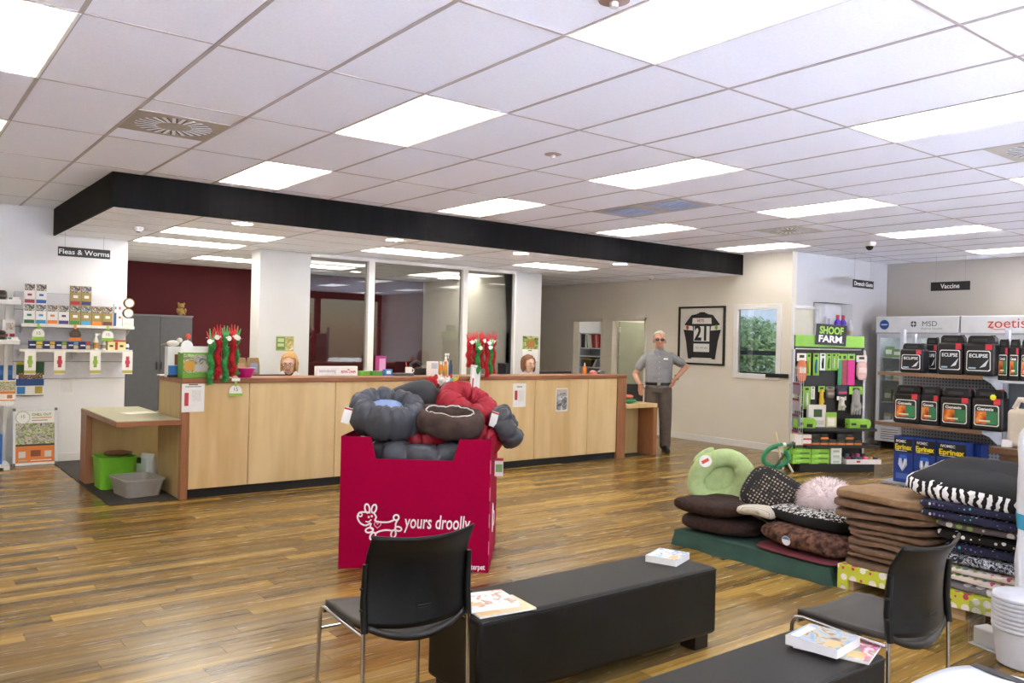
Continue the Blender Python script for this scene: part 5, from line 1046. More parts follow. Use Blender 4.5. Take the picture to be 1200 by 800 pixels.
MB().prism(jp([(-.2, .8), (.2, .8), (.21, .7), (-.21, .7)]), -.0225, -.012).build('chest_band', jw, t); MB().box(cx-.17*w, cx+.17*w, -.0222, -.012, .22*h, .36*h).build('hem_band', jw, t); MB().box(cx-.17*w, cx+.17*w, -.0226, -.0215, .4*h, .66*h).build('number_panel', jw, t)
text('lettering', '21', .36*h, jb, t, (cx, -.0235, .53*h), bold=.03, width=.26*w); text('lettering', 'VETS', .07*h, C('b03a3a'), t, (cx-.03*w, -.0235, .75*h), bold=.02)
for k in range(3): MB().tube([(cx-.12*w+.09*w*k+.016*w*q, -.0232, .29*h+.02*h*math.sin(q*2.3+k)) for q in range(5)], .0025, 5).build('signature_stroke', C('55555a'), t)
MB().prism(jp([(-.07, .88), (.07, .88), (.05, .9), (-.05, .9)]), -.023, -.012).build('neckband', jb, t)
# bookcase in the office
BX = 11.75; a, c = oX(680, 385, BX), oX(712, 440, BX)
t = thing('office_bookcase', 'grey bookcase in the office behind the left door opening', 'bookcase', (BX, a.y+.02, 0), -PI/2); BWd = .95; gz = C('7d828e')
zs = [.05, .45, .8, oX(695, 438, BX).z-.06, oX(695, 417, BX).z, oX(695, 407.5, BX).z, oX(695, 390, BX).z+.005]; zs[3] = 1.05
for x in (0, BWd-.02): MB().box(x, x+.02, 0, .3, 0, zs[-1]+.02).build('side_panel', C('d8dce6'), t)
MB().box(.02, BWd-.02, .285, .3, 0, zs[-1]).build('back_panel', gz, t)
for z in zs: MB().box(.02, BWd-.02, 0, .285, z-.02, z).build('shelf', C('dfe3ec'), t)
x = .03
for k, (c, w, h, tl, nm) in enumerate((('20201f', .055, .28, 0, 'first black'), ('26262a', .05, .27, 0, 'second black'), ('e4e6ea', .05, .28, .0, 'white upright'), ('2f7a4a', .03, .26, .1, 'green'), ('eceef0', .06, .28, .22, 'leaning white'), ('e9e9ec', .05, .27, .2, 'second leaning white'), ('8a1f2c', .045, .27, .1, 'dark red'), ('b8202f', .05, .28, .1, 'bright red'), ('e0c8c8', .04, .27, .1, 'pale pink'), ('c0303a', .05, .28, .08, 'last red'))):
    o = tag(MB().box(0, w, .0, .2, 0, h).build('ring_binder', C(c), bevel=.003), '%s ring binder on the office bookcase' % nm, 'binder', 'ring binders in the office'); p = Matrix.Translation((BX, a.y+.02, 0)) @ rot_z(-PI/2) @ Vector((x+math.sin(tl)*h*.3*0, .03, zs[5]+.002)); o.location = p; o.rotation_euler = (0, -tl, -PI/2); x += w+.006+math.sin(tl)*.01
t2 = thing('office_basket', 'dark basket of papers on the office bookcase', 'basket', Matrix.Translation((BX, a.y+.02, 0)) @ rot_z(-PI/2) @ Vector((.2, .13, zs[3]+.001)), -PI/2)
MB().prism([(-.13, 0), (.13, 0), (.15, .14), (-.15, .14)], -.1, .1).build('basket_body', C('4a3a2c', .8), t2, bevel=.005); MB().box(-.1, .1, -.06, .06, .141, .17).build('papers', C('c9a86a'), t2); MB().prism([(.16, 0), (.22, 0), (.3, .16), (.26, .17)], -.08, .08).build('leaning_folder', C('c8ccd6'), t2)
# ------------------------------------------------------------------ lime green hardware stand
def place(o, T, loc, rz=0, rx=0, ry=0):
    M = T @ xf(loc, rz, rx, ry); o.location = M.to_translation(); o.rotation_euler = M.to_euler(); return o
La, Lb = oZ(935, 553.5), oZ(1025.5, 553.5); SRZ = math.atan2(Lb.y-La.y, Lb.x-La.x); SW = (Lb-La).length; ST = xf((La.x, La.y, 0), SRZ)
lime = mat('lime_card', '#8cc63f', .45, var=.03); blk = C('161616', .5); SPY = .42
def spx(px, yy=SPY-.03):
    """x on the stand's panel plane from the photograph's column"""
    d = ray(px, 440); o = ST @ Vector((0, yy, 0)); u = (ST.to_3x3() @ Vector((1, 0, 0))); n = (ST.to_3x3() @ Vector((0, 1, 0))); k = n.dot(Vector((o.x, o.y, 0)))/n.dot(Vector((d.x, d.y, 0))); P = Vector((d.x*k, d.y*k, 0)); return (P-Vector((o.x, o.y, 0))).dot(u)
def spz(px, py, yy=SPY-.03):
    d = ray(px, py); o = ST @ Vector((0, yy, 0)); n = (ST.to_3x3() @ Vector((0, 1, 0))); k = n.dot(Vector((o.x, o.y, 0)))/n.dot(Vector((d.x, d.y, 0))); return EYE+d.z*k
c7 = lambda x, y: (850+x/3.077, 300+y/3.077)
st = thing('hardware_stand', 'black display stand with lime header full of farm supplies', 'display stand', (La.x, La.y, 0), SRZ)
xl, xr = spx(c7(248, 0)[0], SPY), spx(c7(495, 0)[0], SPY); zt = spz(*c7(370, 338), SPY)
MB().box(xl, xr, SPY, SPY+.03, .1, zt).build('back_panel', blk, st, bevel=.003)
for x in (xl-.03, xr): MB().box(x, x+.03, SPY-.02, SPY+.03, 0, zt+.0).build('upright', C('c9c9cc'), st, bevel=.003)
MB().box(.03, SW-.0, .02, SPY, 0, .10).build('base', blk, st, bevel=.006)
zh0, zh1 = spz(*c7(370, 328), SPY), spz(*c7(370, 287), SPY)
MB().box(xl, xr, SPY-.02, SPY, zh0, zh1).build('header_board', lime, st, bevel=.002); MB().box(xl-.005, xr+.005, SPY-.024, SPY+.002, zh0-.02, zh0).build('header_rail', blk, st)
for x in (xl, xr-.012): MB().box(x, x+.012, SPY+.0, SPY+.02, zt, zh1).build('header_post', blk, st)
sx, sz = spx(c7(377, 0)[0]), spz(*c7(377, 284)); sgw, sgh = abs(spx(c7(432, 0)[0])-spx(c7(322, 0)[0])), .27
sb = MB().box(-sgw/2, sgw/2, -.006, .006, -sgh/2, sgh/2).build('sign_board', C('2a2a2c', .5), st, bevel=.002); sb.location = (sx, SPY-.035, sz); sb.rotation_euler.y = .045
l1 = text('lettering', 'SHOOF', .13, C('9bd43f'), sb, (.0, -.0075, .052), bold=.035, width=sgw*.78); l2 = text('lettering', 'FARM', .12, C('f4f4f4'), sb, (-.01, -.0075, -.06), bold=.035, width=sgw*.76)
MB().box(sgw*.39, sgw*.41, -.008, -.006, -.105, -.09).build('full_stop', C('9bd43f'), sb)
zsh = {k: spz(*c7(380, y), .2) for k, y in (('a', 620), ('b', 678), ('c', 752))}
for k, dpt in (('a', .30), ('b', .36)): MB().box(xl, xr+.03, SPY-dpt, SPY, zsh[k]-.02, zsh[k]).build('shelf', blk, st, bevel=.002); MB().box(xl, xr+.03, SPY-dpt-.006, SPY-dpt, zsh[k]-.03, zsh[k]+.004).build('price_rail', C('2a2a2a'), st)
zc = .101
side = MB()
for k in range(7): side.box(xl-.06, xl-.055, .06+k*.05, .065+k*.05, .3, 1.32)
for k in range(12): side.box(xl-.06, xl-.055, .05, .40, .3+k*.09, .305+k*.09)
side.build('side_mesh', C('b9bcc0', .4), st)
def pack(label, x0, x1, y0, y1, cols, kind='card', cat='package', dy=0):
    p0, p1 = c7(x0, y1), c7(x1, y0); yy = SPY-.03-dy; a, b = spx(p0[0], yy), spx(p1[0], yy); z0, z1 = spz((p0[0]+p1[0])/2, p0[1], yy), spz((p0[0]+p1[0])/2, p1[1], yy); w, h = b-a, z1-z0
    t = thing('hanging_pack', label, cat, (0, 0, 0), 0, 'packs hanging on the hardware stand'); place(t, ST, ((a+b)/2, yy, z0))
    MB().cyl((0, .028+dy, h-.012), (0, -.02, h-.012), .002, n=6).build('peg_hook', 'chrome', t)
    MB().box(-w/2, w/2, -.002, .002, h*(.72 if kind != 'card' else 0), h).build('header_card', C(cols[0]), t)
    MB().box(-w*.25, w*.25, -.0035, -.0018, h*.84, h*.94).build('brand_mark', C('2c2c2a'), t)
    if kind == 'card': MB().tube([(0, -.008, h*.12), (-.004, -.009, h*.4), (.003, -.009, h*.72)], [w*.16, w*.2, w*.12], 8).build('tool', C(cols[1], .4), t, smooth=True)
    elif kind == 'strap': MB().box(-w/2, w/2, -.006, .004, 0, h*.8).build('strap', C(cols[1], .5), t, bevel=.003)
    elif kind == 'bag': MB().ell((0, -.006, h*.38), (w/2, .022, h*.38), 14, 10, p=.6, fn=lambda q: q*(1+.08*N3(q, 30))).build('pouch', C(cols[1], .35), t, smooth=True); MB().box(-w*.35, w*.35, -.0305, -.027, h*.3, h*.5).build('pouch_label', C(cols[2] if len(cols) > 2 else 'e8e4da'), t)
    elif kind == 'glove':
        g = Body(); g.ell((0, -.005, h*.34), (w*.36, .02, h*.2), 0)
        for q in range(4): g.cap((-w*.27+q*w*.18, -.005, h*.28), (-w*.3+q*w*.2, -.005, h*.03), w*.09, w*.07, 0, 8)
        g.cap((w*.25, -.005, h*.42), (w*.44, -.005, h*.25), w*.09, w*.07, 0, 8); g.cap((0, -.005, h*.4), (0, -.005, h*.78), w*.28, w*.26, 0, 10); g.build('glove', [C(cols[1], .8)], t, .006)
    return t
pack('lime card pack with orange sachets at the top left of the stand', 257, 291, 350, 452, ('e9e2d2', 'd9774a', 'e8dcc8'), 'bag'); pack('lime narrow tool pack beside the orange sachets', 293, 307, 350, 430, ('8cc63f', 'c9a05a')); pack('lime pack with blue handled knife', 315, 337, 350, 430, ('8cc63f', '2f5fa8')); pack('white card pack with dark clip on the top row', 340, 360, 350, 412, ('e6e6e2', '20242c')); pack('first plain lime card in the top row centre', 362, 381, 350, 412, ('8cc63f', '5a7a30')); pack('second plain lime card in the top row centre', 383, 397, 350, 412, ('86c23a', 'd8d8c8')); pack('lime card with pale tool beside the green strap', 398, 411, 350, 412, ('8cc63f', 'e6e2d0'), dy=.004)
pack('teal green strap hanging on the top row', 405, 419, 352, 465, ('8cc63f', '2f9a68'), 'strap', dy=.012); pack('dark red strap hanging on the top row', 419, 438, 352, 465, ('8cc63f', '9a2f42'), 'strap', dy=.008); pack('magenta strap hanging on the top row', 440, 466, 352, 465, ('8cc63f', 'd8238c'), 'strap', dy=.008); pack('clear pack of pink sachets at the top right of the stand', 471, 509, 358, 446, ('d8cfc8', 'd0a8a0', 'e0c8c0'), 'bag', dy=.02)
pack('lime card with scissors at the left of the second row', 250, 278, 468, 542, ('8cc63f', '6a3a2c')); pack('lime and white syringe pack on the second row', 283, 308, 470, 551, ('8cc63f', 'ecece8')); pack('short white pack on the second row', 310, 324, 470, 516, ('e2e4d8', 'd8d4c4')); pack('lime topped pack with yellow gloves', 336, 360, 468, 545, ('8cc63f', 'e0b93a'), 'glove'); pack('brown and grey pouch on the second row', 363, 395, 470, 512, ('8a8078', '6b5f55', '9a8f84'), 'bag'); pack('navy pouch with red cross above the white glove', 400, 441, 468, 508, ('27304a', '1f2a48', 'b8323a'), 'bag'); pack('white and grey work gloves on the stand', 404, 438, 505, 556, ('d8d4cc', 'd6d2ca'), 'glove', dy=.02); pack('lime topped pack with long grey gloves at the right', 448, 497, 470, 572, ('8cc63f', 'a8a6a8'), 'glove', dy=.035)
# goods on the stand's shelves
def onst(name, label, x0, x1, zz, h, yy, d, cols, bands, cat='box', group=None, bev=.002):
    a, b = spx(c7(x0, 0)[0], yy), spx(c7(x1, 0)[0], yy); w = b-a
    mb = MB().box(-w/2, w/2, 0, d, 0, h, 0)
    for k, (p, q, r, s, mi) in enumerate(bands): mb.box(-w/2+p*w, -w/2+q*w, -.0008-.0003*k, .001, r*h, s*h, mi)
    o = tag(mb.build(name, [C(c) for c in cols]), label, cat, group); return place(o, ST, ((a+b)/2, yy, zz))
def pouch(label, x0, x1, zz, yy, h):
    a, b = spx(c7(x0, 0)[0], yy), spx(c7(x1, 0)[0], yy); w = b-a; t = thing('lime_pouch', label, 'pouch', (0, 0, 0)); place(t, ST, ((a+b)/2, yy, zz))
    MB().prism([(-w/2, 0), (w*.42, 0), (w/2, h*.35), (w/2, h*.6), (w*.4, h), (-w/2, h)], -.06, .06).build('pouch_body', lime, t, bevel=.012); MB().box(-w*.02, w*.28, -.0625, -.06, h*.12, h*.45).build('pouch_label', C('24302a'), t); MB().box(-w*.42, -w*.2, -.0625, -.06, h*.35, h*.6).build('pouch_label', C('3a4a2a'), t)
za, zb2 = zsh['a']+.001, zsh['b']+.001
pouch('lime pouch at the left of the upper stand shelf', 256, 326, za, SPY-.22, .125); pouch('lime pouch at the right of the upper stand shelf', 443, 522, za, SPY-.22, .12)
onst('white_kit_box', 'white kit box with green picture leaning on the stand', 303, 366, za, .285, SPY-.1, .05, ('e6e3de', '3f5a3a', 'd0c8c0'), [(.3, .78, .45, .8, 1), (.2, .9, .1, .3, 2)])
onst('card_pack', 'lime and yellow pack standing right of the white kit box', 368, 405, za, .19, SPY-.12, .04, ('d9cf9a', '8cc63f', 'efe9dd'), [(0, 1, .7, 1, 1), (.15, .8, .1, .6, 2)])
mb = MB(); leaves(mb, (0, 0, .05), (.09, .05, .05), 150, .02, 4); place(tag(mb.build('brush_head', C('2f3a2a', .8)), 'dark bristly brush on the upper stand shelf', 'brush'), ST, (spx(c7(432, 0)[0]), SPY-.2, za+.0))
for k in range(2): onst('white_carton', 'white carton with red corner, %s of two on the lower stand shelf' % ('lower' if k == 0 else 'upper'), 256, 316, zb2+k*.066, .065, SPY-.33, .12, ('e6e0d4', 'c23a3a'), [(.5, 1, 0, .3, 1)])
for r in range(2):
    for k in range(6):
        if r == 1 and k not in (0, 1, 3, 4): continue
        onst('black_carton', 'black and orange carton %s, %s row on the lower stand shelf' % (['first', 'second', 'third', 'fourth', 'fifth', 'sixth'][k], 'bottom' if r == 0 else 'top'), 318+k*30.5, 347+k*30.5, zb2+r*.071, .07, SPY-.30, .1, ('1d1f1e', 'd9823a', '3a3f3a'), [(.02, .98, .02, .38, 1), (.2, .8, .55, .85, 2)] if not (r == 1 and k in (0, 3)) else [(.1, .5, .5, .9, 2)], group='black and orange cartons')
for r in range(3):
    for k in range(2 if r < 2 else 2):
        onst('lime_tray_box', 'lime tray box, %s tier %s, at the foot of the stand' % (['bottom', 'middle', 'top'][r], ['left', 'right'][k]), 250+k*68, 316+k*66, zc+r*.061, .06, .05+r*.02, .25, ('8cc63f', '2c3a20', 'a8d86a'), [(.4, .9, .0, .18, 1), (.2, .5, .5, .8, 2)], group='lime tray boxes')
for r in range(3): onst('pale_carton', 'pale green carton, %s of three beside the lime trays' % ['bottom', 'middle', 'top'][r], 388, 426, zc+r*.066, .064, .06, .2, ('dfe4da', 'a8b8a0'), [(.2, .8, .2, .6, 1)], group='pale cartons on the stand base')
a, b = spx(c7(432, 0)[0], .1), spx(c7(556, 0)[0], .1); t = thing('spool_tray', 'white tray of coloured tape rolls at the foot of the stand', 'tray', (0, 0, 0)); place(t, ST, ((a+b)/2, .02, zc)); w = b-a
for q in (MB().box(-w/2, w/2, 0, .008, 0, .06), MB().box(-w/2, w/2, .25, .258, 0, .06), MB().box(-w/2, -w/2+.008, .008, .25, 0, .06), MB().box(w/2-.008, w/2, .008, .25, 0, .06), MB().box(-w/2+.008, w/2-.008, .008, .25, 0, .006)): q.build('tray_side', C('e4dedc'), t)
MB().box(-.1, -.05, -.001, 0, .02, .045).build('tray_mark', C('c23a3a'), t)
for k, (c, nm) in enumerate((('8a2a3a', 'maroon'), ('39415a', 'navy'), ('3f6a5a', 'green'), ('d84a8a', 'hot pink'), ('b8903a', 'mustard'), ('4a4a50', 'charcoal'), ('55607a', 'slate'), ('6a3038', 'brown red'), ('c85a90', 'rose'), ('5a2a30', 'dark brown'))):
    o = tag(MB().lathe([(.012, 0), (.03, 0), (.032, .01), (.032, .07), (.028, .08), (.012, .08)], n=16).build('tape_roll', C(c), smooth=True), '%s tape roll in the white tray on the stand' % nm, 'tape roll', 'tape rolls in the tray'); place(o, ST, ((a+b)/2-w/2+.05+(k % 6)*(w-.1)/5+(.03 if k > 5 else 0), .07 if k < 6 else .16, zc+.007+(.0 if k < 6 else .03)))
for k in range(4): 
    t = thing('side_pack', 'small pink and grey pack on the stand side mesh, %s' % ['top', 'second', 'third', 'bottom'][k], 'package', (0, 0, 0), 0, 'packs on the side mesh'); place(t, ST, (xl-.063, .2, 1.05-k*.2), PI/2*-1)
    MB().box(-.09, .09, -.02, 0, -.09, .06).build('pack_body', C(['8a7a88', 'a8a2b0', '7d8a9a', '9a8890'][k]), t, bevel=.006); MB().box(-.085, .085, -.022, -.02, .03, .06).build('pack_top', C('7a2f42'), t)
# green hose device beside the stand
c9 = lambda x, y: (770+x/4, 500+y/4)
t = thing('hose_stand', 'green hose on a folding metal stand left of the hardware stand', 'hose stand', tuple(oZ(928, 552)-VR*.06-VF*.05), -.5)
def hp(x, y, dy=0.0):
    p = oZ(928, 552); px, py = c9(x, y); d = ray(px, py); n = Vector((VF.x, VF.y, 0)).normalized(); k = (p.dot(n)+dy)/Vector((d.x, d.y, 0)).dot(n); q = Vector((d.x*k, d.y*k, EYE+d.z*k)); return rot_z(.5).to_3x3() @ (q-p)
def cr(P, n=6):
    out = []
    for i in range(len(P)-1):
        p0, p1, p2, p3 = P[max(i-1, 0)], P[i], P[i+1], P[min(i+2, len(P)-1)]
        for k in range(n): u = k/n; out.append(.5*((2*p1)+(p2-p0)*u+(2*p0-5*p1+4*p2-p3)*u*u+(3*p1-p0-3*p2+p3)*u**3))
    return out+[P[-1]]
hose = C('2f8f62', .4)
MB().tube(cr([hp(605, 82), hp(545, 100), (hp(516, 140)), hp(530, 172), hp(590, 180), hp(630, 150), hp(620, 110)]), .03, 10).build('hose_loop', hose, t, smooth=True); MB().tube(cr([hp(530, 182), hp(560, 188), hp(600, 186)]), .026, 10).build('hose_end', hose, t, smooth=True)
MB().tube([hp(540, 100), hp(660, 78, .05)], .02, 10).build('arm_tube', C('2a4a3a', .4), t, smooth=True); MB().tube([hp(580, 88), hp(620, 82)], .03, 10).build('white_grip', C('e8e8e2', .4), t, smooth=True)
for p, q, m in ((hp(572, 24, .1), hp(605, 195, 0), C('d8cfa8')), (hp(655, 70, .05), hp(570, 185, -.05), C('2f4a40')), (hp(660, 70, .05), hp(650, 190, .1), C('2f4a40')), (hp(625, 160), hp(654, 214), C('e2e0d4'))): MB().tube([p, q], .015, 8).build('stand_leg', m, t, smooth=True)
# ------------------------------------------------------------------ vaccine fridges
def fridge(label, y1, wdt, logo):
    t = thing('glass_door_fridge', label, 'fridge', (12.6, y1, 0), -PI/2); W_ = wdt; gm = mat('fridge_white', '#d4d6d9', .4)
    MB().box(0, .03, 0, .7, .12, 2.07).build('side_wall', gm, t); MB().box(W_-.03, W_, 0, .7, .12, 2.07).build('side_wall', gm, t); MB().box(.03, W_-.03, .66, .7, .12, 2.07).build('back_wall', C('e6e8ea'), t); MB().box(0, W_, 0, .7, 2.05, 2.08).build('top', gm, t); MB().box(0, W_, -.01, .66, .12, .36).build('base_grille', C('c4c6ca'), t, bevel=.005)
    for k in range(5): MB().box(.1, W_-.1, -.016, -.01, .16+k*.035, .17+k*.035).build('grille_slot', C('5a5c60'), t)
    for x in (.05, W_-.09): MB().box(x, x+.04, .02, .6, 0, .12).build('foot', 'dark_plastic', t)
    MB().box(0, W_, -.05, .1, 1.82, 2.07).build('header', C('e4e7ea', .3), t, bevel=.01); MB().box(.0, W_, -.055, -.045, 1.80, 1.825).build('header_trim', C('a8aab0', .3), t)
    MB().box(.06, W_-.06, .05, .09, 1.77, 1.80).build('interior_lamp', mat('fridge_lamp', '#f4fbff', .4, emit=6), t)
    for z in (.37, .72, 1.07, 1.42): MB().box(.04, W_-.04, .1, .64, z, z+.012).build('shelf', C('dfe2e6'), t)
    for k in range(2):
        x0 = .02+k*(W_/2-.01); x1 = x0+W_/2-.03; f = MB()
        for a in ((x0, x0+.05, .37, 1.8), (x1-.05, x1, .37, 1.8), (x0+.05, x1-.05, .37, .43), (x0+.05, x1-.05, 1.74, 1.8)): f.box(a[0], a[1], -.03, .0, a[2], a[3])
        d = f.build('door', C('c2c5ca', .35), t, bevel=.004); MB().box(x0+.05, x1-.05, -.02, -.014, .43, 1.74).build('pane', 'glass', d); hx = x1-.03 if k == 0 else x0+.03; MB().tube([(hx, -.03, .9), (hx, -.06, .92), (hx, -.06, 1.28), (hx, -.03, 1.3)], .009, 8).build('handle', 'chrome', d, smooth=True)
    return t
f1 = fridge('white glass door fridge with blue round logo on its header', 6.84, 1.26, 0); f2 = fridge('white glass door fridge with red lettering on its header', 5.55, 1.26, 1)
MB().lathe([(0, 0), (.075, 0), (.075, -.003), (0, -.003)], (.14, -.051, 1.945), 28, axis='y').build('blue_logo', C('2456a8'), f1); MB().box(.09, .19, -.0555, -.053, 1.935, 1.955).build('logo_line', C('c8d4ec'), f1)
for k in range(4): MB().prism([(.60+.05*math.cos(k*PI/2+PI/4+q), 1.955+.05*math.sin(k*PI/2+PI/4+q)) for q in (-.5, .5)]+[(.60+.025*math.cos(k*PI/2+PI/4+q), 1.955+.025*math.sin(k*PI/2+PI/4+q)) for q in (.7, -.7)], -.053, -.05).build('cross_logo', C('3a4a4c'), f1)
text('lettering', 'MSD', .11, C('6a7478'), f1, (.84, -.052, 1.955), width=.22); text('lettering', 'Animal Health', .045, C('9aa4a8'), f1, (.87, -.052, 1.885), width=.32)
text('lettering', 'zoetis', .2, C('d8412c'), f2, (.62, -.052, 1.96), bold=.0, width=.5); MB().tube([(.4, -.052, 1.9), (.48, -.052, 1.875), (.6, -.052, 1.88)], .005, 6).build('swoosh', C('d8412c'), f2)
rr = random.Random(3)
for fi, f in enumerate((f1,)):
    for r, z in enumerate((.383, .733, 1.083, 1.433)):
        for k in range(4):
            c = rr.choice(['7f9a5a', 'c8b87a', 'd8d8d0', 'b88a4a', '9ab0a0']); h = rr.uniform(.12, .2)
            o = tag(MB().box(-.055, .055, 0, .08, 0, h, 0).box(-.05, .05, -.001, 0, h*.3, h*.7, 1).build('vaccine_box', [C(c), C('eceae2')]), '%s vaccine box on the %s fridge shelf' % (['first', 'second', 'third', 'fourth'][k]+' from the left', ['bottom', 'second', 'third', 'top'][r]), 'box', 'vaccine boxes in the fridge'); place(o, xf((12.6, 6.84, 0), -PI/2), (.12+k*.135, .14, z+.001))
# ------------------------------------------------------------------ gondola with jerrycans
GX, GS = 7.9, 7.5
gy0, gy1 = oX(1058, 440, GX).y, oX(1177, 440, GX).y
t = thing('gondola_shelving', 'grey perforated gondola shelving with wood edged shelves of jerrycans', 'shelving', (GX, gy0, 0), -PI/2); GW = gy0-gy1
pm = polka('perforated', '#9aa0aa', ['#5d626c'], 34, .3, .5, 0)

MB().box(0, GW, 0, .03, .1, 1.62).build('perforated_panel', pm, t); MB().box(0, GW, -.02, .5, 0, .1).build('base', C('8d929c'), t)
for x in (-.03, GW): MB().box(x, x+.035, -.01, .04, 0, 1.75).build('upright', C('b9bec8', .4), t, bevel=.003)
Zu, Zl, Ze = oX(1100, 438.5, GS).z, oX(1100, 500, GS).z, .33
for z, x0, x1 in ((Zu, -.03, GW-.01), (Zl, -.05, GW-.01)):
    MB().box(x0, x1, -.4, 0, z-.02, z).build('shelf', C('a8adb6'), t, bevel=.002); MB().box(x0, x1, -.415, -.4, z-.03, z+.003).build('wood_edge', wood('shelf_edge', '#7a5f48', '#9a7b5e', 'x', 6), t, bevel=.002)
    MB().prism([(-.4, z-.02), (0, z-.02), (0, z-.14), (-.08, z-.14), (-.25, z-.06)], GW-.015, GW-.008, 'x').build('bracket', C('d0d4da', .4), t)
MB().box(0, GW, -.38, 0, Ze-.02, Ze).build('shelf', C('a8adb6'), t, bevel=.002)
# next bay
t = thing('gondola_shelving', 'second gondola bay at the right edge behind the cream jug', 'shelving', (GX, gy1-.04, 0), -PI/2)
MB().box(0, .9, 0, .03, .1, 1.62).build('perforated_panel', C('6d717c'), t); MB().box(.0, .9, -.34, 0, Zu-.05, Zu-.03).build('shelf', C('c8ccd2'), t, bevel=.003); MB().box(0, .9, -.02, .5, 0, .1).build('base', C('8d929c'), t); MB().box(.9, .935, -.01, .04, 0, 1.75).build('upright', C('b9bec8', .4), t, bevel=.003)
canm = mat('can_black', '#17181a', .35, var=.05)
def jerrycan(label, px0, px1, X, z, ptop, style, gname):
    a, b = oX(px0, 440, X), oX(px1, 440, X); w = a.y-b.y; h = oX((px0+px1)/2, ptop, X).z-z; d = w*.62
    t = thing('jerrycan', label, 'jerrycan', (X, (a.y+b.y)/2, z), -PI/2, gname)
    MB().box(-w/2, w/2, 0, d, 0, h*.80).build('can_body', canm, t, bevel=w*.09, seg=3)
    hd = MB().prism([(-w*.46, h*.78), (w*.46, h*.78), (w*.44, h*.93), (w*.36, h*.99), (-w*.36, h*.99), (-w*.44, h*.93)], d*.25, d*.75).build('handle_block', canm, t, bevel=w*.03)
    MB().box(-w*.3, w*.2, d*.24, d*.26, h*.84, h*.92).build('handle_slot', C('3a3c40', .6), hd); MB().lathe([(0, h*1.0), (w*.08, h*1.0), (w*.085, h*.94), (w*.085, h*.9)], (w*.33, d*.5, 0), 14).build('cap', C('a32a32') if style == 'g' else canm, t, smooth=True)
    lw, z0, z1 = w*.40, h*.12, h*.62
    def rr_(q, y0, y1, e=0): 
        k = w*.05; return [(-q+k, z0+e), (q-k, z0+e), (q, z0+k+e), (q*.97, z1-k-e), (q*.97-k, z1-e), (-q*.97+k, z1-e), (-q*.97, z1-k-e), (-q, z0+k+e)]
    MB().prism(rr_(lw, 0, 0), -.003, .004).build('label_border', C('eceae6'), t); MB().prism(rr_(lw*.93, 0, 0, h*.022), -.0045, .003).build('label_face', C('1e2226' if style == 'e' else '2a3426'), t)
    if style == 'e':
        text('lettering', 'ECLIPSE', h*.12, C('f0f0f0'), t, (0, -.0055, z1-h*.13), bold=.02, width=lw*1.5); MB().prism([(lw*.1, z0+h*.08), (lw*.5, z0+h*.2), (lw*.85, z0+h*.3), (lw*.6, z0+h*.12)], -.0055, -.004).build('comet', C('d8dce4'), t); MB().box(-lw*.8, -lw*.2, -.0055, -.004, z0+h*.05, z0+h*.09).build('label_text', C('a8c8d8'), t)
    else:
        MB().box(-lw*.88, 0, -.0055, -.004, z0+h*.05, z1-h*.15).build('label_orange', mramp('sunset', 'noise', [(.3, '#7a2a12'), (.5, '#d9602a'), (.7, '#f0b040')], scale=14, rough=.35), t); MB().box(0, lw*.88, -.0055, -.004, z0+h*.05, z1-h*.15).build('label_green', C('3f8a5a', .35), t); text('lettering', 'Genesis', h*.1, C('f4f4f2'), t, (-lw*.1, -.006, z1-h*.1), bold=.02, width=lw*1.3); MB().box(-lw*.6, lw*.3, -.006, -.005, z0+h*.1, z0+h*.14).build('label_text', C('f0dcb0'), t)
    MB().box(w*.22, w*.42, -.0045, .003, h*.64, h*.78).build('sticker', C('d8323f'), t); return t
ge = 'black jerrycans with dark silver labels'; gg = 'black jerrycans with orange and green labels'
XC = GS-.005+.02
jerrycan('small jerrycan with dark label at the left of the upper shelf', 1053.5, 1081, XC, Zu+.001, 402, 'e', ge)
jerrycan('large jerrycan with dark label in the middle of the upper shelf', 1097.5, 1128, XC+.03, Zu+.001, 392, 'e', ge)
jerrycan('large jerrycan with dark label at the right of the upper shelf', 1128.5, 1164.5, XC, Zu+.001, 392.5, 'e', ge)
jerrycan('jerrycan half hidden in the back of the upper shelf', 1083, 1098, XC+.2, Zu+.001, 395, 'e', ge)
jerrycan('jerrycan with sunset label at the left of the lower shelf', 1047, 1078, XC+.02, Zl+.001, 451, 'g', gg)
jerrycan('jerrycan with sunset label, second on the lower shelf', 1078.5, 1101.5, XC+.04, Zl+.001, 453, 'g', gg)
jerrycan('jerrycan with sunset label, third on the lower shelf', 1102, 1138, XC, Zl+.001, 455, 'g', gg)
jc = jerrycan('jerrycan with sunset label and yellow star sticker on the lower shelf', 1139, 1176, XC, Zl+.001, 456, 'g', gg)
st_ = MB().prism([((.028 if k % 2 else .022)*math.cos(k*PI/8), (.028 if k % 2 else .022)*math.sin(k*PI/8)) for k in range(16)], -.002, .0).build('star_sticker', C('e0dc2a'), jc); st_.location = (.05, -.003, .29)
for k, (a, b) in enumerate(((1169, 1181), (1182, 1194), (1195, 1212))): jerrycan('jerrycan with sunset label on the second bay, %s' % ['leftmost', 'middle', 'cut off at the edge'][k], a, b, GX-.3, Zu-.029, 397, 'g', gg)
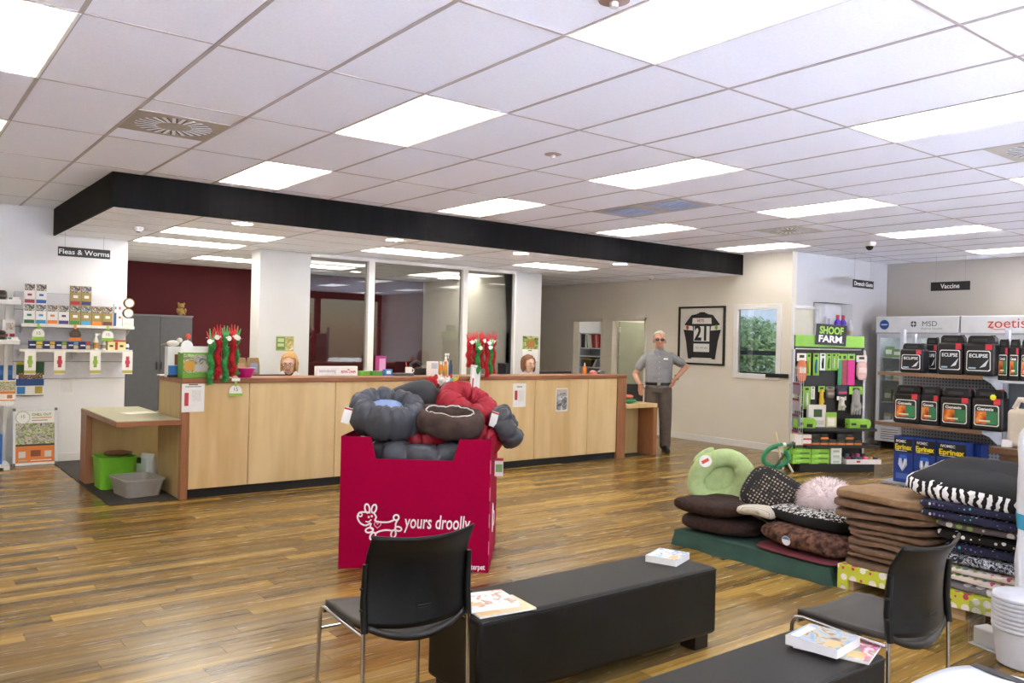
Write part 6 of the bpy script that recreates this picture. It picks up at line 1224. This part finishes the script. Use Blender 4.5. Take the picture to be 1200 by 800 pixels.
# blue harness cartons
for k, (a, b, lb) in enumerate(((1047, 1069.5, 'left'), (1071, 1096, 'middle'), (1097.5, 1132, 'right'), (1133, 1150, 'set back far right'))):
    X = GS+.05+(.2 if k == 3 else 0); p, q = oX(a, 540, X), oX(b, 540, X); w = p.y-q.y; h = oX(1090, 514.5+.0*k, X).z-Ze-.001
    t = thing('blue_carton', 'dark blue cattle treatment carton, %s one under the jerrycans' % lb, 'carton', (X, (p.y+q.y)/2, Ze+.001), -PI/2, 'blue cartons on the gondola')
    MB().box(-w/2, w/2, 0, .14, 0, h).build('carton_body', C('1d3f8f', .4), t, bevel=.003)
    if k < 3:
        MB().box(-w/2+.004, w/2-.004, -.002, 0, h*.66, h*.95).build('dark_band', C('14161c', .4), t); text('lettering', 'IVOMEC', h*.08, C('eceef2'), t, (-w*.12, -.0025, h*.89), bold=.02, width=w*.5); text('lettering', 'Eprinex', h*.16, C('f0d81c'), t, (0, -.0025, h*.765), bold=.03, width=w*.86); MB().box(-w*.4, w*.2, -.003, -.001, h*.68, h*.695).build('small_print', C('d8d8dc'), t)
        MB().tube([(-w*.14, -.004, h*.52), (-w*.12, -.004, h*.4), (0, -.004, h*.3), (w*.12, -.004, h*.4), (w*.14, -.004, h*.52)], [.012, .02, .022, .02, .012], 8).build('harness_picture', C('d0d4da'), t, smooth=True); MB().prism([(-w*.22, h*.52), (w*.22, h*.52), (w*.16, h*.6), (-w*.16, h*.6)], -.003, -.001).build('harness_cap', C('2f6ac8'), t); MB().box(-w*.35, w*.35, -.003, -.001, h*.08, h*.2).build('small_print', C('4a6ab8'), t)
# cream jug, table and white packs at the right edge
a = oX(1190, 520, 6.9); t = thing('cream_jug', 'large cream plastic jug at the right edge', 'jug', (6.98, a.y-.06, oX(1190, 524, 6.9).z)); hz = .36
MB().box(-.1, .1, -.12, .12, 0, hz*.8).build('jug_body', mat('cream_plastic', '#c9bda8', .45), t, bevel=.03, seg=3); MB().tube([(0, .1, hz*.8), (0, .07, hz), (0, -.07, hz), (0, -.1, hz*.8)], .022, 10).build('jug_handle', 'cream_plastic', t, smooth=True); MB().lathe([(0, hz*.92), (.03, hz*.92), (.03, hz*.8)], (.0, .0, 0), 14).build('cap', C('d8d0c0'), t, smooth=True)
zt2 = oX(1190, 524, 6.9).z; ya = oX(1159, 522, 6.75).y
t = thing('wooden_side_table', 'dark wooden table edge beside the cushions at the right', 'table', (6.75, ya, 0), -PI/2); MB().box(0, .7, 0, .5, zt2-.05, zt2-.001).build('table_top', 'dark_wood', t, bevel=.004); MB().box(.06, .68, .04, .06, zt2-.17, zt2-.05).build('apron', 'dark_wood', t)
for x in (.05, .62):
    for y in (.04, .42): MB().box(x, x+.05, y, y+.05, 0, zt2-.17).build('leg', 'dark_wood', t)
o = tag(MB().prism([(-.03, 0), (.03, 0), (.02, .05), (.0, .035), (-.02, .06)], -.03, .03).build('white_clip', C('e8e8e6'), bevel=.004), 'small white plastic clip on the wooden table', 'clip'); o.location = (6.85, oX(1180, 520, 6.85).y, zt2+.0)
# wall display case beside the corner
a, b = oY(966, 392, YN-.2), oY(999, 357, YN-.2); t = thing('acrylic_case', 'clear acrylic display shelf on the corner wall', 'display case', (a.x, YN-.2, a.z)); w, h = b.x-a.x, b.z-a.z
MB().box(0, w, 0, .19, -.012, 0).build('shelf', C('e6e8ea', .3), t, bevel=.002); MB().box(0, w, .184, .19, 0, h).build('back', C('dcdde0', .3), t); MB().box(-.004, 0, 0, .19, 0, h).build('side', 'acrylic', t); MB().box(w, w+.004, 0, .19, 0, h).build('side', 'acrylic', t); MB().box(0, w, 0, .19, h, h+.004).build('top', 'acrylic', t)
for k, px in enumerate((981.5, 988)):
    bottle('purple_bottle', '%s purple bottle with red cap in the acrylic case' % ('left' if k == 0 else 'right'), 'bottle', oY(px, 380, YN-.12).x, YN-.12, a.z+.001, [(0, 0), (.045, 0), (.05, .02), (.05, .2), (.022, .25)], C('5b33b8', .3), [(.026, .25), (.026, .31), (0, .312)], C('c23a3a'), (.05, .05, .16, C('8a7ab0')), group='purple bottles')
bottle('clear_bottle', 'pale bottle right of the purple ones in the acrylic case', 'bottle', oY(995.5, 385, YN-.12).x, YN-.12, a.z+.001, [(0, 0), (.05, 0), (.055, .02), (.055, .14), (.022, .2)], C('d8dade', .3), [(.024, .2), (.024, .25), (0, .252)], C('eeeeee'), (.055, .02, .08, C('d8c0a0')))
carton('case_card', 'grey picture card at the left of the acrylic case', 'card', oY(972, 385, YN-.1).x, YN-.08, a.z+.001, .1, .01, .28, [(.1, .9, .1, .9, 1)], [C('d8d8dc'), C('a8a0b0')])
# ------------------------------------------------------------------ pet bed island
mat('green_cloth', '#2f4f44', .85, var=.12, scale=8, bump=.15, bscale=14); mat('brown_blanket', '#7d6450', .95, var=.14, scale=20, bump=.5, bscale=90); mat('tan_blanket', '#94795a', .95, var=.12, scale=20, bump=.5, bscale=90)
mat('dark_plush', '#3a2622', .95, var=.35, scale=35, bump=.8, bscale=160); mramp('shaggy_brown', 'noise', [(.35, '#2e1d18'), (.5, '#5a3d31'), (.65, '#7d5a48')], scale=26, rough=.95, bump=.9, detail=4); mat('pale_green_plush', '#b3c98e', .95, var=.08, scale=30, bump=.4, bscale=130); mat('maroon_cloth', '#6b2a30', .85); mat('black_fleece', '#141416', .95, bump=.2); mat('pink_fur', '#efe2e2', .95, var=.08)
mramp('zebra', 'wave', [(0, '#17161a'), (.48, '#e9e7e4')], scale=6.5, rough=.9, const=True, dist=5, detail=2, bands='Y', dscale=2.5); mramp('leopard', 'noise', [(0, '#17161a'), (.5, '#e4e2dd'), (.58, '#17161a'), (.64, '#e4e2dd')], scale=45, rough=.9, const=True); polka('weave', '#29282b', ['#b5a792', '#7d7264', '#4a4744', '#9a8c7a'], 42, .3, .9, .15)
mramp('linen_plaid', 'wave', [(0, '#cfc8b4'), (.4, '#b9b3a0'), (.7, '#5f5f58'), (.85, '#d8d2c2')], scale=14, rough=.9, dist=3)
polka('navy_dots', '#1d2140', ['#5fb8c0', '#7a6ab0', '#cfd8e0', '#6a5a98', '#86c8b8'], 34, .28); polka('black_clouds', '#131318', ['#e4e4e2', '#cfc8b8', '#e4e4e2', '#131318'], 22, .36); polka('grey_sheep', '#6b6670', ['#dfe0dc', '#9ac06a', '#e6e4e2', '#6b6670'], 15, .36); polka('white_owls', '#e2d8cc', ['#c04a80', '#d8b03a', '#7a9a4a', '#58a0b0', '#b8485a'], 21, .34); polka('grey_clouds', '#77757a', ['#e9e8e6', '#77757a', '#e0e0de'], 14, .36); polka('yellow_sheep', '#c8cf3c', ['#ece6dc', '#f0ece6', '#c8485a'], 16, .42)
mramp('paisley', 'noise', [(0, '#1d2b45'), (.45, '#1d2b45'), (.49, '#d9dee4'), (.54, '#2a3c5c'), (.6, '#e2e6ea')], scale=22, rough=.9, const=True, dist=2.5)
# pallet under a green cloth
t = thing('cloth_pallet', 'low pallet draped with a dark green cloth', 'pallet', (4.98, 2.99, 0)); PYL = 1.32
MB().box(.04, 1.0, .03, PYL-.03, 0, .105).build('pallet_core', C('8a6f4c', .8), t)
def drape(u, v):
    P = [(0, 0), (1.05, 0), (1.05, PYL), (0, PYL)]; s = u*4; i = int(s) % 4; f = s-int(s); a, b = P[i], P[(i+1) % 4]; x, y = lerp(a[0], b[0], f), lerp(a[1], b[1], f); out = ((0, -1), (1, 0), (0, 1), (-1, 0))[i]; w = .012*math.sin(u*70)*(1-v)+.01*N3((x*3, y*3, v), 2); k = (1-v)*.03+w
    return Vector((x+out[0]*k, y+out[1]*k, .001+.112*v))
mb = MB().surf(drape, 160, 6, cu=True); mb.surf(lambda u, v: Vector((1.05*u, PYL*v, .113+.003*N3((u*6, v*6, 0), 1))), 20, 24); o = mb.build('green_cover', 'green_cloth', t, smooth='weld')
PT = .122
gi = 'pet beds and cushions on the green pallet'
cushion('pet_cushion', 'dark brown plush cushion at the bottom left of the pallet', 'pet bed', (5.30, 4.05, PT+.062), (0, 0, .1), (.30, .30, .066), 'dark_plush', 2, gi, p=.48)
cushion('pet_cushion', 'dark brown plush cushion stacked on the bottom left one', 'pet bed', (5.30, 4.12, PT+.178), (.0, .04, .15), (.31, .31, .06), 'dark_plush', 5, gi, p=.48)
# green animal bed, leaning up and facing the camera
GA = Vector((5.47, 4.27, .475)); t = donut('plush_animal_bed', 'pale green plush animal shaped pet bed leaning on the brown cushions', (0, 0, 0), (0, 0, 0), (.20, .155), .075, .085, 'pale_green_plush', 'pale_green_plush', 2, 9, .02, group=gi, world=Matrix.Identity(4), wr=.04)
t.location = GA; fwd = (Vector((0, 0, 1.2))-GA).normalized(); up_ = Vector((0, 0, 1)); rx = up_.cross(fwd).normalized(); Rm = Matrix((rx, fwd.cross(rx), fwd)).transposed() @ Matrix.Rotation(.55, 3, 'Z'); t.rotation_euler = Rm.to_euler()
for (x, y, z, r, rz) in ((.235, .02, .03, (.035, .105, .03), .25), (-.02, .225, -.03, (.1, .035, .03), .1)):
    e = MB().ell((0, 0, 0), r, 18, 10).build('ear', 'pale_green_plush', t, smooth=True); e.location = (x, y, z); e.rotation_euler.z = rz
for (x, y, rz) in ((.02, -.25, -.5), (-.24, -.15, -.9)):
    e = MB().ell((0, 0, 0), (.045, .095, .04), 16, 10).build('leg', 'pale_green_plush', t, smooth=True); e.location = (x, y, .02); e.rotation_euler.z = rz
tg = MB().lathe([(0, 0), (.05, 0), (.05, .003), (0, .003)], n=24).build('round_tag', C('efeeea'), t); tg.location = (-.03, .175, .09); tg.rotation_euler.x = -.3; MB().box(-.03, .03, -.012, .015, .003, .004).build('tag_print', C('c8412f'), tg)
t = thing('patterned_cushion', 'big dark woven pattern cushion with beige side standing in the pile', 'cushion', (5.46, 3.72, .40)); fwd = (Vector((0, .6, 1.9))-Vector((5.46, 3.72, .4))).normalized(); rx = Vector((0, 0, 1)).cross(fwd).normalized(); t.rotation_euler = (Matrix((rx, fwd.cross(rx), fwd)).transposed() @ Matrix.Rotation(-.5, 3, 'Z')).to_euler()
MB().ell((0, 0, 0), (.27, .19, .1), 40, 16, p=.6, fn=lambda q: q+Vector((0, 0, .015*N3(q, 6)))).build('cushion_body', 'weave', t, smooth=True); MB().ell((0, -.02, -.05), (.272, .195, .055), 40, 12, p=.6).build('beige_side', C('b9a892', .9), t, smooth=True)
t = thing('fluffy_cushion', 'white pink fluffy round cushion behind the blanket stack', 'cushion', (5.50, 3.33, .44)); rr = random.Random(2); mb = MB().ell((0, 0, 0), (.17, .2, .155), 24, 16)
for _ in range(4200):
    d = Vector((rr.gauss(0, 1), rr.gauss(0, 1), rr.gauss(0, 1))).normalized(); p = Vector((d.x*.165, d.y*.195, d.z*.15)); q = d.cross(Vector((rr.random(), rr.random(), rr.random()))).normalized()*.004; tip = p+d*rr.uniform(.02, .045)+Vector((rr.uniform(-1, 1), rr.uniform(-1, 1), rr.uniform(-1, .4)))*.018; mb._a([p-q, p+q, tip], [(0, 1, 2)])
mb.build('fur', 'pink_fur', t)
cushion('black_cushion', 'black cushion with white speckled top in the middle of the pallet', 'cushion', (5.38, 3.31, PT+.225), (0, 0, -.1), (.24, .34, .055), 'black_fleece', 6, gi, ['leopard'], p=.45, split=lambda c: 1 if c.z > .038 else 0)
cushion('folded_throw', 'pale checked throw folded between the brown beds', 'blanket', (5.18, 3.70, PT+.215), (.1, .15, .5), (.14, .14, .04), 'linen_plaid', 7, gi, p=.5)
t = cushion('shaggy_bed', 'shaggy brown pet bed with round tag at the front of the pallet', 'pet bed', (5.30, 3.27, PT+.095), (0, 0, -.06), (.29, .37, .08), 'shaggy_brown', 8, gi, p=.55)
t = thing('round_label', 'round blue and white label on the shaggy brown bed', 'label', (4.997, 3.33, PT+.1), -PI/2); t.rotation_euler = (.15, 0, -PI/2); MB().lathe([(0, 0), (.033, 0), (.033, -.002), (0, -.002)], n=24, axis='y').build('disc', C('e6e8ea'), t); MB().prism([(.031*math.cos(a), .031*math.sin(a)) for a in [PI*.1+PI*.8*k/10 for k in range(11)]], -.003, -.001).build('blue_top', C('4a86c0'), t)
cushion('maroon_mat', 'thin maroon mat under the shaggy brown bed', 'mat', (5.32, 3.27, PT+.009), (0, 0, -.05), (.34, .36, .012), 'maroon_cloth', 3, gi, p=.4, wob=.0)
# pallet with yellow patterned wrap and the blanket stacks
t = thing('yellow_pallet', 'wooden pallet wrapped in yellow cloth with white animal print', 'pallet', (5.0, 1.45, 0)); YL = 1.48
for x in (0, .45, .9):
    for y in (0, .7, YL-.09): MB().box(x+.01, x+.1, y, y+.09, .022, .075).build('block', C('a88a62', .85), t)
for y in (0, .7, YL-.09): MB().box(.01, 1.0, y, y+.09, 0, .021).build('bottom_board', C('b79a72', .85), t)
for x in (0, .45, .9): MB().box(x+.01, x+.1, .0, YL, .0762, .09).build('stringer', C('a88a62', .85), t)
MB().box(-.005, .01, -.01, YL+.01, .065, .155).build('front_wrap', 'yellow_sheep', t, bevel=.002); MB().box(.01, 1.01, -.01, YL+.01, .0905, .155).build('top_wrap', 'yellow_sheep', t, bevel=.002); MB().box(-.006, .08, YL-.06, YL+.012, .0, .1565).build('corner_wrap', 'yellow_sheep', t, bevel=.002)
rr = random.Random(12); zt = .158; N = 10; hs = [.042, .04, .044, .04, .046, .042, .05, .048, .06, .078]
ordn = ['first from the bottom', 'second from the bottom', 'third from the bottom', 'fourth from the bottom', 'fifth from the bottom', 'fifth from the top', 'fourth from the top', 'third from the top', 'second from the top', 'on the top']
for k in range(N):
    h = hs[k]; w = .285+rr.uniform(-.012, .02)+(.03 if k >= 7 else 0); dx = rr.uniform(-.015, .015)
    cushion('folded_blanket', 'folded brown fleece blanket, %s of the brown stack' % ordn[k], 'blanket', (5.32+dx+(-.03 if k > 6 else 0), 2.655+rr.uniform(-.01, .01)+(.04 if k > 6 else 0), zt+h/2), (rr.uniform(-.02, .02), rr.uniform(-.01, .02), rr.uniform(-.05, .05)), (.31, w, h/2*1.03), 'tan_blanket' if k in (9,) else 'brown_blanket', 20+k, 'brown folded blankets', p=.32, wob=.028)
    zt += h
zr = .158
for k, (m, h, nm, rx, ry) in enumerate((('grey_clouds', .05, 'grey fleece with white clouds at the bottom of the right stack', .3, .30), ('white_owls', .045, 'white fleece with bright owls, lower of two in the right stack', .3, .31), ('white_owls', .045, 'white fleece with bright owls, upper of two in the right stack', .3, .30), ('paisley', .075, 'navy and white swirl fleece in the right stack', .3, .31), ('navy_dots', .06, 'navy dotted fleece in the middle of the right stack', .3, .31), ('black_clouds', .07, 'black fleece with white and tan cloud print', .3, .33), ('grey_sheep', .055, 'grey fleece with sheep and grass print', .31, .33), ('navy_dots', .06, 'navy dotted blanket, lower of two under the zebra cushion', .33, .36), ('navy_dots', .062, 'navy dotted blanket, upper of two under the zebra cushion', .33, .37))):
    cushion('printed_blanket', nm, 'blanket', (5.33-(.05 if k > 6 else 0), 2.02+(.06 if k > 6 else (.03 if k > 4 else 0)), zr+h/2), (0, rr.uniform(-.01, .01), rr.uniform(-.04, .04)), (rx, ry, h/2*1.03), m, 40+k, 'printed blankets of the right stack', p=.34, wob=.014); zr += h
cushion('zebra_cushion', 'large cushion with zebra print sides and plain black top', 'cushion', (5.36, 2.12, zr+.075), (.04, -.12, -.05), (.40, .46, .085), 'black_fleece', 60, None, ['zebra'], p=.5, split=lambda c: 1 if c.z < .052 else 0, wob=.02)
# bag and card at the right edge above the stack
t = thing('white_bag', 'tall white plastic bag with blue print at the right edge', 'bag', (4.895, 1.69, .0), -1.2)
def bagf(u, v):
    a = 2*PI*u; g = 1-.75*max(0, v-.86)/.14 if v > .86 else 1; k = 1+.12*N3((math.cos(a), math.sin(a), v*5), 1.6, 4)-.05*abs(math.sin(9*a))*v
    return Vector((math.copysign(abs(math.cos(a))**.55, math.cos(a))*.15*g*k, math.copysign(abs(math.sin(a))**.7, math.sin(a))*.085*g*k, v*1.3))
mb = MB().surf(bagf, 40, 30, cu=True); mb._a([bagf(k/40, 0) for k in range(40)], [tuple(range(40))]); mb._a([bagf(k/40, 1) for k in range(40)], [tuple(range(40))]); mb.build('bag_body', C('e4e8ee', .35), t, smooth='weld'); MB().surf(lambda u, v: bagf(u, .48+.06*v)*1.0+Vector((bagf(u, .5).x*.03, bagf(u, .5).y*.03, 0)), 40, 2, cu=True).build('blue_band', C('3a9fc4', .4), t, smooth=True)
# ------------------------------------------------------------------ benches
mat('bench_leather', '#0f0d0b', .48, spec=.4, var=.08, scale=8, bump=.12, bscale=220)
def bench(label, x0, x1, y0, y1, z1):
    t = thing('waiting_bench', label, 'bench', (x0, y0, 0)); L_, D_ = x1-x0, y1-y0
    MB().box(0, L_, 0, D_, .075, z1).build('upholstery', 'bench_leather', t, bevel=.022, seg=3)
    for x in (.03, L_-.13):
        for y in (.03, D_-.13): MB().box(x, x+.1, y, y+.1, 0, .0755).build('leg', 'dark_plastic', t, bevel=.003)
    MB().tube([(.012, .002, z1-.012), (L_-.012, .002, z1-.012)], .004, 6).build('seam', 'bench_leather', t)
    return t
bench('long black leather bench behind the left chair', 1.955, 3.46, 2.70, 3.09, .415); bench('black leather bench at the bottom edge beside the right chair', 1.2, 3.02, 1.57, 1.95, .41)
# ------------------------------------------------------------------ chairs
mat('chair_plastic', '#0b0c0e', .4, var=.05, spec=.35); mat('seat_pad', '#2a2622', .42, bump=.1, bscale=200)
def chair(label, x, y, rz):
    """stacking chair facing +Y: origin on the floor below the seat centre"""
    t = thing('stacking_chair', label, 'chair', (x, y, 0), rz, 'black stacking chairs'); w, SZ = .225, .455
    def seat(u, v):
        a, b = u*2-1, v*2-1; k = 1-.04*abs(b)**6; X = a*w*k; Y = -.2+.4*v; z = SZ+.012*(a*a)-.02*max(0, v-.8)/.2*(1 if v > .8 else 0)*.6-.01*math.sin(PI*v); yb = -.035*(1-a*a)*max(0, 1-v*3); z -= .05*(1-a*a)*max(0, 1-v/.28)**1.5
        return Vector((X, Y+yb, z))
    MB().surf(seat, 20, 20).build('seat', 'seat_pad', t, smooth=True, solid=.024)
    def back(u, v):
        a = u*2-1; hgt = .335; cz = SZ+.015+hgt*v+.022*a*a*(1-v)*0; bow = -.055*(1-a*a); lean = -.03*v+.02*math.sin(v*PI); wv = w*(1.0-.02*v); flare = -.028*max(0, v-.75)/.25*(1-0*a)
        return Vector((a*wv, -.185+bow+lean+flare, cz+.018*a*a*(v-.2)-.02*(1-a*a)*(1-v)))
    MB().surf(back, 28, 18).build('backrest', 'chair_plastic', t, smooth=True, solid=.007)
    MB().box(-.028, .028, -.2520, -.2485, SZ+.07, SZ+.073).box(-.028, .028, -.2520, -.2485, SZ+.078, SZ+.084).build('maker_stamp', C('24262a', .6), t)
    for s in (-1, 1):
        X = s*(w+.004)
        MB().tube([(X*.985, -.205, SZ-.005), (X*.99, -.192, SZ+.1), (X*.985, -.2, SZ+.25)], [.014, .0145, .011], 10).build('back_sleeve', 'chair_plastic', t, smooth=True)
        for z in (SZ+.08, SZ+.16): MB().ell((X*1.05, -.198, z), (.006, .01, .006), 8, 6).build('bolt', 'dark_plastic', t, smooth=True)
        MB().tube([(X*1.02, -.21, .01), (X, -.2, SZ-.02), (X*.99, -.195, SZ+.15)], .0085, 10).build('leg', 'chrome', t, smooth=True)
        MB().tube([(X*.99, -.19, SZ-.022), (X*.99, 0, SZ-.02), (X*.99, .165, SZ-.012), (X, .2, SZ-.02), (X*1.01, .213, SZ-.05), (X*1.04, .225, .01)], .0085, 10).build('leg', 'chrome', t, smooth=True)
        MB().cyl((X*1.02, -.21, 0), (X*1.02, -.21, .016), .013, n=12).build('foot_glide', 'dark_plastic', t); MB().cyl((X*1.04, .225, 0), (X*1.04, .225, .016), .013, n=12).build('foot_glide', 'dark_plastic', t)
    MB().tube([(-w, .215, SZ-.11), (w, .215, SZ-.11)], .007, 8).build('cross_bar', 'chrome', t, smooth=True); MB().tube([(-w, -.05, SZ-.03), (w, -.05, SZ-.03)], .007, 8).build('cross_bar', 'chrome', t, smooth=True)
    MB().tube([(-w, .19, SZ-.035), (w, .19, SZ-.035)], .007, 8).build('cross_bar', 'chrome', t, smooth=True)
    return t
chair('black stacking chair in front of the crimson bin', 1.703, 2.945, math.radians(-3)); chair('black stacking chair beside the blanket stacks', 3.275, 1.775, math.radians(-1))
# ------------------------------------------------------------------ magazines
def magazine(name, label, loc, rz, w, d, h, cover, spine='ecebe8', bent=0, group='magazines on the benches'):
    t = thing(name, label, 'magazine', loc, rz, group)
    MB().box(-w/2, w/2, -d/2, d/2, .0012, h-.0012).build('pages', mramp('pages', 'wave', [(0, '#efeeec'), (1, '#cfcfd4')], scale=120, rough=.8, stretch=(0, 0, 1)), t); MB().box(-w/2, w/2, -d/2, d/2, h-.0011, h).build('front_cover', cover, t); MB().box(-w/2, w/2, -d/2, d/2, 0, .0011).build('back_cover', C(spine), t); MB().box(-w/2-.001, -w/2, -d/2, d/2, 0, h).build('spine', C(spine), t); MB().box(-w*.42, w*.3, d*.28, d*.44, h, h+.0006).build('masthead', C('efe9dc'), t); MB().box(-w*.45, -w*.1, -d*.42, -d*.2, h, h+.0006).build('cover_panel', C('d9b27a'), t)
    return t
photo('cover_a', ['#7a6a5c', '#c9b8a4', '#efe9e2', '#5aa0c8', '#e9e4dc'], 14); photo('cover_b', ['#efece8', '#b98a6a', '#f4f2ee', '#e0d8d0'], 12); photo('cover_c', ['#5c4c40', '#8d8070', '#c8b89a', '#6aaee0', '#e0a85a'], 12); photo('cover_d', ['#dfe8c8', '#8a9a78', '#c85a8a', '#f0efe8'], 10)
magazine('thick_magazine', 'thick white edged magazine on the right end of the long bench', (3.335, 2.93, .4155), .35, .19, .17, .034, 'photo_cover_a')
magazine('open_magazine', 'tan magazine lying under another beside the left chair', (2.125, 2.81, .4155), -.12, .27, .2, .008, C('dcc49a'))
magazine('thick_magazine', 'white magazine with food cover on the left end of the long bench', (2.085, 2.86, .4238), -.2, .26, .19, .022, 'photo_cover_b')
m1 = magazine('thin_magazine', 'green and pink magazine under the thick one on the near bench', (2.93, 1.72, .4105), .3, .21, .27, .012, 'photo_cover_d')
magazine('thick_magazine', 'thick magazine with animal cover on the near bench', (2.88, 1.75, .4228), .12, .2, .2, .035, 'photo_cover_c', 'efeef0')
# small stool with a magazine at the bottom edge
p = oZ(1113, 800, .45); a1, a2, a3 = oZ(1070, 791, .45), oZ(1143, 772, .45), oZ(1158, 806, .45); rz = math.atan2(a2.y-a1.y, a2.x-a1.x); mw_, md_ = (a2-a1).length+.02, max((a3-a2).length, .16); cen = a1+(a2-a1)*.5+Vector((math.sin(rz), -math.cos(rz), 0))*md_*.5
t = thing('low_stool', 'small black stool under the white magazine at the bottom edge', 'stool', (cen.x, cen.y, 0)); MB().lathe([(0, .42), (.07, .42), (.075, .41), (.07, .40), (.02, .395), (0, .395)], n=24).build('stool_seat', 'dark_plastic', t, smooth=True); MB().cyl((0, 0, .01), (0, 0, .4), .018, n=12).build('stem', 'dark_plastic', t); MB().lathe([(0, .02), (.06, .012), (.07, 0), (0, 0)], n=24).build('foot', 'dark_plastic', t, smooth=True)
t = thing('open_magazine', 'white magazine with black edge at the bottom right edge', 'magazine', (cen.x, cen.y, .4205), rz)
MB().surf(lambda u, v: Vector(((u-.5)*mw_, (v-.5)*md_, .002+.018*math.sin(PI*u)+.004*math.sin(7*v))), 16, 8).build('page_block', C('cfd4dc', .5), t, smooth=True, solid=.004); MB().box(mw_*.38, mw_*.5, -md_/2, md_/2, .012, .0135).build('black_edge', C('232326', .4), t)
# stacked tubs at the right edge
p = oZ(1193, 778); t = thing('stacked_tubs', 'stack of white plastic tubs with pink label at the right edge', 'tub', (p.x+.02, p.y-.03, 0))
mat('tub_plastic', '#e4e7ee', .3, trans=.25)
MB().lathe([(0, 0), (.115, 0), (.13, .01), (.15, .17), (.155, .172), (.155, .18), (.0, .181)], n=36).build('tub', 'tub_plastic', t, smooth=True)
for k in range(8): MB().lathe([(0, .1815+k*.021), (.15, .1815+k*.021), (.158, .186+k*.021), (.158, .1955+k*.021), (.152, .2015+k*.021), (0, .2020+k*.021)], n=36).build('tub_rim', 'tub_plastic', t, smooth=True)
sg = MB().box(-.035, .035, -.003, 0, 0, .05).build('pink_label', C('d8405a', .4), t); sg.location = (-.123*math.cos(.35), -.123*math.sin(.35)+.0, .06); sg.rotation_euler.z = -PI/2+.35; sg.rotation_euler.x = -.1
q = oZ(1172, 766); t = thing('clear_box', 'clear plastic box beside the white tubs', 'box', (q.x+.06, q.y+.06, 0), -.3)
for a in ((-.06, .06, -.1, -.096), (-.06, .06, .096, .1), (-.06, -.056, -.096, .096), (.056, .06, -.096, .096)): MB().box(*a, 0, .22).build('box_side', 'acrylic', t)
MB().box(-.06, .06, -.1, .1, .0, .004).build('box_base', C('dfe2e4', .3), t); MB().box(-.05, .05, -.08, .08, .005, .1).build('white_contents', C('ececee'), t, bevel=.01)
o = tag(MB().ell((0, 0, 0), (.16, .12, .05), 20, 10, fn=lambda q: q*(1+.3*N3(q, 9))).build('plastic_wrap', C('e6eaf0', .25), smooth=True), 'crumpled white plastic wrap in the bottom right corner', 'wrap'); r_ = oZ(1195, 800, .1); o.location = (r_.x, r_.y, .06)
